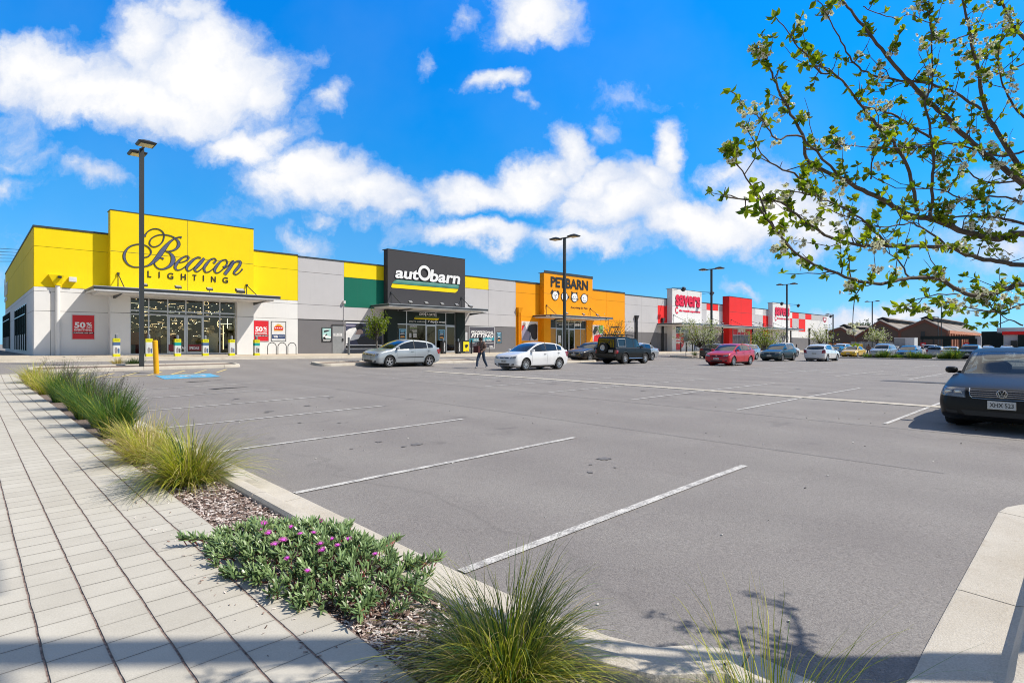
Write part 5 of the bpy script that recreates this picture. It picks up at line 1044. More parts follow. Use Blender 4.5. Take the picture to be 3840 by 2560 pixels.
    def deck(f): c = sum((V[i] for i in f), Vector()) / len(f); return c0_ < c.x < c1_ and abs(c.y) < Wd * .80 and c.z > interp(D['belt'], c.x) - .08
    m.add(V, [f for f in keep if not deck(f)], col); m.add(V, [f for f in keep if deck(f)], CABI)
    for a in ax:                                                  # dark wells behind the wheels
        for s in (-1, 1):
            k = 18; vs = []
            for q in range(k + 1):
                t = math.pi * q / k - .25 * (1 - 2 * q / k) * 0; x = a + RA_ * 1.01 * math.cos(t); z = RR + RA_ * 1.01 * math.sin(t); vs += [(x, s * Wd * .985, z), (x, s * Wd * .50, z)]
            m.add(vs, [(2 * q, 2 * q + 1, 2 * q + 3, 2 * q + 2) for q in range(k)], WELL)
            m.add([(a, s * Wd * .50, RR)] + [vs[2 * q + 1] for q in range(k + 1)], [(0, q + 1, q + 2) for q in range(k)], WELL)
            # arch lip
            lp = [(a + (RA_ + .005) * math.cos(t), s * (Wd * .992 + .004), RR + (RA_ + .005) * math.sin(t)) for t in [math.pi * q / 16 for q in range(17)]]
            m.tube(lp, .012 if not boxy else .03, col if not boxy else TRM, 6)
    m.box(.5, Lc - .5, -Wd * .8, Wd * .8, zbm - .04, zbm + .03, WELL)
    def onside_(x, z, s, off=.004):
        h = bvh.ray_cast(Vector((x, s * 3, z)), Vector((0, -s, 0)))
        return h[0] + Vector((0, s * off, 0)) if h[0] else Vector((x, s * Wd, z))
    def onend(y, z, e, off=.004):
        d = 1 if e == 0 else -1; h = bvh.ray_cast(Vector((-3 if e == 0 else Lc + 3, y, z)), Vector((d, 0, 0)))
        return h[0] - Vector((d * off, 0, 0)) if h[0] else Vector((0 if e == 0 else Lc, y, z))
    def grid(mb, c00, c10, c11, c01, nu, nv, fn, mt, flip=False, off=.004):
        vs = []
        for j in range(nv + 1):
            for i in range(nu + 1):
                u, v = i / nu, j / nv; a = (1 - u) * (1 - v); b_ = u * (1 - v); c = u * v; d = (1 - u) * v
                vs.append(fn(a * c00[0] + b_ * c10[0] + c * c11[0] + d * c01[0], a * c00[1] + b_ * c10[1] + c * c11[1] + d * c01[1], off))
        fs = [(j * (nu + 1) + i, j * (nu + 1) + i + 1, (j + 1) * (nu + 1) + i + 1, (j + 1) * (nu + 1) + i) for j in range(nv) for i in range(nu)]
        if flip: fs = [tuple(reversed(f)) for f in fs]
        mb.add(vs, fs, mt)
    SD = {s: (lambda x, z, o, s=s: onside_(x, z, s, o)) for s in (-1, 1)}; EN = {e: (lambda y, z, o, e=e: onend(y, z, e, o)) for e in (0, 1)}
    # door shut lines and sill
    bz = lambda x: interp(D['belt'], x)
    dl = [D['pil'][0] - .12, D['pil'][1], D['pil'][2] + .08]
    for s in (-1, 1):
        for x in dl:
            x2 = x
            if x == dl[2] and ax[1] - RA_ < x + .1: x2 = min(x, ax[1] - RA_ * .45)
            zlo = zbm + .08 if abs(x2 - ax[1]) > RA_ else RR + math.sqrt(max(.01, RA_ ** 2 - (x2 - ax[1]) ** 2)) + .02
            grid(m, (x2 - .005, zlo), (x2 + .005, zlo), (x + .005, bz(x) - .03), (x - .005, bz(x) - .03), 1, 8, SD[s], TRM, s > 0, .0025)
        grid(m, (ax[0] + RA_ + .02, zbm + .03), (ax[1] - RA_ - .02, zbm + .03), (ax[1] - RA_ - .02, zbm + .075), (ax[0] + RA_ + .02, zbm + .075), 14, 1, SD[s], TRM, s > 0, .003)
        if kind in ('hatch', 'wagon', 'sedan') and 'strip' in opts: grid(m, (ax[0] + RA_ + .12, .50), (ax[1] - RA_ - .05, .52), (ax[1] - RA_ - .05, .555), (ax[0] + RA_ + .12, .535), 14, 1, SD[s], TRM, s > 0, .010)
    part(m, 'body', root, smooth=True)
    # ---- cabin
    C = D['cab']; rw = D['rw']; xf0, zf0 = C[0]; xr0, zr0 = C[-1]; xf1 = C[1][0]; xr1 = C[-2][0]
    def roofz(x): return interp(C, x)
    def cabw(x, z):                                               # half width of the glasshouse at height z
        zb0 = bz(x); t = max(0, min(1, (z - zb0) / (max(c[1] for c in C) - zb0))); b0 = Wd * .925 * min(1, halfw(x) / Wd); b1 = rw + .02
        taper = 1 - .10 * sst(xf1 + .3, xf0, x) - .07 * sst(xr1 - .2, xr0, x)
        return lerp(b0, b1, t ** 1.15) * taper
    edge = [(xf0, zf0)] + [(x, roofz(x)) for x in [lerp(xf0, xf1, q / 5) for q in range(1, 5)]] + [(x, roofz(x)) for x in [lerp(xf1, xr1, q / 14) for q in range(15)]] + [(x, roofz(x)) for x in [lerp(xr1, xr0, q / 5) for q in range(1, 5)]] + [(xr0, zr0)]
    mr_ = MB(); RC = roof or col
    # roof skin with crown, pulled down over the pillars at front and back
    nrw = 8; E = edge; rows = []
    for (x, z) in E:
        w = cabw(x, z - .035); rows.append([(x, w * t_, z - .035 - .004 + .035 * (1 - abs(t_) ** 2.6) + (.0 if abs(t_) < 1 else 0)) for t_ in [-1, -.93, -.8, -.5, 0, .5, .8, .93, 1]])
    i0 = 5; i1 = len(E) - 5
    vs = [v for r in rows for v in r]; q9 = 9
    # windscreen = rows 0..5, roof = 5..i1, rear window = i1..end
    def strip(mb, a, b_, c0, c1, mt, push=0.0):
        V_ = []; 
        for i in range(a, b_ + 1):
            for c in range(c0, c1 + 1): v = Vector(rows[i][c]); V_.append(v + Vector((0, 0, push)))
        w_ = c1 - c0 + 1
        mb.add(V_, [(r_ * w_ + c, r_ * w_ + c + 1, (r_ + 1) * w_ + c + 1, (r_ + 1) * w_ + c) for r_ in range(b_ - a) for c in range(w_ - 1)], mt)
    strip(mr_, i0, i1 - 1, 0, 8, RC)
    strip(mr_, 0, i0, 0, 1, RC); strip(mr_, 0, i0, 7, 8, RC); strip(mr_, i1 - 1, len(E) - 1, 0, 1, RC); strip(mr_, i1 - 1, len(E) - 1, 7, 8, RC)
    # side frames: cant rail down to the belt, pillars left standing between the panes
    panes = []
    pl = D['pil']; ends = [(xf0 + .02, pl[1] - .035), (pl[1] + .035, pl[2] - .03), (pl[2] + .03, min(pl[3], xr0 - .12))]
    if kind in ('sedan', 'passat'): ends[2] = (pl[2] + .03, pl[3] + .02)
    XR = [xf0 + (xr0 - xf0) * q / 60 for q in range(61)]
    rail = .055
    def topz(x): return roofz(x) - .039
    for s in (-1, 1):
        def P3(x, z, o=0.0): return (x, s * (cabw(x, z) + o), z)
        for a, c in zip(XR, XR[1:]):                              # full side skin in columns; panes are cut out
            mid_ = (a + c) / 2; inpane = any(e0 <= mid_ <= e1 for e0, e1 in ends); zt_a, zt_c = topz(a), topz(c); zb_a, zb_c = bz(a) - .03, bz(c) - .03
            if zt_a < zb_a + .01 and zt_c < zb_c + .01: continue
            pa, pc = zt_a - rail, zt_c - rail
            if inpane and pa > zb_a + .09 and pc > zb_c + .09:
                f1 = [P3(a, pa), P3(c, pc), P3(c, zt_c), P3(a, zt_a)]; f2 = [P3(a, zb_a), P3(c, zb_c), P3(c, zb_c + .05), P3(a, zb_a + .05)]
                mr_.add(f1, [(0, 1, 2, 3) if s < 0 else (3, 2, 1, 0)], RC); mr_.add(f2, [(0, 1, 2, 3) if s < 0 else (3, 2, 1, 0)], TRM)
                panes.append((s, a, c, zb_a + .05, zb_c + .05, pa, pc, mid_))
            else: mr_.add([P3(a, zb_a), P3(c, zb_c), P3(c, max(zt_c, zb_c)), P3(a, max(zt_a, zb_a))], [(0, 1, 2, 3) if s < 0 else (3, 2, 1, 0)], RC if not any(abs(mid_ - q) < .07 for q in (pl[1],)) else TRM)
    part(mr_, 'roof', root, smooth=True)
    for (e0, e1) in ends:
        for s in (-1, 1):
            mp_ = MB()
            for (s_, a, c, z0a, z0c, z1a, z1c, mid_) in panes:
                if s_ == s and e0 <= mid_ <= e1:
                    mp_.add([(a, s * (cabw(a, z0a) - .008), z0a), (c, s * (cabw(c, z0c) - .008), z0c), (c, s * (cabw(c, z1c) - .008), z1c), (a, s * (cabw(a, z1a) - .008), z1a)], [(0, 1, 2, 3) if s < 0 else (3, 2, 1, 0)], gl)
            if mp_.f: part(mp_, 'side_window', root)
    mw = MB(); strip(mw, 0, i0, 1, 7, gl, -.004); part(mw, 'windscreen', root, smooth=True)
    mw = MB(); strip(mw, i1 - 1, len(E) - 1, 1, 7, gl, -.004); part(mw, 'rear_window', root, smooth=True)
    # cabin inside
    mi = MB()
    mi.box(xf0 + .15, xr0 - .25, -Wd * .82, Wd * .82, .75 if not tall else .95, bz(2) - .08, CABI); mi.box(xf0 + .12, xf0 + .55, -Wd * .80, Wd * .80, bz(2) - .08, bz(2) - .01, CABI)
    hb = bz(2); 
    for sx in (xf1 + .35, xf1 + 1.15):
        for s in (-1, 1):
            for (y0, y1, z0, z1, th) in ((-.24, .24, hb - .25, hb + .22, .12), (-.13, .13, hb + .25, hb + .42, .09)):
                k = 10; pg = [(s * .37 + (y0 + y1) / 2 + (y1 - y0) / 2 * (1 if abs(math.cos(t)) > .72 else abs(math.cos(t)) / .72) * (1 if math.cos(t) > 0 else -1), (z0 + z1) / 2 + (z1 - z0) / 2 * (math.sin(t) if abs(math.sin(t)) < .95 else math.copysign(1, math.sin(t)))) for t in [6.2832 * q / 20 for q in range(20)]]
                mi.prism(pg, th, SEAT, Matrix(((0, 0, 1, sx), (1, 0, 0, 0), (0, 1, 0, 0), (0, 0, 0, 1))))
    mi.tube([(xf0 + .62 + .05 * math.cos(t), -.37 + .18 * math.sin(t), hb + .02 + .16 * math.cos(t)) for t in [6.2832 * q / 16 for q in range(17)]], .014, CABI, 6)
    part(mi, 'cabin_interior', root)
    # ---- front
    zn = interp(D['top'], .12); LW = Wd
    hl = {'hatch': ((.44, .50, .72, .80), (.86, .84)), 'passat': ((.50, .60, .75, .76), (.985, .985))}
    for s in (-1, 1):
        mh = MB()
        if kind == 'fourwd': grid(mh, (s * LW * .62, .80), (s * LW * .90, .80), (s * LW * .90, 1.0), (s * LW * .62, 1.0), 4, 4, EN[0], HLG, s < 0, .01)
        else:
            zc = zn - (.10 if not tall else .16); y0, y1 = LW * .50, LW * .93
            if kind == 'passat': A = ((s * LW * .55, zn - .165), (s * LW * .955, zn - .145), (s * LW * .945, zn + .01), (s * LW * .56, zn - .005))
            else: A = ((s * y0, zc - .06), (s * y1, zc - .02), (s * y1 * .985, zc + .11), (s * y0, zc + .035))
            grid(mh, A[0], A[1], A[2], A[3], 10, 5, EN[0], HLG, s < 0, .007)
            grid(mh, *[((a + (sum(p[0] for p in A) / 4 - a) * .12), b_ + (sum(p[1] for p in A) / 4 - b_) * .15) for a, b_ in A], 10, 5, EN[0], mat('lamp_bowl', (.34, .34, .35), .3, metal=.3), s < 0, .002)
            cyv = sum(p[0] for p in A) / 4; czv = sum(p[1] for p in A) / 4
            for oy in (-.07, .07):
                c_0 = onend(cyv + oy, czv, 0, .010); mh.lathe([(.0, .0), (.035, .0), (.045, -.004), (.05, .004), (.055, .0)], CHR, 14, Matrix.Translation(c_0) @ Matrix.Rotation(R(-90), 4, 'Y'))
        part(mh, 'headlight', root, smooth=True)
    mg = MB()
    if kind == 'passat':
        yg = LW * .50; grid(mg, (-yg * .90, zn - .165), (yg * .90, zn - .165), (yg, zn - .01), (-yg, zn - .01), 20, 4, EN[0], TRM, True, .006)
        for k in range(4): z = zn - .03 - .033 * k; mg.tube([onend(lerp(-yg * (.985 - .022 * k), yg * (.985 - .022 * k), q / 12), z, 0, .012) for q in range(13)], .0065, CHR, 6)
        mg.tube([onend(y, z, 0, .012) for y, z in [(-yg, zn), (-yg * .985, zn - .06), (-yg * .95, zn - .13), (-yg * .88, zn - .165), (-yg * .5, zn - .17), (0, zn - .172), (yg * .5, zn - .17), (yg * .88, zn - .165), (yg * .95, zn - .13), (yg * .985, zn - .06), (yg, zn)]], .010, CHR, 6)
        c0 = onend(0, zn - .075, 0, .02); Mt = Matrix.Translation(c0)
        for rr, w in ((.068, .007),): mg.tube([c0 + Vector((0, rr * math.cos(t), rr * .98 * math.sin(t))) for t in [6.2832 * q / 28 for q in range(29)]], w, CHR, 6)
        mg.lathe([(0, 0), (.064, 0), (.064, .008)], TRM, 24, Mt @ Matrix.Rotation(R(90), 4, 'Y'))
        for P in ([(-.028, .052), (0, -.0), (.028, .052)], [(-.052, .035), (-.026, -.052), (0, -.004), (.026, -.052), (.052, .035)]): mg.tube([c0 + Vector((-.006, -y, z)) for y, z in P], .0065, CHR, 6)
    else:
        yg = LW * (.44 if kind != 'fourwd' else .58); zg = zn - (.10 if not tall else .18)
        grid(mg, (-yg * .8, zg - .035), (yg * .8, zg - .035), (yg, zg + .03), (-yg, zg + .03), 16, 3, EN[0], TRM, True, .006)
        for k in range(2): mg.tube([onend(lerp(-yg * .9, yg * .9, q / 8), zg - .015 + .03 * k, 0, .010) for q in range(9)], .004, CHR, 5)
        c0 = onend(0, zg + .01, 0, .016); mg.lathe([(0, .006), (.04, .006), (.05, 0)], CHR, 16, Matrix.Translation(c0) @ Matrix.Rotation(R(-90), 4, 'Y'))
    part(mg, 'grille', root, smooth=False)
    mg = MB(); za = .30 if not tall else .42; wq = LW * (.52 if kind != 'passat' else .62)
    grid(mg, (-wq * .85, za - .055), (wq * .85, za - .055), (wq, za + .06), (-wq, za + .06), 16, 4, EN[0], TRM, True, .005)
    for s in (-1, 1):
        grid(mg, (s * LW * .66, za - .03), (s * LW * .84, za - .02), (s * LW * .86, za + .05), (s * LW * .68, za + .04), 4, 3, EN[0], TRM, s > 0, .005)
    part(mg, 'air_intake', root)
    mg = MB()
    zpl = (.46 if not tall else .60) if kind != 'passat' else zn - .265; c0 = onend(0, zpl, 0, .022); w, h = .186, .067
    mg.box(c0.x - .006, c0.x + .004, -w, w, zpl - h, zpl + h, PLA); mg.box(c0.x + .004, c0.x + .03, -w * .8, w * .8, zpl - h * .8, zpl + h * .8, TRM)
    tx = 'XHX 523' if kind == 'passat' else ''.join(random.choice('ABCDEGHKLMNPRSTVWXYZ') for _ in range(3)) + ' ' + ''.join(random.choice('123456789') for _ in range(3))
    if fine: mg.tube([(c0.x - .008, y, z) for y, z in ((-w, zpl - h), (w, zpl - h), (w, zpl + h), (-w, zpl + h), (-w, zpl - h))], .004, CHR, 4)
    put_text(mg, tx, (c0.x - .0075, w * .84, zpl - h * .55), (0, -1, 0), (0, 0, 1), w * 1.68, h * 1.1, INK, .001, bold=.012); part(mg, 'number_plate', root)
    # ---- rear
    zk = interp(D['top'], Lc - .12)
    for s in (-1, 1):
        mt_ = MB(); 
        if kind == 'fourwd': A = ((s * LW * .86, .72), (s * LW * .97, .72), (s * LW * .97, .98), (s * LW * .86, .98))
        elif kind in ('hatch', 'wagon', 'suv'): A = ((s * LW * .68, zk - .32), (s * LW * .955, zk - .30), (s * LW * .955, zk - .02), (s * LW * .74, zk - .04))
        else: A = ((s * LW * .50, zk - .22), (s * LW * .955, zk - .22), (s * LW * .955, zk - .05), (s * LW * .55, zk - .06))
        grid(mt_, A[0], A[1], A[2], A[3], 6, 5, EN[1], RLG, s > 0, .008)
        xa, xc = Lc - .30, Lc - .04; grid(mt_, (xa + .08, A[0][1] + .03), (xc, A[0][1]), (xc, A[2][1]), (xa, A[2][1] - .02), 5, 4, SD[s], RLG, s > 0, .006)
        part(mt_, 'tail_light', root, smooth=True)
    mg = MB(); zpl = zk - .34 if not boxy else .90; yy0 = 0 if not boxy else .45; c0 = onend(yy0, zpl, 1, .015); mg.box(c0.x - .004, c0.x + .006, yy0 - w, yy0 + w, zpl - h, zpl + h, PLA); put_text(mg, tx, (c0.x + .0075, yy0 - w * .84, zpl - h * .55), (0, 1, 0), (0, 0, 1), w * 1.68, h * 1.1, INK, .001, bold=.012); part(mg, 'number_plate', root)
    # ---- mirrors, handles
    for s in (-1, 1):
        mm = MB(); x0 = pl[0] - .08; zz = bz(x0) + .075; y0 = s * (cabw(x0, zz) + .02); c = Vector((x0, y0 + s * .15, zz)); prf = []
        mm.tube([(x0 + .02, y0 - s * .05, zz - .05), (x0 + .0, y0 + s * .06, zz - .03)], .025, TRM, 6)
        nn = 10; rg = []
        for (dx, sc_) in ((-.09, .25), (-.075, .62), (-.04, .90), (.0, 1.0), (.035, .97)):
            rg.append([(c.x + dx, c.y + .105 * sc_ * math.copysign(abs(math.cos(t)) ** .7, math.cos(t)), c.z + .068 * sc_ * math.copysign(abs(math.sin(t)) ** .7, math.sin(t))) for t in [6.2832 * q / nn for q in range(nn)]])
        mm.add([v for r_ in rg for v in r_], [(i * nn + j, i * nn + (j + 1) % nn, (i + 1) * nn + (j + 1) % nn, (i + 1) * nn + j) for i in range(4) for j in range(nn)] + [tuple(reversed(range(nn)))], col if not boxy else TRM); mm.add(rg[-1], [tuple(range(nn))], CHR)
        part(mm, 'wing_mirror', root, smooth=True)
        for hx in (pl[1] - .24, min(pl[2] - .02, ax[1] - .02)):
            mh = MB(); p = onside_(hx, bz(hx) - .14, s, 0); mh.tube([p + Vector((0, 0, 0)), p + Vector((.01, s * .03, 0)), p + Vector((.15, s * .03, .004)), p + Vector((.16, 0, .004))], .011, TRM if 'dark_handles' in opts else col, 6); part(mh, 'door_handle', root)
    # ---- wheels
    for a in ax:
        for s in (-1, 1):
            wo_ = MB(); Mx = Matrix.Translation((a, s * (Wd - .11), RR)) @ Matrix.Rotation(R(-90 * s), 4, 'X'); tw_ = .105; RO = RR; RI = RR * (.66 if not boxy else .56)
            wo_.lathe([(RI, -tw_ + .01), (RO * .9, -tw_), (RO * .985, -tw_ * .75), (RO, -tw_ * .3), (RO, tw_ * .3), (RO * .985, tw_ * .75), (RO * .93, tw_ * .97), (RO * .80, tw_), (RI * 1.02, tw_ * .90), (RI, tw_ * .7), (RI, -tw_ + .01)], TYR, 32, Mx)
            w_ = part(wo_, 'wheel', root, smooth=True)
            rm = MB(); rm.lathe([(RI, tw_ * .72), (RI * .985, tw_ * .92), (RI * .92, tw_ * .88), (RI * .90, tw_ * .5), (RI * .9, -.02)], RIM, 32, Mx); rm.lathe([(0, tw_ * .15), (RI * .93, tw_ * .1)], WELL, 24, Mx); rm.lathe([(0, tw_ * .86), (RI * .18, tw_ * .84), (RI * .24, tw_ * .6), (RI * .24, .0)], RIM, 16, Mx)
            for q in range(rims):
                t = 6.2832 * q / rims + .3; w0, w1 = RI * (.17 if rims <= 6 else .09), RI * (.11 if rims <= 6 else .07); u = Vector((math.cos(t), math.sin(t), 0)); v = Vector((-u.y, u.x, 0))
                P = [u * RI * .18 - v * w0, u * RI * .18 + v * w0, u * RI * .94 + v * w1 * 1.3, u * RI * .94 - v * w1 * 1.3]; zt_ = [tw_ * .80, tw_ * .80, tw_ * .86, tw_ * .86]
                rm.add([Mx @ Vector((p.x, p.y, z)) for p, z in zip(P, zt_)] + [Mx @ Vector((p.x, p.y, z - .03)) for p, z in zip(P, zt_)], [(0, 1, 2, 3), (7, 6, 5, 4), (0, 4, 5, 1), (1, 5, 6, 2), (2, 6, 7, 3), (3, 7, 4, 0)], RIM)
            part(rm, 'rim', root, smooth=False, under=w_)
    return root
def part(mb, name, root, label=None, smooth=False, under=None):
    o = mb.build(name, under or root, None, smooth)
    if label: o['label'] = label
    return o

# ---- colours and places of the cars
PS = paint('silver_blue_paint', (.40, .44, .47), .35, .32); PW = paint('white_car_paint', (.74, .74, .75), .0); PK = paint('black_car_paint', (.012, .0115, .011), .0, .38, .06); PG4 = paint('dark_green_paint', (.008, .009, .009), .0, .38, .12)
PCH = paint('charcoal_car_paint', (.035, .031, .030), .1, .3, .7); PSI = paint('silver_paint', (.42, .43, .45), .5); PR_ = paint('red_car_paint', (.46, .003, .012), .0, .3, .5); PTE = paint('slate_teal_paint', (.022, .045, .052), .2, .3, .7)
PY = paint('yellow_car_paint', (.80, .50, .0), .1); PB = paint('blue_car_paint', (.006, .07, .19), .2, .3, .7); PNV = paint('dark_blue_paint', (.010, .018, .028), .2, .3, .6); PBE = paint('pale_beige_paint', (.55, .53, .48), .3)
def car_at(px, py, kind, axle, away, col, label, name='parked_car', side=-1, dyaw=0, **k):
    """near wheel contact seen at (px, py); away = the car's tail faces the camera"""
    D = TY[kind]; P = at(px, py); ly = (D['W'] / 2 - .1) * (-side if not away else side) * 1.0; lx = D['fo'] + (D['wb'] if axle == 'r' else 0)
    rz = R(180 if away else 0) + R(dyaw); off = Matrix.Rotation(rz, 3, 'Z') @ Vector((lx, (side if not away else -side) * (D['W'] / 2 - .1), 0)); loc = Vector((P.x - off.x, P.y - off.y, 0)); 
    # stand the car on its four wheels: follow the slope of the ground
    ca = [Matrix.Rotation(rz, 3, 'Z') @ Vector((x, y, 0)) + loc for x in (D['fo'], D['fo'] + D['wb']) for y in (-.75, .75)]; zs = [G(p.x, p.y) for p in ca]
    zf = (zs[0] + zs[1]) / 2; zr_ = (zs[2] + zs[3]) / 2; pitch = math.atan2(zf - zr_, D['wb']); roll = math.atan2(((zs[1] + zs[3]) - (zs[0] + zs[2])) / 2, 1.5)
    loc.z = zf + (zf - zr_) / D['wb'] * D['fo'] + .008
    r = make_car(name, kind, col, label, loc, rz, **k); r.rotation_mode = 'XYZ'; r.rotation_euler = Euler((roll, pitch, rz)); return r
car_at(1458, 1377, 'hatch', 'f', False, PS, 'silver blue hatchback with black side strips near the leafy sapling', rims=5, opts=('strip', 'dark_handles'))
car_at(1969, 1389, 'hatch', 'f', False, PW, 'white hatchback with many-holed wheel covers to the right of the walking person', rims=9, opts=('dark_handles',))
car_at(2210, 1355, 'sedan', 'f', False, PCH, 'dark charcoal sedan half hidden behind the black four wheel drive', rims=7)
fwd = car_at(2417, 1362, 'fourwd', 'f', True, PG4, 'black four wheel drive with a spare wheel on its back and a roof rack', rims=6, glass=glassmat('dark_tinted_glass', (.2, .24, .24), 1.3, .02, body=.97, bcol=(.01, .014, .014)))
car_at(2443, 1351, 'sedan', 'r', False, PSI, 'silver sedan whose tail shows beyond the black four wheel drive', rims=7)
car_at(2702, 1347, 'sedan', 'r', True, PCH, 'dark sedan seen from behind under the white blossom tree', rims=5)
car_at(2747.6, 1371.4, 'hatch', 'f', False, PR_, 'bright red hatchback standing alone in the middle of the car park', rims=8)
car_at(2835, 1349, 'wagon', 'r', False, PSI, 'silver wagon hidden behind the red hatchback', rims=6)
car_at(2932, 1354, 'hatch', 'f', False, PTE, 'slate teal hatchback parked beside the white car carrying bicycles', rims=7)
wsuv = car_at(2988, 1338, 'suv', 'f', True, PW, 'white off-road wagon with two bicycles on its roof', rims=6)
car_at(3100, 1355, 'hatch', 'r', True, PW, 'small white hatchback seen from behind with dark red tail lights', rims=5)
car_at(3143, 1336, 'hatch', 'f', False, PNV, 'dark blue hatchback just beyond the small white hatchback', rims=5)
car_at(3166, 1331, 'suv', 'f', False, PW, 'white off-road car behind the yellow sedan', rims=5)
ysed = car_at(3213.6, 1338.6, 'sedan', 'f', False, PY, 'yellow sedan with its boot lid raised', rims=5)
car_at(3332, 1344, 'suv', 'f', False, PSI, 'silver off-road wagon with roof rails between the yellow and blue cars', rims=6)
car_at(3366, 1333, 'sedan', 'f', False, PW, 'white sedan just right of the silver off-road wagon', rims=5)
car_at(3385, 1327, 'sedan', 'f', False, PCH, 'dark sedan glimpsed between the white sedan and the blue hatchback', rims=5)
car_at(3430, 1347, 'hatch', 'f', False, PB, 'bright blue hatchback facing the planted strip', rims=6)
car_at(3464, 1334, 'sedan', 'r', False, PW, 'white sedan behind the blue hatchback', rims=5)
car_at(3512, 1333, 'suv', 'r', True, PW, 'white off-road wagon left of the silver wagon seen from behind', rims=5)
car_at(3535, 1340, 'wagon', 'r', True, PSI, 'silver wagon seen from behind in the row past the planted strip', rims=5)
car_at(3592, 1343, 'sedan', 'r', True, PSI, 'silver sedan seen from behind beside the dark off-road car', rims=5)
car_at(3668, 1350, 'suv', 'f', False, PNV, 'dark blue off-road car facing forward left of the black sedan roof', rims=6)
car_at(3728, 1338, 'sedan', 'f', False, PBE, 'pale beige sedan behind the roof of the black sedan', rims=5)
car_at(3722, 1327, 'suv', 'f', False, PW, 'white van-like car farthest back above the pale beige sedan', rims=5)
car_at(3800, 1333, 'suv', 'r', True, PW, 'white off-road wagon with a roof rack near the right edge', rims=5)
car_at(3802, 1345, 'sedan', 'f', False, PW, 'white sedan directly behind the black sedan roof', rims=5)
car_at(3870, 1345, 'sedan', 'f', False, PNV, 'dark blue sedan cut by the right edge of the picture', rims=5)
car_at(3566, 1586, 'passat', 'f', False, PK, 'large black sedan with chrome grille and plate XHX 523 at the right', side=1, rims=10, glass=NGL, fine=True).scale = (.955, .955, .955)
# extras on single cars
def on(root, mb, name, **k): return part(mb, name, root, **k)
D = TY['fourwd']; m = MB(); Mx = Matrix.Translation((4.62, -.12, 1.12)) @ Matrix.Rotation(R(90), 4, 'Y')
m.lathe([(0, -.09), (.34, -.09), (.375, -.05), (.375, .05), (.34, .09), (.22, .10), (.21, .05)], TYR, 28, Mx); m.lathe([(.21, .05), (.20, .085), (.12, .06), (.05, .09), (0, .09)], RIM, 24, Mx); on(fwd, m, 'spare_wheel', smooth=True)
m = MB()
for y in (-.62, .62): m.tube([(2.0, y, 1.98), (4.2, y, 2.02)], .018, TRM, 6)
for x in (2.2, 2.9, 3.5, 4.1): m.tube([(x, -.66, 2.03), (x, .66, 2.03)], .018, TRM, 6); m.tube([(x, -.62, 1.86), (x, -.62, 2.03)], .02, TRM, 6); m.tube([(x, .62, 1.86), (x, .62, 2.03)], .02, TRM, 6)
m.box(3.0, 3.8, -.1, .5, 2.03, 2.07, TRM); on(fwd, m, 'roof_rack')
m = MB(); m.tube([(1.0 + .30 + .05, .93, .40), (3.0, .93, .40)], .035, CHR, 8); m.tube([(1.35, -.93, .40), (3.0, -.93, .40)], .035, CHR, 8); on(fwd, m, 'side_step')
m = MB(); m.box(4.50, 4.62, -.86, .86, .55, .70, TRM); m.box(-.10, .05, -.84, .84, .52, .68, TRM); on(fwd, m, 'bumper')
m = MB(); FR_ = [(3.30, 1.22), (4.20, 1.22), (4.20, 1.74), (3.30, 1.74), (3.30, 1.22)]
for a, c in zip(FR_, FR_[1:]): m.tube([(a[0], .87 - .09 * (a[1] > 1.5), a[1]), (c[0], .87 - .09 * (c[1] > 1.5), c[1])], .014, SIL, 5, False)
on(fwd, m, 'window_surround')
D = TY['suv']; m = MB()
for x in (1.9, 3.3): m.tube([(x, -.6, 1.80), (x, .6, 1.80)], .025, TRM, 6); m.tube([(x, -.55, 1.66), (x, -.55, 1.80)], .02, TRM, 6); m.tube([(x, .55, 1.66), (x, .55, 1.80)], .02, TRM, 6)
on(wsuv, m, 'roof_bars')
for k, (yb_, dx) in enumerate(((-.3, 0), (.25, .3))):
    o = empty('bicycle', (0, 0, 0), ('near' if k == 0 else 'far') + 'er of the two bicycles standing on the roof of the white off-road wagon', 'bicycle', group='bicycles on the roof')
    Mw = wsuv.matrix_basis @ Matrix.Translation((2.0 + dx, yb_, 1.84)); o.matrix_world = Mw
    for wx in (.34, 1.38):
        m = MB(); m.tube([(wx + .33 * math.cos(t), 0, .34 + .33 * math.sin(t)) for t in [6.2832 * q / 20 for q in range(21)]], .022, TYR, 6)
        for q in range(8): t = math.pi * q / 8; m.tube([(wx + .32 * math.cos(t), 0, .34 + .32 * math.sin(t)), (wx - .32 * math.cos(t), 0, .34 - .32 * math.sin(t))], .003, CHR, 3)
        part(m, 'wheel', o)
    m = MB(); bb = (.80, 0, .30); st = (.98, 0, .78); hd = (.46, 0, .82)
    for a, c in ((bb, st), (st, (.46, 0, .84)), (bb, (.44, 0, .74)), (bb, (1.38, 0, .34)), (st, (1.38, 0, .34)), ((.44, 0, .92), (.34, 0, .34))): m.tube([a, c], .018, TRM, 6)
    part(m, 'frame', o); m = MB(); m.tube([(.50, -.28, .98), (.44, 0, .93), (.50, .28, .98)], .014, TRM, 6); part(m, 'handlebar', o); m = MB(); m.box(.90, 1.12, -.05, .05, .86, .90, TRM); m.tube([st, (1.0, 0, .87)], .014, TRM, 6); part(m, 'saddle', o)
m = MB(); m.add([(4.0, -.66, 1.10), (4.0, .66, 1.10), (3.98, .66, 1.62), (3.98, -.66, 1.62), (4.12, -.60, 1.68), (4.12, .60, 1.68), (4.04, -.66, 1.10), (4.04, .66, 1.10)], [(0, 1, 2, 3), (3, 2, 5, 4), (6, 4, 5, 7), (0, 3, 4, 6), (1, 7, 5, 2), (0, 6, 7, 1)], PY); on(ysed, m, 'boot_lid')

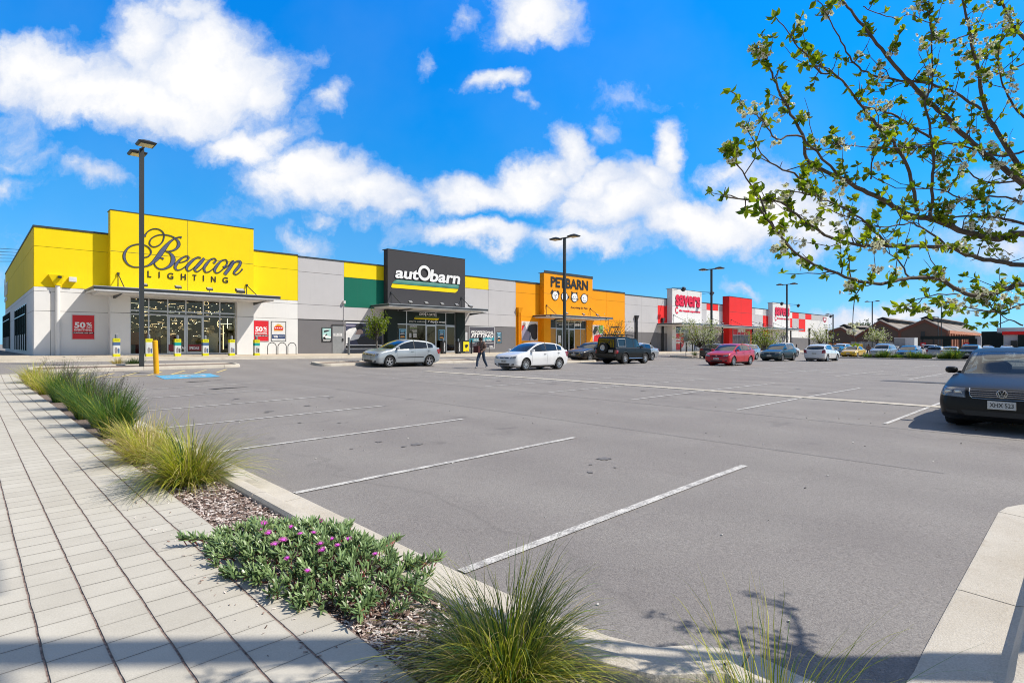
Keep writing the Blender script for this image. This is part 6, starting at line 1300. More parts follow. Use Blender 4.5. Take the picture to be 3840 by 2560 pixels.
# ================================================================== lamp posts, islands, bollards, trees
random.seed(21)
LENS = mat('lamp_lens', (.62, .55, .34), .4); POLE = mat('dark_pole', (.028, .032, .034), .5); YBOL = mat('yellow_bollard_paint', (.82, .40, .0), .45)
def lamp_at(px, yb_, ytop, label, single=False, loc=None, h=None):
    p = Vector(loc) if loc is not None else at(px, yb_); t = Vector((p.x, p.y, 0)).dot(FW); H = h or (EYE + (HY - ytop) * t / FOC - p.z)
    r = empty('street_lamp', p, label, 'lamp post', 0, 'lamp posts in the car park')
    m = MB(); m.box(-.083, .083, -.083, .083, -.1, H - .1, POLE); part(m, 'pole', r); m = MB(); m.box(-.22, .22, -.22, .22, -.1, .03, POLE); part(m, 'base_plate', r)
    m = MB(); m.tube([(0, -.7 if not single else 0, H - .12), (0, .7, H - .12)], .05, POLE, 6); part(m, 'arm', r)
    for s in ((-1, 1) if not single else (1,)):
        m = MB(); y = s * .85; a = [(-.30, y - .32, H - .16), (.30, y - .32, H - .16), (.30, y + .32, H - .16), (-.30, y + .32, H - .16), (-.34, y - .36, H - .08), (.34, y - .36, H - .08), (.34, y + .36, H - .08), (-.34, y + .36, H - .08), (-.10, y - .12, H + .04), (.10, y - .12, H + .04), (.10, y + .12, H + .04), (-.10, y + .12, H + .04)]
        m.add(a, [(3, 2, 1, 0), (0, 1, 5, 4), (1, 2, 6, 5), (2, 3, 7, 6), (3, 0, 4, 7), (4, 5, 9, 8), (5, 6, 10, 9), (6, 7, 11, 10), (7, 4, 8, 11), (8, 9, 10, 11)], POLE); m.box(-.24, .24, y - .26, y + .26, H - .175, H - .162, LENS); part(m, 'lantern', r)
    return r
lamp_at(531, 1382, 550, 'tallest nearest lamp post with twin lanterns on the kerbed island before the yellow shop')
lamp_at(2117, 1357, 886, 'second lamp post standing in front of the orange shop')
lamp_at(2668, 1342, 1005, 'third lamp post beside the white blossom tree')
lamp_at(2951, 1334, 1063, 'fourth lamp post before the far white sign tower')
lamp_at(3271, 1322, 1128, 'lamp post left of the blossom sapling in front of the brown gables')
lamp_at(3530, 1320, 1137, 'lamp post rising from the parked cars before the brick side wall')
lamp_at(3752, 1322, 1150, 'farthest right lamp post in front of the green building')
lamp_at(3124, 1320, 1176, 'short single arm lamp post at the far end of the shop row', True)
lamp_at(3518, 1320, 1186, 'short single arm lamp post left of the twin lamp before the brick wall', True)
lamp_at(0, 0, 0, 'lamp post in the right garden bed casting a long straight shadow', loc=(5.52, -1.53, G(5.5, -1.5)), h=9.0)
def island(cx, cy, lx, ly, name, label, fill=SOIL, r=.5):
    """kerbed island: rounded rectangle, long axis along X or Y"""
    m = MB(); pts = []
    for (sx, sy, a0) in ((1, 1, 0), (-1, 1, 90), (-1, -1, 180), (1, -1, 270)):
        for k in range(6): a = R(a0 + 18 * k); pts.append((cx + sx * (lx - r) + r * math.cos(a), cy + sy * (ly - r) + r * math.sin(a)))
    pts.append(pts[0]); sweep(m, pts, [(0, -.05), (0, .09), (.03, .13), (.16, .14), (.19, .1), (.19, -.05)], KERB, side=1, seg=1.6)
    o = tag(m.build(name, smooth=True), label, kind='structure')
    m = MB(); sheet(m, cx - lx + .17, cx + lx - .17, cy - ly + .17, cy + ly - .17, .09, fill, .5, .5); c = m.build('island_soil', o); return o
p = at(531, 1382); island(p.x + .1, p.y + .05, 3.9, .75, 'traffic_island', 'kerbed island holding the nearest lamp post')
PI2 = (at(1195, 1372), at(1783, 1356)); q = (PI2[0] + PI2[1]) / 2
island(q.x, PI2[0].y + .5, (PI2[1].x - PI2[0].x) / 2, .8, 'traffic_island', 'kerbed island behind the silver blue hatchback')
q = at(2575, 1341); island(q.x + 2.5, q.y + .6, 3.4, .9, 'traffic_island', 'kerbed island with the square sign and white blossom tree')
q = at(2117, 1357); island(q.x + .5, q.y, 2.5, .8, 'traffic_island', 'kerbed island at the second lamp post')
qa, qb = at(3150, 1341), at(3640, 1356); XI = (qa.x + qb.x) / 2
island(XI + .6, (qa.y + qb.y) / 2 - 1, .8, (qa.y - qb.y) / 2 + 2.5, 'traffic_island', 'long planted kerbed strip in front of the far parked cars', r=.4)
# bollards
def bollard(p, h, r_, mt, name, label, group=None, lean=0):
    m = MB(); m.lathe([(0, h), (r_ * .7, h), (r_, h - .03), (r_, -.05)], mt, 16, Matrix.Rotation(lean, 4, 'Y')); o = m.build(name, None, p, True); return tag(o, label, 'bollard', group)
p = at(587, 1401); bollard(p, 1.38, .10, YBOL, 'yellow_bollard', 'leaning yellow steel bollard beside the nearest lamp post', lean=-.04)
STE = mat('steel_bollard', (.20, .21, .22), .4, metal=.5)
BY = 37.0
SLV = [mat('sleeve_yellow', (.70, .66, .0), .5), mat('sleeve_white', (.62, .64, .64), .5), mat('sleeve_navy', (.06, .12, .26), .5), mat('sleeve_teal', (.0, .30, .28), .5), mat('sleeve_grey', (.25, .23, .24), .5)]
SLB = ['bollard in a yellow and navy advert sleeve left of the shop glass', 'bollard in a yellow and white advert sleeve just right of the lamp post', 'bollard in a yellow and teal advert sleeve before the sliding doors', 'bollard in a yellow and navy advert sleeve right of the sliding doors', 'bollard in a yellow and white advert sleeve at the right end of the shop glass', 'bollard in a yellow and teal advert sleeve beneath the bright sale board']
for k, zx in enumerate((539, 858, 1138, 1410, 1668, 1912)):
    x = FX(230 + zx / 2.6133, BY); zg = zb(x) - .05 ; r = empty('bollard', (x, BY, zg), SLB[k], 'bollard', 0, 'sleeved bollards before the yellow shop'); w = .155; hh = 1.0
    m = MB(); m.lathe([(0, 1.22), (.06, 1.22), (.075, 1.19), (.075, 0)], STE, 14); part(m, 'post', r, smooth=True)
    m = MB(); m.box(-w, w, -w, w, 0, .16, SLV[0]); m.box(-w, w, -w, w, .16, .62, SLV[1]); m.box(-w, w, -w, w, .62, .80, SLV[(2, 1, 3)[k % 3]]); m.box(-w, w, -w, w, .80, hh, SLV[0])
    m.prism([(-.09, .2), (.02, .2), (.05, .38), (.0, .5), (-.06, .52), (-.10, .4)], .004, SLV[4], Matrix(((1, 0, 0, 0), (0, 0, -1, -w), (0, 1, 0, 0), (0, 0, 0, 1)))); m.prism([(.05, .2), (.12, .2), (.12, .42), (.06, .48)], .004, BLK if k % 3 == 2 else SLV[2], Matrix(((1, 0, 0, 0), (0, 0, -1, -w), (0, 1, 0, 0), (0, 0, 0, 1))))
    put_text(m, 'Beacon', (-w * .7, -w - .002, .88), (1, 0, 0), (0, 0, 1), w * 1.4, .06, INK, .002, shear=.3); part(m, 'advert_sleeve', r)
for px, lab in ((1662, 'black sleeved bollard before the right hand doors of the charcoal shop'), (1718, 'black sleeved bollard at the right corner of the charcoal shop front')):
    x = FX(px, BY); r = empty('bollard', (x, BY, zb(x) - .05), lab, 'bollard', 0, 'black sleeved bollards'); m = MB(); m.lathe([(0, 1.25), (.06, 1.25), (.075, 1.22), (.075, 0)], STE, 12); part(m, 'post', r, smooth=True)
    m = MB(); m.box(-.17, .17, -.17, .17, 0, 1.05, BLK); put_text(m, 'autObarn', (.06, -.172, .2), (0, 0, 1), (-1, 0, 0), .7, .12, LWH, .003, bold=.03); part(m, 'advert_sleeve', r)
for px, y_, h, lab in ((1308, 36.6, 1.25, 'slim grey bollard in front of the mechanic banner'), (1768, 36.8, 1.2, 'dark bollard left of the fitting banner'), (2440, 36.8, 1.2, 'dark bollard before the dark grey wall right of the four wheel drive'), (2553, 36.8, 1.2, 'dark bollard beside the red nose poster window'), (2575, 36.8, 1.2, 'dark bollard behind the square sign'), (2597, 36.8, 1.2, 'dark bollard left of the white blossom tree trunk'), (2843, 36.8, 1.1, 'grey bollard right of the red hatchback roof'), (2850, 36.2, 1.2, 'silver topped bollard by the small blossoming tree'), (2987, 36.8, 1.2, 'grey bollard beyond the white off-road wagon')):
    x = FX(px, y_); bollard(Vector((x, y_, zb(x) - .06)), h, .08, STE if px in (1308, 2850) else BLK, 'bollard', lab, 'plain bollards along the shopfront kerb')
# bicycle hoops
for k, (px, lab) in enumerate(((1020, 'leftmost black bicycle hoop under the white win poster'), (1058, 'middle black bicycle hoop against the white wall'), (1095, 'rightmost black bicycle hoop beside the dark grey wall'), (1826, 'bicycle hoop below the fitting banner behind the walking person'), (2636, 'bicycle hoop behind the white blossom tree'))):
    x = FX(px, 39.2); z0 = zb(x) - .02; w = .29; m = MB(); m.tube([(-w, 0, 0), (-w, 0, .5)] + [(-w * math.cos(R(a)), 0, .52 + w * math.sin(R(a))) for a in range(15, 180, 15)] + [(w, 0, .5), (w, 0, 0)], .026, BLK, 8)
    tag(m.build('bicycle_hoop', None, (x, 39.2, z0), True), lab, 'bicycle rack', 'bicycle hoops')
# yellow frame sign by the charcoal shop
x = FX(1747, 38.6); r = empty('pavement_sign', (x, 38.6, zb(x) - .02), 'yellow poster stand with a black shape between the charcoal shop and its banner', 'pavement sign')
m = MB(); m.box(-.36, .36, -.03, .03, .12, 1.12, BLK); m.box(-.40, .40, -.2, .2, 0, .05, BLK); part(m, 'stand', r); m = MB(); m.box(-.32, .32, -.04, -.031, .16, 1.0, mat('sign_yellow', (.80, .68, .0), .5))
m.prism([(-.2, .7), (-.1, .6), (-.12, .5), (0, .42), (.1, .5), (.2, .6), (.22, .72), (.08, .78), (-.05, .74)], .003, BLK, Matrix(((1, 0, 0, 0), (0, 0, -1, -.041), (0, 1, 0, 0), (0, 0, 0, 1)))); m.box(-.0, .2, -.045, -.041, .2, .25, PRED); part(m, 'poster', r)
# square sign on a pole
p = at(2572, 1341); r = empty('parking_sign', p, 'grey square sign board seen from behind on a thin post left of the blossom tree', 'sign'); m = MB(); m.tube([(0, 0, 0), (0, 0, 2.75)], .03, STE, 8); part(m, 'post', r); m = MB(); m.box(-.45, .45, -.02, .0, 1.55, 2.7, mat('sign_back_grey', (.16, .17, .17), .5)); part(m, 'board', r)

# ---- the walking person
def person(loc, rz, label, name='person'):
    r = empty(name, loc, label, 'person', rz)
    J = {'pel': (0, 0, .93), 'wai': (0, .01, 1.08), 'che': (0, .03, 1.30), 'nek': (0, .06, 1.46), 'hed': (0, .09, 1.58), 'top': (0, .09, 1.68),
         'hl': (.10, 0, .90), 'kl': (.11, .22, .50), 'al': (.11, .30, .10), 'tl': (.11, .43, .05), 'hr': (-.10, 0, .90), 'kr': (-.11, -.08, .50), 'ar': (-.11, -.36, .13), 'tr': (-.11, -.24, .04),
         'sl': (.19, .03, 1.38), 'el': (.25, .06, 1.12), 'wl': (.20, .24, .98), 'sr': (-.19, .03, 1.38), 'er': (-.26, -.02, 1.12), 'wr': (-.20, .20, .95)}
    RD = dict(pel=.155, wai=.15, che=.165, nek=.06, hed=.095, top=.07, hl=.11, kl=.085, al=.06, tl=.045, hr=.11, kr=.085, ar=.06, tr=.045, sl=.08, el=.055, wl=.035, sr=.08, er=.055, wr=.035)
    def skin(names, edges, name_, mts, par, grow=0.0):
        me = bpy.data.meshes.new(name_); ix = {n: i for i, n in enumerate(names)}; me.from_pydata([J[n] for n in names], [(ix[a], ix[b_]) for a, b_ in edges], []); o = bpy.data.objects.new(name_, me); COL.objects.link(o)
        a = o.modifiers.new('s', 'SKIN')
        for n in names: v = me.skin_vertices[0].data[ix[n]]; v.radius = (RD[n] + grow, RD[n] + grow); 
        me.skin_vertices[0].data[0].use_root = True
        a.use_smooth_shade = True; b_ = o.modifiers.new('d', 'SUBSURF'); b_.levels = 2; b_.render_levels = 2
        me2 = bpy.data.meshes.new_from_object(o.evaluated_get(bpy.context.evaluated_depsgraph_get())); bpy.data.objects.remove(o)
        me2.materials.clear(); 
        for mt in mts: me2.materials.append(mt)
        o2 = bpy.data.objects.new(name_, me2); COL.objects.link(o2); o2.parent = par; return o2
    names = list(J); ed = [('pel', 'wai'), ('wai', 'che'), ('che', 'nek'), ('nek', 'hed'), ('hed', 'top'), ('pel', 'hl'), ('hl', 'kl'), ('kl', 'al'), ('al', 'tl'), ('pel', 'hr'), ('hr', 'kr'), ('kr', 'ar'), ('ar', 'tr'), ('che', 'sl'), ('sl', 'el'), ('el', 'wl'), ('che', 'sr'), ('sr', 'er'), ('er', 'wr')]
    SKN = mat('skin', (.42, .24, .17), .6); JEA = mat('dark_jeans', (.04, .065, .11), .85, var=.4, scale=9); SHO = mat('shoe', (.45, .42, .40), .7)
    body = skin(names, ed, 'body', [SKN, JEA, SHO, INK], r)
    for pl_ in body.data.polygons:
        c = pl_.center; pl_.material_index = 2 if c.z < .10 else 1 if c.z < .98 else 0
    b = NB('patterned_jacket'); v = b.noise(14, 3, .6, b.obj()); cr = b.n('ShaderNodeValToRGB', {0: v}); cr.color_ramp.interpolation = 'CONSTANT'; cr.color_ramp.elements[0].color = (.03, .028, .03, 1); e = cr.color_ramp.elements.new(.46); e.color = (.30, .24, .20, 1); e = cr.color_ramp.elements.new(.54); e.color = (.30, .10, .05, 1); e = cr.color_ramp.elements.new(.6); e.color = (.05, .05, .05, 1); JK = b.fin(cr.outputs[0], .9)
    skin(['wai', 'pel', 'che', 'nek', 'sl', 'el', 'wl', 'sr', 'er', 'wr'], [('pel', 'wai'), ('wai', 'che'), ('che', 'nek'), ('che', 'sl'), ('sl', 'el'), ('el', 'wl'), ('che', 'sr'), ('sr', 'er'), ('er', 'wr')], 'jacket', [JK], r, .022)
    m = MB(); Mh = Matrix.Translation((0, .075, 1.60)); m.lathe([(0, .135), (.06, .125), (.105, .08), (.118, .0), (.105, -.06), (.09, -.09)], mat('dark_hair', (.012, .010, .009), .8), 14, Mh); part(m, 'hair', r, smooth=True)
    m = MB()
    for s in (-1, 1): m.lathe([(0, .004), (.010, .003), (.013, 0)], INK, 8, Matrix.Translation((s * .035, .09 + .105, 1.60)) @ Matrix.Rotation(R(-90), 4, 'X'))
    m.add([(-.012, .19, 1.57), (.012, .19, 1.57), (0, .215, 1.565), (0, .19, 1.60)], [(0, 1, 2), (0, 2, 3), (1, 3, 2)], SKN); m.box(-.025, .025, .186, .190, 1.535, 1.541, PRED); part(m, 'face', r)
    for s in (-1, 1):
        m = MB(); w = Vector(J['wl' if s > 0 else 'wr']); m.lathe([(.0, -.03), (.03, -.02), (.036, .02), (.028, .05), (0, .06)], SKN, 10, Matrix.Translation(w + Vector((0, .05, -.02))) @ Matrix.Rotation(R(-60), 4, 'X'))
        for k in range(5):
            a = (k - 2) * .012; q0 = w + Vector((a * s, .09, -.04 - .004 * abs(k - 2))); L_ = (.045, .058, .062, .056, .042)[k]; m.tube([q0, q0 + Vector((a * .2, L_ * .6, -.012)), q0 + Vector((a * .2, L_ * .8, -.035))], [.009, .008, .006], SKN, 6)
        part(m, 'hand', r, smooth=True)
    return r
pp = at(1806, 1381); ps = person(pp, math.atan2(-.25, -1) - math.pi / 2, 'person in a patterned jacket and dark jeans walking left and holding a dark red bag')
m = MB(); m.box(-.04, .10, -.17, .17, .05, .42, mat('maroon_bag', (.07, .010, .010), .7, var=.2)); m.tube([(.05, -.12, .5), (.05, -.1, .6), (.05, .1, .6), (.05, .12, .5)], .012, BLK, 6)
b_ = m.build('shoulder_bag', None); b_.matrix_world = ps.matrix_basis @ Matrix.Translation((.02, .42, .82)) @ Matrix.Rotation(R(90), 4, 'Z'); tag(b_, 'dark red bag held in front by the walking person', 'bag')
p2 = at(3252, 1336); person(Vector((p2.x + .3, p2.y - .1, p2.z)), R(90), 'person in dark clothes leaning at the raised boot of the yellow sedan')

# ---- foliage
def leafmat(name, c0, c1, tr=.45, rough=.5):
    b = NB(name); gi = b.n('ShaderNodeNewGeometry').outputs['Random Per Island']; c = b.ramp(gi, 0, 1, c0, c1)
    t = b.n('ShaderNodeBsdfTranslucent'); b.l(b.mix(1.0, c, (1.15, 1.25, .55), 'MULTIPLY'), t.inputs[0]); b.fin(c, rough, spec=.4)
    ms = b.n('ShaderNodeMixShader', {0: tr}); b.l(b.b.outputs[0], ms.inputs[1]); b.l(t.outputs[0], ms.inputs[2]); b.l(ms.outputs[0], b.o.inputs['Surface']); return b.m
LEAFG = leafmat('pear_leaf', (.05, .12, .006), (.36, .42, .02), .5); LEAFD = leafmat('dark_leaf', (.02, .055, .008), (.07, .12, .015), .3); PETAL = leafmat('blossom_petal', (.62, .60, .56), (.82, .80, .76), .3); STAM = mat('blossom_centre', (.12, .05, .03), .8)
BARK = mat('pear_bark', (.085, .066, .052), .85, var=.4, scale=30, bump=.002, bscale=120); BARKL = mat('pale_bark', (.16, .14, .12), .85, var=.3, scale=20)
def leaf(m, p, d, up, L_, W_, mt, fold=.25):
    s = d.cross(up).normalized(); n = s.cross(d).normalized()
    a = p + d * L_ * .3; c = p + d * L_ * .66; f = n * W_ * fold
    m.add([p, a + s * W_ * .46 + f, a, a - s * W_ * .46 + f, c + s * W_ * .40 + f, c - n * L_ * .03, c - s * W_ * .40 + f, p + d * L_ - n * L_ * .10], [(0, 2, 1), (0, 3, 2), (1, 2, 5, 4), (2, 3, 6, 5), (4, 5, 7), (5, 6, 7)], mt)
def rv(): 
    v = Vector((random.gauss(0, 1), random.gauss(0, 1), random.gauss(0, 1))); return v.normalized()
def small_tree(p, h, cr, cz, label, leaves=900, blossom=300, mt=None, upright=False, ls=.10, twig=28, name='blossom_tree', wide=1.0):
    r = empty(name, p, label, 'tree', 0, 'young trees in the car park'); m = MB(); th = cz - cr * .6
    m.tube([(0, 0, -.1), (.02, .01, th * .5), (0, 0, th)], [.07, .055, .05], BARKL, 8); tips = []
    for k in range(twig):
        a = random.uniform(0, 6.283); e = random.uniform(.15, 1.2) if not upright else random.uniform(.8, 1.4); d = Vector((math.cos(a) * math.cos(e) * wide, math.sin(a) * math.cos(e) * wide, math.sin(e))); z0 = random.uniform(th * .75, th + .2)
        L_ = cr * random.uniform(.8, 1.35); pts = [Vector((0, 0, z0))]
        for j in range(1, 6): pts.append(pts[-1] + (d + rv() * .28 + Vector((0, 0, .10 * j))).normalized() * L_ / 5)
        m.tube(pts, [.028, .022, .016, .012, .008, .004], BARK, 5, False); tips += pts[2:]
        for j in (2, 3, 4):
            dd = (pts[j + 1] - pts[j - 1]).normalized() + rv() * .8; q = pts[j] + dd.normalized() * L_ * .3; m.tube([pts[j], q], [.010, .004], BARK, 4, False); tips += [q, (q + pts[j]) / 2]
    part(m, 'trunk', r); m = MB()
    for i in range(leaves):
        c = random.choice(tips) + rv() * random.random() * cr * .16; d = (rv() + Vector((0, 0, .3))).normalized(); leaf(m, c, d, rv(), ls * random.uniform(.7, 1.2), ls * .6, mt or LEAFG)
    for i in range(blossom):
        c = random.choice(tips) + rv() * random.random() * cr * .12; leaf(m, c, rv(), rv(), ls * .7, ls * .7, PETAL)
    part(m, 'crown', r); return r
small_tree(at(1412, 1364), 3.4, .95, 2.2, 'slender leafy sapling in front of the mechanic banner', 1500, 60, upright=True, twig=26, wide=1.5)
small_tree(at(2290, 1350), 3.9, 1.75, 2.5, 'nearly bare young tree with thin twigs before the orange wall', 130, 30, upright=False, twig=46, ls=.12)
small_tree(at(2625, 1342), 4.2, 2.2, 2.6, 'round blossom covered tree left of the third lamp post', 1100, 1900, twig=60, ls=.13)
small_tree(at(2868, 1338), 4.0, 2.1, 2.2, 'leafy blossoming tree between the red hatchback and the bicycles', 1500, 500, twig=40, ls=.14)
small_tree(at(3078, 1328), 4.6, 2.4, 2.9, 'sparse blossoming tree before the far end wall of the row', 500, 450, twig=40, ls=.17)
small_tree(at(3288, 1326), 4.6, 2.2, 3.4, 'white blossoming sapling beside the lamp post before the brown gables', 500, 900, twig=36, ls=.20)
# shrubs in the strip and islands
GRD = leafmat('tuft_green', (.03, .06, .012), (.12, .17, .03), .25); GRY = leafmat('tuft_yellow', (.20, .22, .02), (.62, .60, .09), .4); GRS = leafmat('tuft_straw', (.36, .26, .10), (.70, .58, .30), .35); GRB = leafmat('reed_green', (.035, .10, .015), (.14, .26, .05), .35); SEED = leafmat('seed_head', (.06, .05, .05), (.16, .14, .12), .3)
def blade(m, p, a, lean, L_, w, mt, droop, seg=6, kink=0.0):
    d = Vector((math.cos(a), math.sin(a), 0)); s = Vector((-d.y, d.x, 0)); tw = random.uniform(-.9, .9); s = (s * math.cos(tw) + Vector((0, 0, 1)) * math.sin(tw) * .3).normalized(); vs = []; q = Vector(p); e = lean
    for j in range(seg + 1):
        f = j / seg; ww = w * (1 - f ** 1.7) * .5 + .0003; vs += [q - s * ww, q + s * ww]; st = L_ / seg; q = q + (d * math.sin(e) + Vector((0, 0, 1)) * math.cos(e)) * st + s * kink * st * random.uniform(-1, 1); e += droop / seg * (.4 + 1.3 * f)
    m.add(vs, [(2 * j, 2 * j + 1, 2 * j + 3, 2 * j + 2) for j in range(seg)], mt)
def tuft(p, rad, h, n, mix_, label, w=.0045, droop=1.6, lean=.75, base=.12, seg=6, seeds=0, name='grass_tuft', group='ornamental grasses in the garden bed', lo=-1e9):
    m = MB(); ph = random.uniform(0, 6)
    for i in range(n):
        a = random.uniform(0, 6.283) if random.random() < .6 else ph + random.choice((0, 1.3, 2.4, 3.6, 5.1)) + random.gauss(0, .25); rr = base * math.sqrt(random.random()); L_ = h * random.uniform(.5, 1.15) * (1 + .16 * math.sin(3 * a + ph) + .10 * math.sin(7 * a + 2 * ph)); le = lean * random.random() ** .8
        mt = random.choices([k for k, _ in mix_], [v for _, v in mix_])[0]; blade(m, (rr * math.cos(a + random.gauss(0, .5)), rr * math.sin(a), 0), a, le, L_, w * random.uniform(.7, 1.3), mt, droop * random.uniform(.3, 1.2), seg, .12)
    for i in range(seeds):
        a = random.uniform(0, 6.283); L_ = h * random.uniform(1.0, 1.35); d = Vector((math.cos(a), math.sin(a), 0)); top = d * L_ * .35 + Vector((0, 0, L_ * .95)); m.tube([(0, 0, 0), d * L_ * .15 + Vector((0, 0, L_ * .5)), top], .0015, SEED, 3, False)
        for k in range(10): q = top + rv() * .06 - Vector((0, 0, .06)) * random.random() * 2; leaf(m, q, rv(), rv(), .035, .006, SEED)
    m.v = [(x, y, max(z, .0)) for x, y, z in m.v]
    o = m.build(name, None, p); return tag(o, label, 'grass plant', group)
def bedp(x, y, dz=.085): return Vector((x, y, G(x, y) + dz))
random.seed(3)
tuft(bedp(1.72, 1.80), .5, .53, 1900, [(GRY, 5), (GRD, 2.2), (GRS, 2.0), (GRB, 2)], 'biggest nearest green and yellow grass tuft at the bottom edge', base=.15, w=.0048, lean=1.35, droop=2.0, seg=8)
tuft(bedp(2.18, .84), .4, .50, 150, [(GRY, 5), (GRB, 2), (GRS, 1)], 'thin sparse grass blades at the bottom beside the kerb corner', base=.18, w=.0042, lean=.75, droop=1.2, seg=8)
tuft(bedp(1.66, 6.5), .5, .72, 1700, [(GRY, 5), (GRS, 2), (GRD, 1.5), (GRB, 1)], 'round yellow green grass tuft spilling over the pavers', base=.16, lean=1.2, droop=1.9, w=.0065)
tuft(bedp(1.62, 8.0), .5, .60, 950, [(GRS, 4), (GRY, 3)], 'straw coloured grass tuft behind the round yellow green one', base=.18, lean=1.15, droop=1.7, w=.0075)
tuft(bedp(1.68, 9.15), .5, .50, 560, [(GRS, 3), (GRY, 3), (GRB, 1)], 'pale straw and green grass tuft next to the dark reeds', base=.16, lean=.9, droop=1.5, w=.008)
for k, (y_, h, lab) in enumerate(((10.4, .68, 'nearest dark green reed clump with fuzzy seed heads'), (11.7, .72, 'second dark green reed clump from the front'), (13.1, .75, 'third dark green reed clump from the front'), (14.8, .78, 'fourth dark green reed clump from the front'), (17.0, .86, 'tallest farthest dark green reed clump'))):
    tuft(bedp(1.66 + .05 * (k % 2), y_), .4, h, 850, [(GRB, 6), (GRD, 2), (GRY, 1)], lab, base=.17, lean=.6, droop=1.0, w=.010, seeds=26, name='reed_clump', group='dark green reed clumps')
for y_, lab in ((19.8, 'pale straw grass tuft just behind the farthest reeds'), (22.0, 'yellow green grass tuft near the far end of the bed'), (24.6, 'last small yellow grass tuft at the end of the footpath')):
    tuft(bedp(1.66, y_), .4, .75, 420, [(GRS, 3), (GRY, 4)], lab, base=.22, lean=.9, droop=1.4, w=.014, seg=4)
tuft(bedp(6.0, -.35), .3, .3, 160, [(GRY, 3), (GRB, 2)], 'small grass tuft in the right garden bed', base=.08, w=.004)
for k, (zx, zy, s_) in enumerate(((705, 668, .5), (845, 664, .6), (885, 655, .95), (980, 676, .45), (1035, 676, .5), (1180, 676, .85), (1270, 682, .7), (1335, 685, .55), (1490, 690, .6), (1570, 690, 1.0), (1630, 690, 1.1))):
    p = at(3000 + zx / 2.8, 1100 + (zy + 10) / 2.8); p = Vector((XI + .6, p.y * (XI + .6) / p.x, 0)); p.z = G(p.x, p.y) + .09
    tuft(p, .5, s_ * 1.15, 420, [(GRB, 5), (GRD, 4), (GRY, 1)], ('big' if s_ > .8 else 'small') + ' green shrub number %d along the planted strip counted from the left' % (k + 1) if False else ['low green shrub at the left end of the planted strip', 'low green shrub before the silver off-road wagon', 'taller green shrub before the wheel of the silver off-road wagon', 'low green shrub left of the blue hatchback', 'low green shrub under the blue hatchback nose', 'upright green shrub before the blue hatchback wheel', 'green shrub before the white cars right of the blue hatchback', 'low shrub between the blue hatchback and the silver wagon', 'low shrub below the silver sedan tail', 'left half of the biggest shrub pair near the dark off-road car', 'right one of the biggest shrub pair near the dark off-road car'][k], base=.35, lean=.8, droop=1.0, w=.03, seg=4, name='strip_shrub', group='shrubs in the planted strip')
for (px, py, s_, lab, mm_) in ((440, 1372, .35, 'small dry tuft on the nearest lamp post island', GRS), (490, 1374, .3, 'dark fallen twigs at the foot of the nearest lamp post', LEAFD), (515, 1372, .45, 'small dark shrub at the foot of the nearest lamp post', LEAFD), (2606, 1336, .8, 'dark green shrub at the foot of the blossom tree', GRD)):
    p = at(px, py); tuft(p + Vector((0, 0, .09)), .3, s_, 200, [(mm_, 1)], lab, base=.2, lean=1.1, droop=1.0, w=.012, seg=4, name='island_shrub', group='shrubs on the lamp post islands')

# ---- pigface (succulent ground cover)
random.seed(9)
b = NB('succulent_leaf'); gi = b.n('ShaderNodeNewGeometry').outputs['Random Per Island']; sz = b.n('ShaderNodeSeparateXYZ', {0: b.pos()})
c = b.ramp(gi, 0, 1, (.06, .12, .04), (.27, .38, .15)); SUC = b.fin(c, .38, spec=.5); SUR = mat('succulent_stem', (.24, .06, .05), .5, var=.4, scale=30)
def sleaf(m, p, d, L_, w):
    s = d.orthogonal().normalized(); s = (s * math.cos(1) + d.cross(s) * math.sin(1)).normalized(); n = d.cross(s); vs = []; bend = s * L_ * .22
    for f, ww in ((0, .55), (.35, 1.0), (.75, .8)):
        c = p + d * L_ * f + bend * f * f
        for a in (0, 2.094, 4.189): vs.append(c + (s * math.cos(a) + n * math.sin(a)) * w * ww)
    vs.append(p + d * L_ + bend); m.add(vs, [(0, 1, 4, 3), (1, 2, 5, 4), (2, 0, 3, 5), (3, 4, 7, 6), (4, 5, 8, 7), (5, 3, 6, 8), (6, 7, 9), (7, 8, 9), (8, 6, 9)], SUC)
r = empty('succulent_plant', bedp(1.62, 3.6), 'spreading succulent ground cover with pink flowers over the bed and pavers', 'plant'); o_ = r.location.copy(); m = MB()
def shoot(x, y, z, d, n):
    p = Vector((x, y, z)); m.tube([p - d * .05, p + d * .012 * n], [.004, .003], SUR, 5, False)
    for k in range(n):
        c = p + d * .012 * k; a = k * 1.57 + random.random() * .5; o1 = d.orthogonal().normalized(); o2 = d.cross(o1); sd = o1 * math.cos(a) + o2 * math.sin(a)
        for s in (-1, 1): dd = (d * (.75 + .08 * k) + sd * s * (.8 - .06 * k)).normalized(); sleaf(m, c, dd, random.uniform(.046, .068), random.uniform(.0060, .0080))
for i in range(520):
    a = random.uniform(0, 6.283); q = random.random() ** .55; x = .44 * q * math.cos(a) + random.gauss(0, .03); y = .98 * q * math.sin(a) + random.gauss(0, .05); x += -.10 * (y > .3) * y + .10 * (y < -.1) * (-y)
    hz = (.03 + .15 * (1 - q ** 2)) * random.uniform(.5, 1.15); d = (Vector((x * .9, y * .4, .55)) + rv() * .45).normalized(); d.z = abs(d.z) + .15; d.normalize(); shoot(x, y, max(.02, hz), d, random.choice((3, 4, 5)))
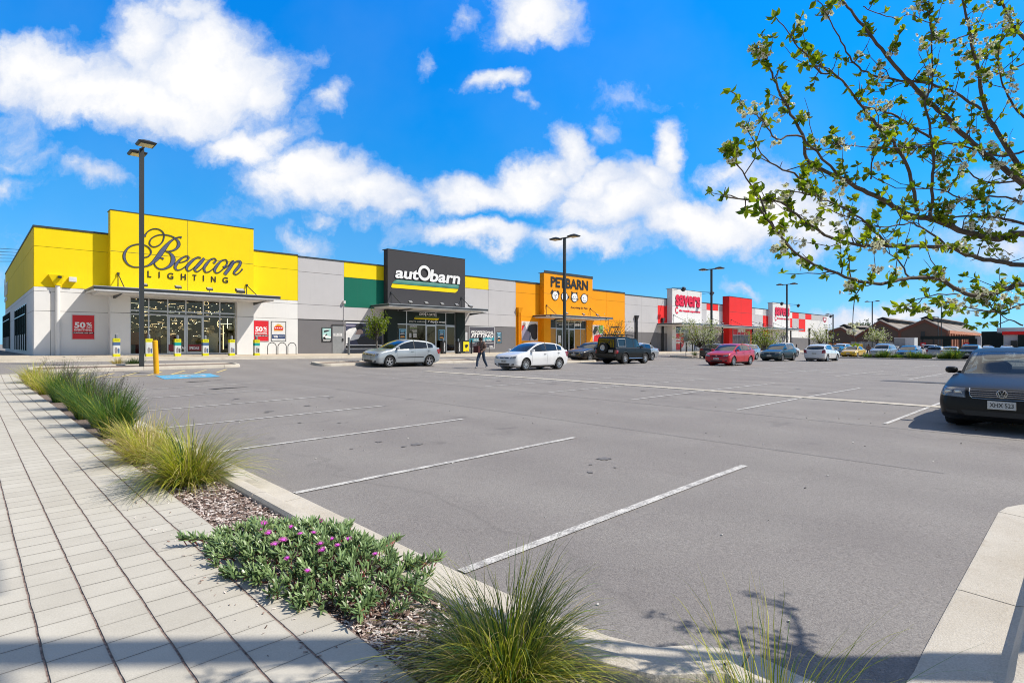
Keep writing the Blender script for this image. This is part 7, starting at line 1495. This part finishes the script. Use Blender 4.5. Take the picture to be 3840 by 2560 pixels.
for (bx_, by_, ang, ln) in ((-.30, .75, 2.6, .28), (-.28, .35, 3.1, .22), (-.26, -.1, 3.2, .18), (-.05, -.85, -2.3, .20), (.35, -.6, -.3, .25), (.40, -.2, .2, .22), (.33, .3, .3, .2)):
    d = Vector((math.cos(ang), math.sin(ang), .12)).normalized(); P0 = Vector((bx_, by_, .06)); m.tube([P0, P0 + d * ln], [.006, .004], SUR, 5, False)
    for k in range(int(ln / .025)): c = P0 + d * .025 * k; shoot(c.x, c.y, max(.05, c.z), (d * .6 + Vector((0, 0, .7)) + rv() * .5).normalized(), 3)
part(m, 'foliage', r, smooth=False)
PINK = leafmat('flower_pink', (.55, .08, .45), (.72, .30, .62), .3); PINKC = mat('flower_centre', (.70, .10, .75), .6)
for k, (dx, dy) in enumerate(((606, 1218), (617, 1241), (650, 1258), (632, 1268), (735, 1212), (736, 1267), (741, 1282), (800, 1256), (598, 1232), (762, 1255), (690, 1243), (668, 1226), (720, 1240), (775, 1270), (706, 1330), (862, 1290), (660, 1300))):
    d3 = ray(dx * K, dy * K); t = 1.0
    while True:
        q = d3 * t; q = Vector((q.x, q.y, EYE + q.z)); ee = ((q.x - o_.x) / .5) ** 2 + ((q.y - o_.y) / 1.05) ** 2
        if q.z < o_.z + max(.03, .20 * (1 - ee)) or t > 8: break
        t += .01
    q = q - o_ + Vector((0, 0, .035)); m = MB(); up = (Vector((-.15, -.25, 1)) + rv() * .2).normalized(); o1 = up.orthogonal().normalized(); o2 = up.cross(o1); rad = random.uniform(.022, .028) if k < 8 else .018
    for j in range(26): a = 6.283 * j / 26; sd = o1 * math.cos(a) + o2 * math.sin(a); leaf(m, q + Vector((0, 0, .01)), (sd * .8 + up * random.uniform(.25, .7)).normalized(), up, rad * 1.25, .0075, PINK)
    m.lathe([(0, .010), (rad * .45, .008), (rad * .5, 0)], PINKC, 10, Matrix.Translation(q + Vector((0, 0, .012)))); m.tube([q - up * .04, q + up * .012], [.007, .011], SUC, 6, False); part(m, 'flower', r)

# ---- the big pear tree at the right
random.seed(14)
BASE = Vector((4.34, -.41, 0)); BASE.z = G(4.34, -.41) + .08; FORK = Vector((4.28, -.36, 1.95)); OR = BASE
r = empty('pear_tree', BASE, 'large blossoming tree reaching in from the right over the car park', 'tree')
ZR = (2650, 0, 1.2647)
def bp(x, y, t): return atT(ZR[0] + x / ZR[2], ZR[1] + y / ZR[2], t)
BR = [ # (points in zoom pixels, depth at start, depth at end, start radius, from the fork?)
 ([(1505,1110),(1380,1135),(1240,1105),(1080,1045),(960,1020),(860,960),(740,900),(640,850),(540,800),(475,755),(455,640),(400,540),(340,420),(300,330),(250,230)], 2.75, 2.35, .022, 1),
 ([(1505,1255),(1380,1240),(1260,1215),(1150,1175),(1000,1165),(850,1170),(700,1160),(560,1110),(450,1040),(350,960),(240,950),(80,930)], 2.7, 2.15, .017, 1),
 ([(1505,1350),(1440,1365),(1310,1400),(1200,1380),(1100,1320),(960,1315),(880,1340),(760,1340),(620,1300),(480,1240),(400,1180),(320,1080),(240,960)], 2.6, 2.0, .017, 1),
 ([(1505,850),(1480,790),(1400,660),(1330,540),(1290,360),(1250,160),(1210,0),(1180,-160)], 2.95, 3.0, .024, 1),
 ([(1505,870),(1380,775),(1260,680),(1150,570),(1050,480),(960,390),(870,290),(790,180),(700,70),(640,0),(560,-120)], 2.85, 2.5, .022, 1),
 ([(1060,1040),(1070,900),(1075,750),(1060,600),(1040,480),(1070,400),(1065,200),(1060,100),(1050,0),(1040,-120)], 2.62, 2.6, .012, 0),
 ([(1000,1000),(960,820),(900,700),(840,620),(770,550),(700,460),(620,360),(545,350),(470,260),(400,180),(330,80)], 2.58, 2.3, .013, 0),
 ([(1060,650),(960,590),(880,540),(740,500),(680,430),(600,345),(520,300)], 2.6, 2.3, .009, 0),
 ([(1505,1060),(1350,1030),(1200,1030),(1080,1050)], 2.8, 2.65, .014, 1),
 ([(1300,520),(1180,440),(1060,400),(880,375),(760,345),(690,290),(640,200),(590,110),(530,0),(490,-80)], 2.9, 2.4, .011, 0),
 ([(1505,1440),(1380,1480),(1310,1400)], 2.5, 2.55, .010, 1), ([(1380,1480),(1240,1460),(1110,1420)], 2.5, 2.3, .006, 0), ([(1505,1540),(1440,1520),(1380,1480)], 2.45, 2.5, .006, 0),
 ([(1505,180),(1450,120),(1400,0),(1350,-120)], 3.1, 3.1, .018, 1), ([(1505,560),(1440,480),(1400,380),(1380,250),(1430,60)], 3.0, 2.9, .010, 0),
 ([(640,850),(520,720),(430,640),(330,660),(270,580),(200,520),(110,430)], 2.42, 2.15, .009, 0),
 ([(540,940),(440,840),(330,790),(240,700),(190,600)], 2.3, 2.1, .008, 0), ([(400,1180),(300,1050),(230,900),(150,790),(110,720)], 2.1, 2.0, .008, 0),
 ([(1200,1395),(1060,1400),(960,1440),(910,1450)], 2.5, 2.3, .005, 0), ([(860,1170),(760,1060),(640,980),(520,930),(380,900)], 2.45, 2.2, .009, 0),
 ([(960,1315),(900,1230),(840,1180)], 2.4, 2.45, .007, 0), ([(1505,720),(1380,740),(1250,700),(1120,680),(960,700),(760,700),(560,670)], 2.8, 2.4, .009, 0),
 ([(1505,960),(1380,930),(1240,950),(1100,900),(900,890),(760,820)], 2.75, 2.5, .008, 0), ([(1150,1175),(1040,1090),(960,1060),(840,1080),(700,1040),(560,990)], 2.6, 2.3, .008, 0),
 ([(780,850),(790,740),(820,620),(800,500)], 2.5, 2.45, .006, 0), ([(1505,300),(1400,350),(1330,330)], 2.95, 2.9, .007, 0), ([(1460,860),(1300,860),(1200,760),(1100,740)], 2.9, 2.7, .008, 0),
 ([(1250,160),(1140,200),(1080,180)], 2.95, 2.8, .006, 0), ([(900,100),(960,70),(1060,110)], 2.5, 2.6, .004, 0), ([(740,30),(800,60),(900,90)], 2.5, 2.5, .004, 0)]
mb_ = MB(); ml = MB(); mf = MB(); spurs = []
def cluster(p, d, big=1.0):
    q = random.random()
    if q < .80:
        for k in range(random.choice((3, 4, 5, 6, 7))): leaf(ml, p, (d * .5 + rv()).normalized(), rv(), random.uniform(.022, .041) * big, random.uniform(.015, .026) * big, LEAFG)
    if q > .74:
        for k in range(random.choice((5, 8, 11))):
            c = p + rv() * .022; n_ = (d + rv()).normalized(); o1 = n_.orthogonal().normalized(); o2 = n_.cross(o1)
            for j in range(5): a = 1.257 * j; sd = o1 * math.cos(a) + o2 * math.sin(a); leaf(mf, c, (sd + n_ * .3).normalized(), n_, .0112, .0105, PETAL, .05)
            mf.obox(c + n_ * .003, o1 * .0016, o2 * .0016, n_ * .001, STAM)
def twiggy(P, rad, dens=1.0, depth=0):
    L_ = sum((a - b_).length for a, b_ in zip(P, P[1:])); n = int(L_ / .055 * dens)
    for k in range(n):
        f = random.uniform(.10, 1); i = min(len(P) - 2, int(f * (len(P) - 1))); t = f * (len(P) - 1) - i; p = P[i].lerp(P[i + 1], t); dr_ = (P[i + 1] - P[i]).normalized(); sd = (dr_ * .6 + rv() * .9 + Vector((0, 0, .25))).normalized()
        q = random.random()
        if q < .50 or depth: 
            e = p + sd * random.uniform(.012, .045); mb_.tube([p, e], [rad * .2 + .0010, .0013], BARK, 4, False); 
            if random.random() < .40 + .50 * f: cluster(e, sd)
        else:
            ln = random.uniform(.06, .26) * (1 if f < .75 else .45); e = [p]; 
            for j in range(4): e.append(e[-1] + (sd + rv() * .35 + Vector((0, 0, .08 * j))).normalized() * ln / 4)
            mb_.tube(e, [rad * .25 + .0012, .0022, .0018, .0014, .0010], BARK, 4, False)
            for j in (1, 2, 3, 4):
                if random.random() < .66: cluster(e[j], sd, .9)
for (pts, t0, t1, rr, fk) in BR:
    n = len(pts); P = [bp(x, y, lerp(t0, t1, i / (n - 1))) for i, (x, y) in enumerate(pts)]
    if fk: P = [FORK + Vector((0, 0, random.uniform(-.15, .35))), (P[0] + FORK) / 2 + rv() * .04] + P
    C = [Vector(c) for c in catmull([tuple(p) for p in P], 4)]; C = [c + rv() * .004 for c in C]; k = len(C)
    mb_.tube([c - OR for c in C], [max(.0020, rr * .62 * (1 - .82 * (i / k)) * (1.2 if fk else 1)) for i in range(k)], BARK, 7, False)
    twiggy([c - OR for c in C], rr * .5, 1.0); 
    if not fk or True: cluster(C[-1] - OR, (C[-1] - C[-2]).normalized(), 1.1)
# limbs that stay outside the picture but carry the rest of the crown
for k in range(5):
    a = random.uniform(-2.6, .2); e = random.uniform(.5, 1.25); d = Vector((math.cos(a) * math.cos(e), math.sin(a) * math.cos(e), math.sin(e))); P = [FORK + Vector((0, 0, random.uniform(-.1, .5)))]
    if d.dot(RT) < .15: d = d - RT * d.dot(RT) * 1.6
    for j in range(7): P.append(P[-1] + (d + rv() * .25 + Vector((0, 0, .05 * j))).normalized() * .30)
    C = [c - OR for c in P]; mb_.tube(C, [.022, .019, .016, .013, .010, .008, .005, .003], BARK, 6, False); twiggy(C, .008, .8)
for e_ in ((4.25, .22, 2.25), (4.50, .20, 2.6), (4.32, .10, 1.95), (4.15, .10, 2.45)):
    E_ = Vector(e_); P = [FORK.lerp(E_, j / 6) + rv() * .025 * (j > 0) for j in range(7)]; C = [c - OR for c in P]; mb_.tube(C, [.014, .012, .010, .008, .006, .005, .003], BARK, 6, False)
    for j in (3, 4, 5, 6):
        for q in range(3): cluster(C[j] + rv() * .05, rv(), 1.2)
mb_.tube([Vector((0, 0, -.1)), Vector((.02, .01, .6)), Vector((-.01, .02, 1.2)), FORK - OR + Vector((0, 0, .1))], [.085, .065, .058, .05], BARK, 12)
part(mb_, 'branches', r, smooth=True); part(ml, 'foliage', r); part(mf, 'blossom', r)

# ================================================================== beyond the car park
random.seed(31)
b = NB('brown_brick'); br = b.n('ShaderNodeTexBrick', {'Scale': 2.2, 'Color1': (.13, .075, .055, 1), 'Color2': (.10, .065, .05, 1), 'Mortar': (.16, .12, .10, 1)}); sw = b.n('ShaderNodeSeparateXYZ', {0: b.pos()}); cv_ = b.n('ShaderNodeCombineXYZ', {0: b.math('ADD', sw.outputs[1], sw.outputs[0]), 1: sw.outputs[2]}); b.l(cv_.outputs[0], br.inputs['Vector']); BRW = b.fin(b.mix(.4, br.outputs[0], b.ramp(b.noise(.15, 5, .6, b.pos()), .3, .7, (.10, .07, .05), (.24, .15, .11))), .9)
ORB = mat('orange_brick', (.52, .22, .13), .85, var=.25, scale=.6); RBR = mat('gable_red_brick', (.20, .075, .05), .9, var=.2, scale=.3); b = NB('rusted_roof'); v = b.n('ShaderNodeTexWave', {'Scale': 1.6, 'Distortion': .3}, bands_direction='X'); ROF = b.fin(b.mix(.07, b.ramp(b.noise(.12, 5, .6, b.pos()), .3, .7, (.15, .12, .10), (.25, .215, .19)), v.outputs[0]), .8); TRM2 = mat('pale_roof_edge', (.50, .48, .45), .8)
XG = 230.0
def gp(px, py): return onX(px, py, XG)
def gable_house(l, pk, rr_, xend, label, side=False):
    """one bay of the old works: front gable on the plane X = XG, ridge running along X"""
    L_, P_, R_ = gp(*l), gp(*pk), gp(*rr_); r = empty('old_warehouse', (XG, (L_.y + R_.y) / 2, -.5), label, 'warehouse', 0, 'gabled old warehouses beyond the car park'); o = r.location; zb_ = -1.0
    def S_(x, y, z): return (x - o.x, y - o.y, z - o.z)
    m = MB(); vs = [S_(XG, L_.y, zb_), S_(XG, R_.y, zb_), S_(XG, R_.y, R_.z), S_(XG, P_.y, P_.z), S_(XG, L_.y, L_.z)]; vs2 = [(x + xend - XG, y, z) for x, y, z in vs]
    m.add(vs + vs2, [(0, 1, 2, 3, 4), (9, 8, 7, 6, 5), (0, 4, 9, 5), (1, 6, 7, 2)], BRW); part(m, 'wall', r)
    # raised red brick band under the rake
    m = MB(); t_ = 1.0; m.add([S_(XG - .15, L_.y, L_.z - t_), S_(XG - .15, P_.y, P_.z - t_), S_(XG - .15, R_.y, R_.z - t_), S_(XG - .15, R_.y, R_.z + .15), S_(XG - .15, P_.y, P_.z + .15), S_(XG - .15, L_.y, L_.z + .15)], [(0, 1, 4, 5), (1, 2, 3, 4)], RBR); m.box(XG - .16 - o.x, XG - .01 - o.x, R_.y - .4 - o.y, R_.y + .4 - o.y, zb_ - o.z, R_.z - t_ - o.z, RBR); part(m, 'gable_band', r)
    m = MB(); e = .25
    for A, B_ in (((L_.y + .3, L_.z - .1), (P_.y, P_.z)), ((P_.y, P_.z), (R_.y - .3, R_.z - .1))):
        m.add([S_(XG - .3, A[0], A[1] + e), S_(xend, A[0], A[1] + e), S_(xend, B_[0], B_[1] + e), S_(XG - .3, B_[0], B_[1] + e)], [(0, 1, 2, 3)], ROF); m.add([S_(XG - .32, A[0], A[1] + e), S_(XG - .32, B_[0], B_[1] + e), S_(XG - .32, B_[0], B_[1] + .0), S_(XG - .32, A[0], A[1] + .0)], [(0, 1, 2, 3)], TRM2)
    part(m, 'roof', r)
    m = MB(); w = abs(L_.y - R_.y) * .13; zz = P_.z + .2; x0 = XG + 4; x1 = xend - 4   # ridge monitor
    for s in (-1, 1): m.add([S_(x0, P_.y + s * w, zz - .6), S_(x1, P_.y + s * w, zz - .6), S_(x1, P_.y + s * w, zz + .35), S_(x0, P_.y + s * w, zz + .35)], [(0, 1, 2, 3)], mat('dark_louvre', (.05, .05, .05), .8)); m.add([S_(x0 - .5, P_.y + s * (w + .5), zz + .25), S_(x1, P_.y + s * (w + .5), zz + .25), S_(x1, P_.y, zz + 1.1), S_(x0 - .5, P_.y, zz + 1.1)], [(0, 1, 2, 3)], ROF)
    m.add([S_(x0, P_.y - w, zz - .9), S_(x0, P_.y + w, zz - .9), S_(x0, P_.y + w, zz + .3), S_(x0, P_.y, zz + 1.0), S_(x0, P_.y - w, zz + .3)], [(0, 1, 2, 3, 4)], mat('dark_louvre', (.05, .05, .05), .8)); part(m, 'roof_monitor', r)
    if side:
        m = MB(); y0 = R_.y - .12; k = 15
        for q in range(k):
            xa = lerp(XG, xend, q / k); xb = lerp(XG, xend, (q + 1) / k); m.box(xa - o.x + .01, xa + .9 - o.x, y0 - .45 - o.y, y0 - o.y + .1, zb_ - o.z, R_.z - .9 - o.z, ORB)
            m.box(xa + .91 - o.x, xb - .01 - o.x, y0 - .02 - o.y, y0 - o.y + .1, R_.z * .62 - o.z, R_.z - .9 - o.z, ORB); m.box(xa + .91 - o.x, xb - .01 - o.x, y0 - .02 - o.y, y0 + .1 - o.y, zb_ - o.z, 1.0 - o.z, ORB)
        m.box(XG - o.x, xend - o.x, y0 - .5 - o.y, y0 + .1 - o.y, R_.z - .89 - o.z, R_.z + .1 - o.z, ORB); part(m, 'brick_piers', r)
        for q in range(k):
            m = MB(); xa = lerp(XG, xend, q / k); xb = lerp(XG, xend, (q + 1) / k); m.box(xa + .92 - o.x, xb - .02 - o.x, y0 + .02 - o.y, y0 + .09 - o.y, 1.01 - o.z, R_.z * .62 - .01 - o.z, mat('dark_louvre', (.05, .05, .05), .8)); part(m, 'window', r)
    return r
gable_house((3100, 1243), (3153.6, 1227), (3209, 1261), 290, 'leftmost lowest brown gabled warehouse'); gable_house((3209.5, 1261), (3300, 1201), (3373, 1236.5), 300, 'middle brown gabled warehouse'); gable_house((3373.5, 1236.5), (3468, 1197), (3553.6, 1240), 305, 'right brown gabled warehouse with an orange brick side wall', True)
m = MB(); p = gp(3454, 1243); q = gp(3468, 1262); m.box(XG - .2, XG - .02, q.y, p.y, q.z, p.z, mat('dark_louvre', (.05, .05, .05), .8)); tag(m.build('vent_panel'), 'small dark square vent on the right brown gable', 'vent')
# farther warehouse, green building, grey shop, canopy structure, fence, truck
def bldg(pxa, pxb, ytop, X_, dx, mt, name, label, cat='building', zb_=-1.0, extra=None):
    a, c = onX(pxa, ytop, X_), onX(pxb, ytop, X_); m = MB(); m.box(X_, X_ + dx, min(a.y, c.y), max(a.y, c.y), zb_, a.z, mt); o = m.build(name); tag(o, label, cat); return o, a, c
o, a, c = bldg(3680, 3762, 1243, 150, 30, BGN, 'green_building', 'tall plain dark green building with a flat roof')
o, a, c = bldg(3764, 3990, 1246, 128, 30, LGR, 'grey_shop_building', 'pale grey shop building with a red band at the far right')
for q0, q1, y0, y1, mt, nm in ((3758, 3992, 1243, 1253, RED, 'red_band'), (3790, 3812, 1277, 1304, BLK, 'doorway'), (3817, 3900, 1255, 1304, BGN, 'dark_wall_panel')):
    a, c = onX(q0, y0, 127.6), onX(q1, y1, 127.6); m = MB(); m.box(127.55, 127.95, min(a.y, c.y), max(a.y, c.y), c.z, a.z, mt); m.build(nm, o)
a, c = onX(3738, 1229, 135), onX(3990, 1246, 135); m = MB(); m.box(135, 150, min(a.y, c.y), max(a.y, c.y), c.z + .1, a.z, LGR); m.build('upper_wall', o)
# dark steel canopy
XK = 112.0; a, c = onX(3452, 1260, XK), onX(3656, 1275, XK); r = empty('steel_canopy', (XK, (a.y + c.y) / 2, G(XK, a.y)), 'long low dark green canopy on posts before the brick side wall', 'canopy'); oo = r.location
m = MB(); m.box(-.1, 5, c.y - oo.y, a.y - oo.y, onX(3452, 1272, XK).z - oo.z, a.z - oo.z, BGN); part(m, 'roof', r)
for px, w, mt in ((3458, .12, BLK), (3550, .5, BGN), (3648, .5, BGN), (3500, .1, BLK), (3600, .1, BLK)):
    q = onX(px, 1270, XK); m = MB(); m.box(.1, .4, q.y - w - oo.y, q.y + w - oo.y, -.3, q.z - oo.z, mt); part(m, 'post', r)
q0, q1 = onX(3656, 1262, XK), onX(3680, 1300, XK); m = MB(); m.box(.2, .5, q1.y - oo.y, q0.y - oo.y - .01, -.3, q0.z - oo.z, LGR); part(m, 'side_panel', r)
for px, lab in ((3462, 'left small red advertising board under the dark canopy'), (3624, 'right small red advertising board under the dark canopy')):
    q0, q1 = onX(px - 10, 1284, XK - 1), onX(px + 10, 1308, XK - 1); m = MB(); m.box(XK - 1.1, XK - 1, q1.y, q0.y, q1.z, q0.z, PRED); m.box(XK - 1.12, XK - 1.101, lerp(q1.y, q0.y, .25), lerp(q1.y, q0.y, .75), lerp(q1.z, q0.z, .5), lerp(q1.z, q0.z, .8), LWH); m.box(XK - 1.08, XK - 1.02, (q0.y + q1.y) / 2 - .05, (q0.y + q1.y) / 2 + .05, G(XK, q0.y), q1.z, BLK); tag(m.build('advertising_board'), lab, 'sign')
# box truck
p = at(3390, 1326); XT = min(p.x, 105); a, c = onX(3353, 1268, XT), onX(3429, 1300, XT); r = empty('box_truck', (XT, (a.y + c.y) / 2, G(XT, a.y)), 'pale box truck body standing behind the parked cars', 'truck'); oo = r.location
q = onX(3394, 1268, XT); TB = mat('truck_body_grey', (.30, .31, .32), .6); TW = mat('truck_body_white', (.60, .62, .64), .6)
m = MB(); m.box(.02, 2.3, q.y - oo.y, a.y - oo.y, .9, a.z - oo.z, TB); m.box(0, 2.32, c.y - oo.y, q.y - oo.y - .01, .9, a.z - oo.z, TW); m.box(-.03, 2.34, c.y - oo.y - .02, a.y - oo.y + .02, a.z - oo.z, a.z - oo.z + .1, SIL); part(m, 'cargo_box', r); m = MB(); m.box(.3, 2.0, c.y - oo.y + .2, a.y - oo.y - .2, .5, .89, BLK); part(m, 'chassis', r)
for yy in (c.y - oo.y + .8, a.y - oo.y - .8):
    for xx in (.25, 2.05): m = MB(); m.lathe([(0, -.13), (.42, -.13), (.45, -.08), (.45, .08), (.42, .13), (.2, .13), (0, .08)], TYR, 18, Matrix.Translation((xx, yy, .45)) @ Matrix.Rotation(R(90), 4, 'Y')); part(m, 'wheel', r)
# orange boarded fence and pale fence
for q0, q1, y0, lab, mt in ((3106, 3160, 1286, 'orange boarded fence at the far end of the shop row', mat('orange_fence', (.50, .17, .05), .8)), (3160, 3190, 1285, 'short orange fence panel left of the yellow boot lid', mat('orange_fence', (.50, .17, .05), .8)), (3190, 3350, 1281, 'pale grey fence running below the brown gables', mat('pale_fence', (.30, .29, .28), .8))):
    X_ = 160.0; a, c = onX(q0, y0, X_), onX(q1, y0, X_); m = MB(); n = int((a.y - c.y) / .6)
    for k in range(n): ya = lerp(c.y, a.y, k / n); m.box(X_, X_ + .08 + .06 * (k % 2), ya + .03, ya + (a.y - c.y) / n - .03, G(X_, ya) - .2, a.z - .1 * (k % 3 == 0), mt)
    m.box(X_ - .04, X_ - .002, c.y, a.y, a.z - .5, a.z - .38, TRM2); tag(m.build('board_fence'), lab, 'fence', 'far fences')
# distant greenery and wires
def bush(p, rad, hgt, label, name='distant_tree', n=900):
    r = empty(name, p, label, 'tree'); m = MB(); m.tube([(0, 0, 0), (0, 0, hgt * .6)], [.25, .15], BARK, 6); part(m, 'trunk', r); m = MB(); cl = [(rv() * random.random() ** .5, random.uniform(.25, .55)) for _ in range(16)]
    for i in range(n): c, s_ = random.choice(cl); q = c * .75 + rv() * s_ * random.random() ** .4; q = Vector((q.x * rad, q.y * rad, hgt * .68 + q.z * hgt * .32)); leaf(m, q, rv(), rv(), rad * .10, rad * .08, LEAFD)
    part(m, 'crown', r); return r
p = atT(3238, 1300, 330); bush(Vector((p.x, p.y, -1)), 9, 17.5, 'dark tree top showing above the brown gables'); p = atT(3640, 1300, 420); bush(Vector((p.x, p.y, -1)), 9, 11, 'dark distant tree behind the right warehouse')
p = atT(3392, 1300, 92); bush(Vector((p.x, p.y, G(p.x, p.y))), 2.4, 1.9, 'yellow green low bush beside the box truck', 'low_bush', 500)
m = MB()
for k, (y0, y1) in enumerate(((1064, 1093), (1076, 1105), (1092, 1117), (1104, 1129), (1117, 1141))):
    a = atT(-60, 925 + k * 13, 60); e = atT(70 - 6 * k, 936 + k * 11, 52); m.tube([a, (a + e) / 2 - Vector((0, 0, .05)), e], .03, BLK, 4, False)
tag(m.build('power_lines'), 'thin black wires at the far left above the side wall', 'power line')
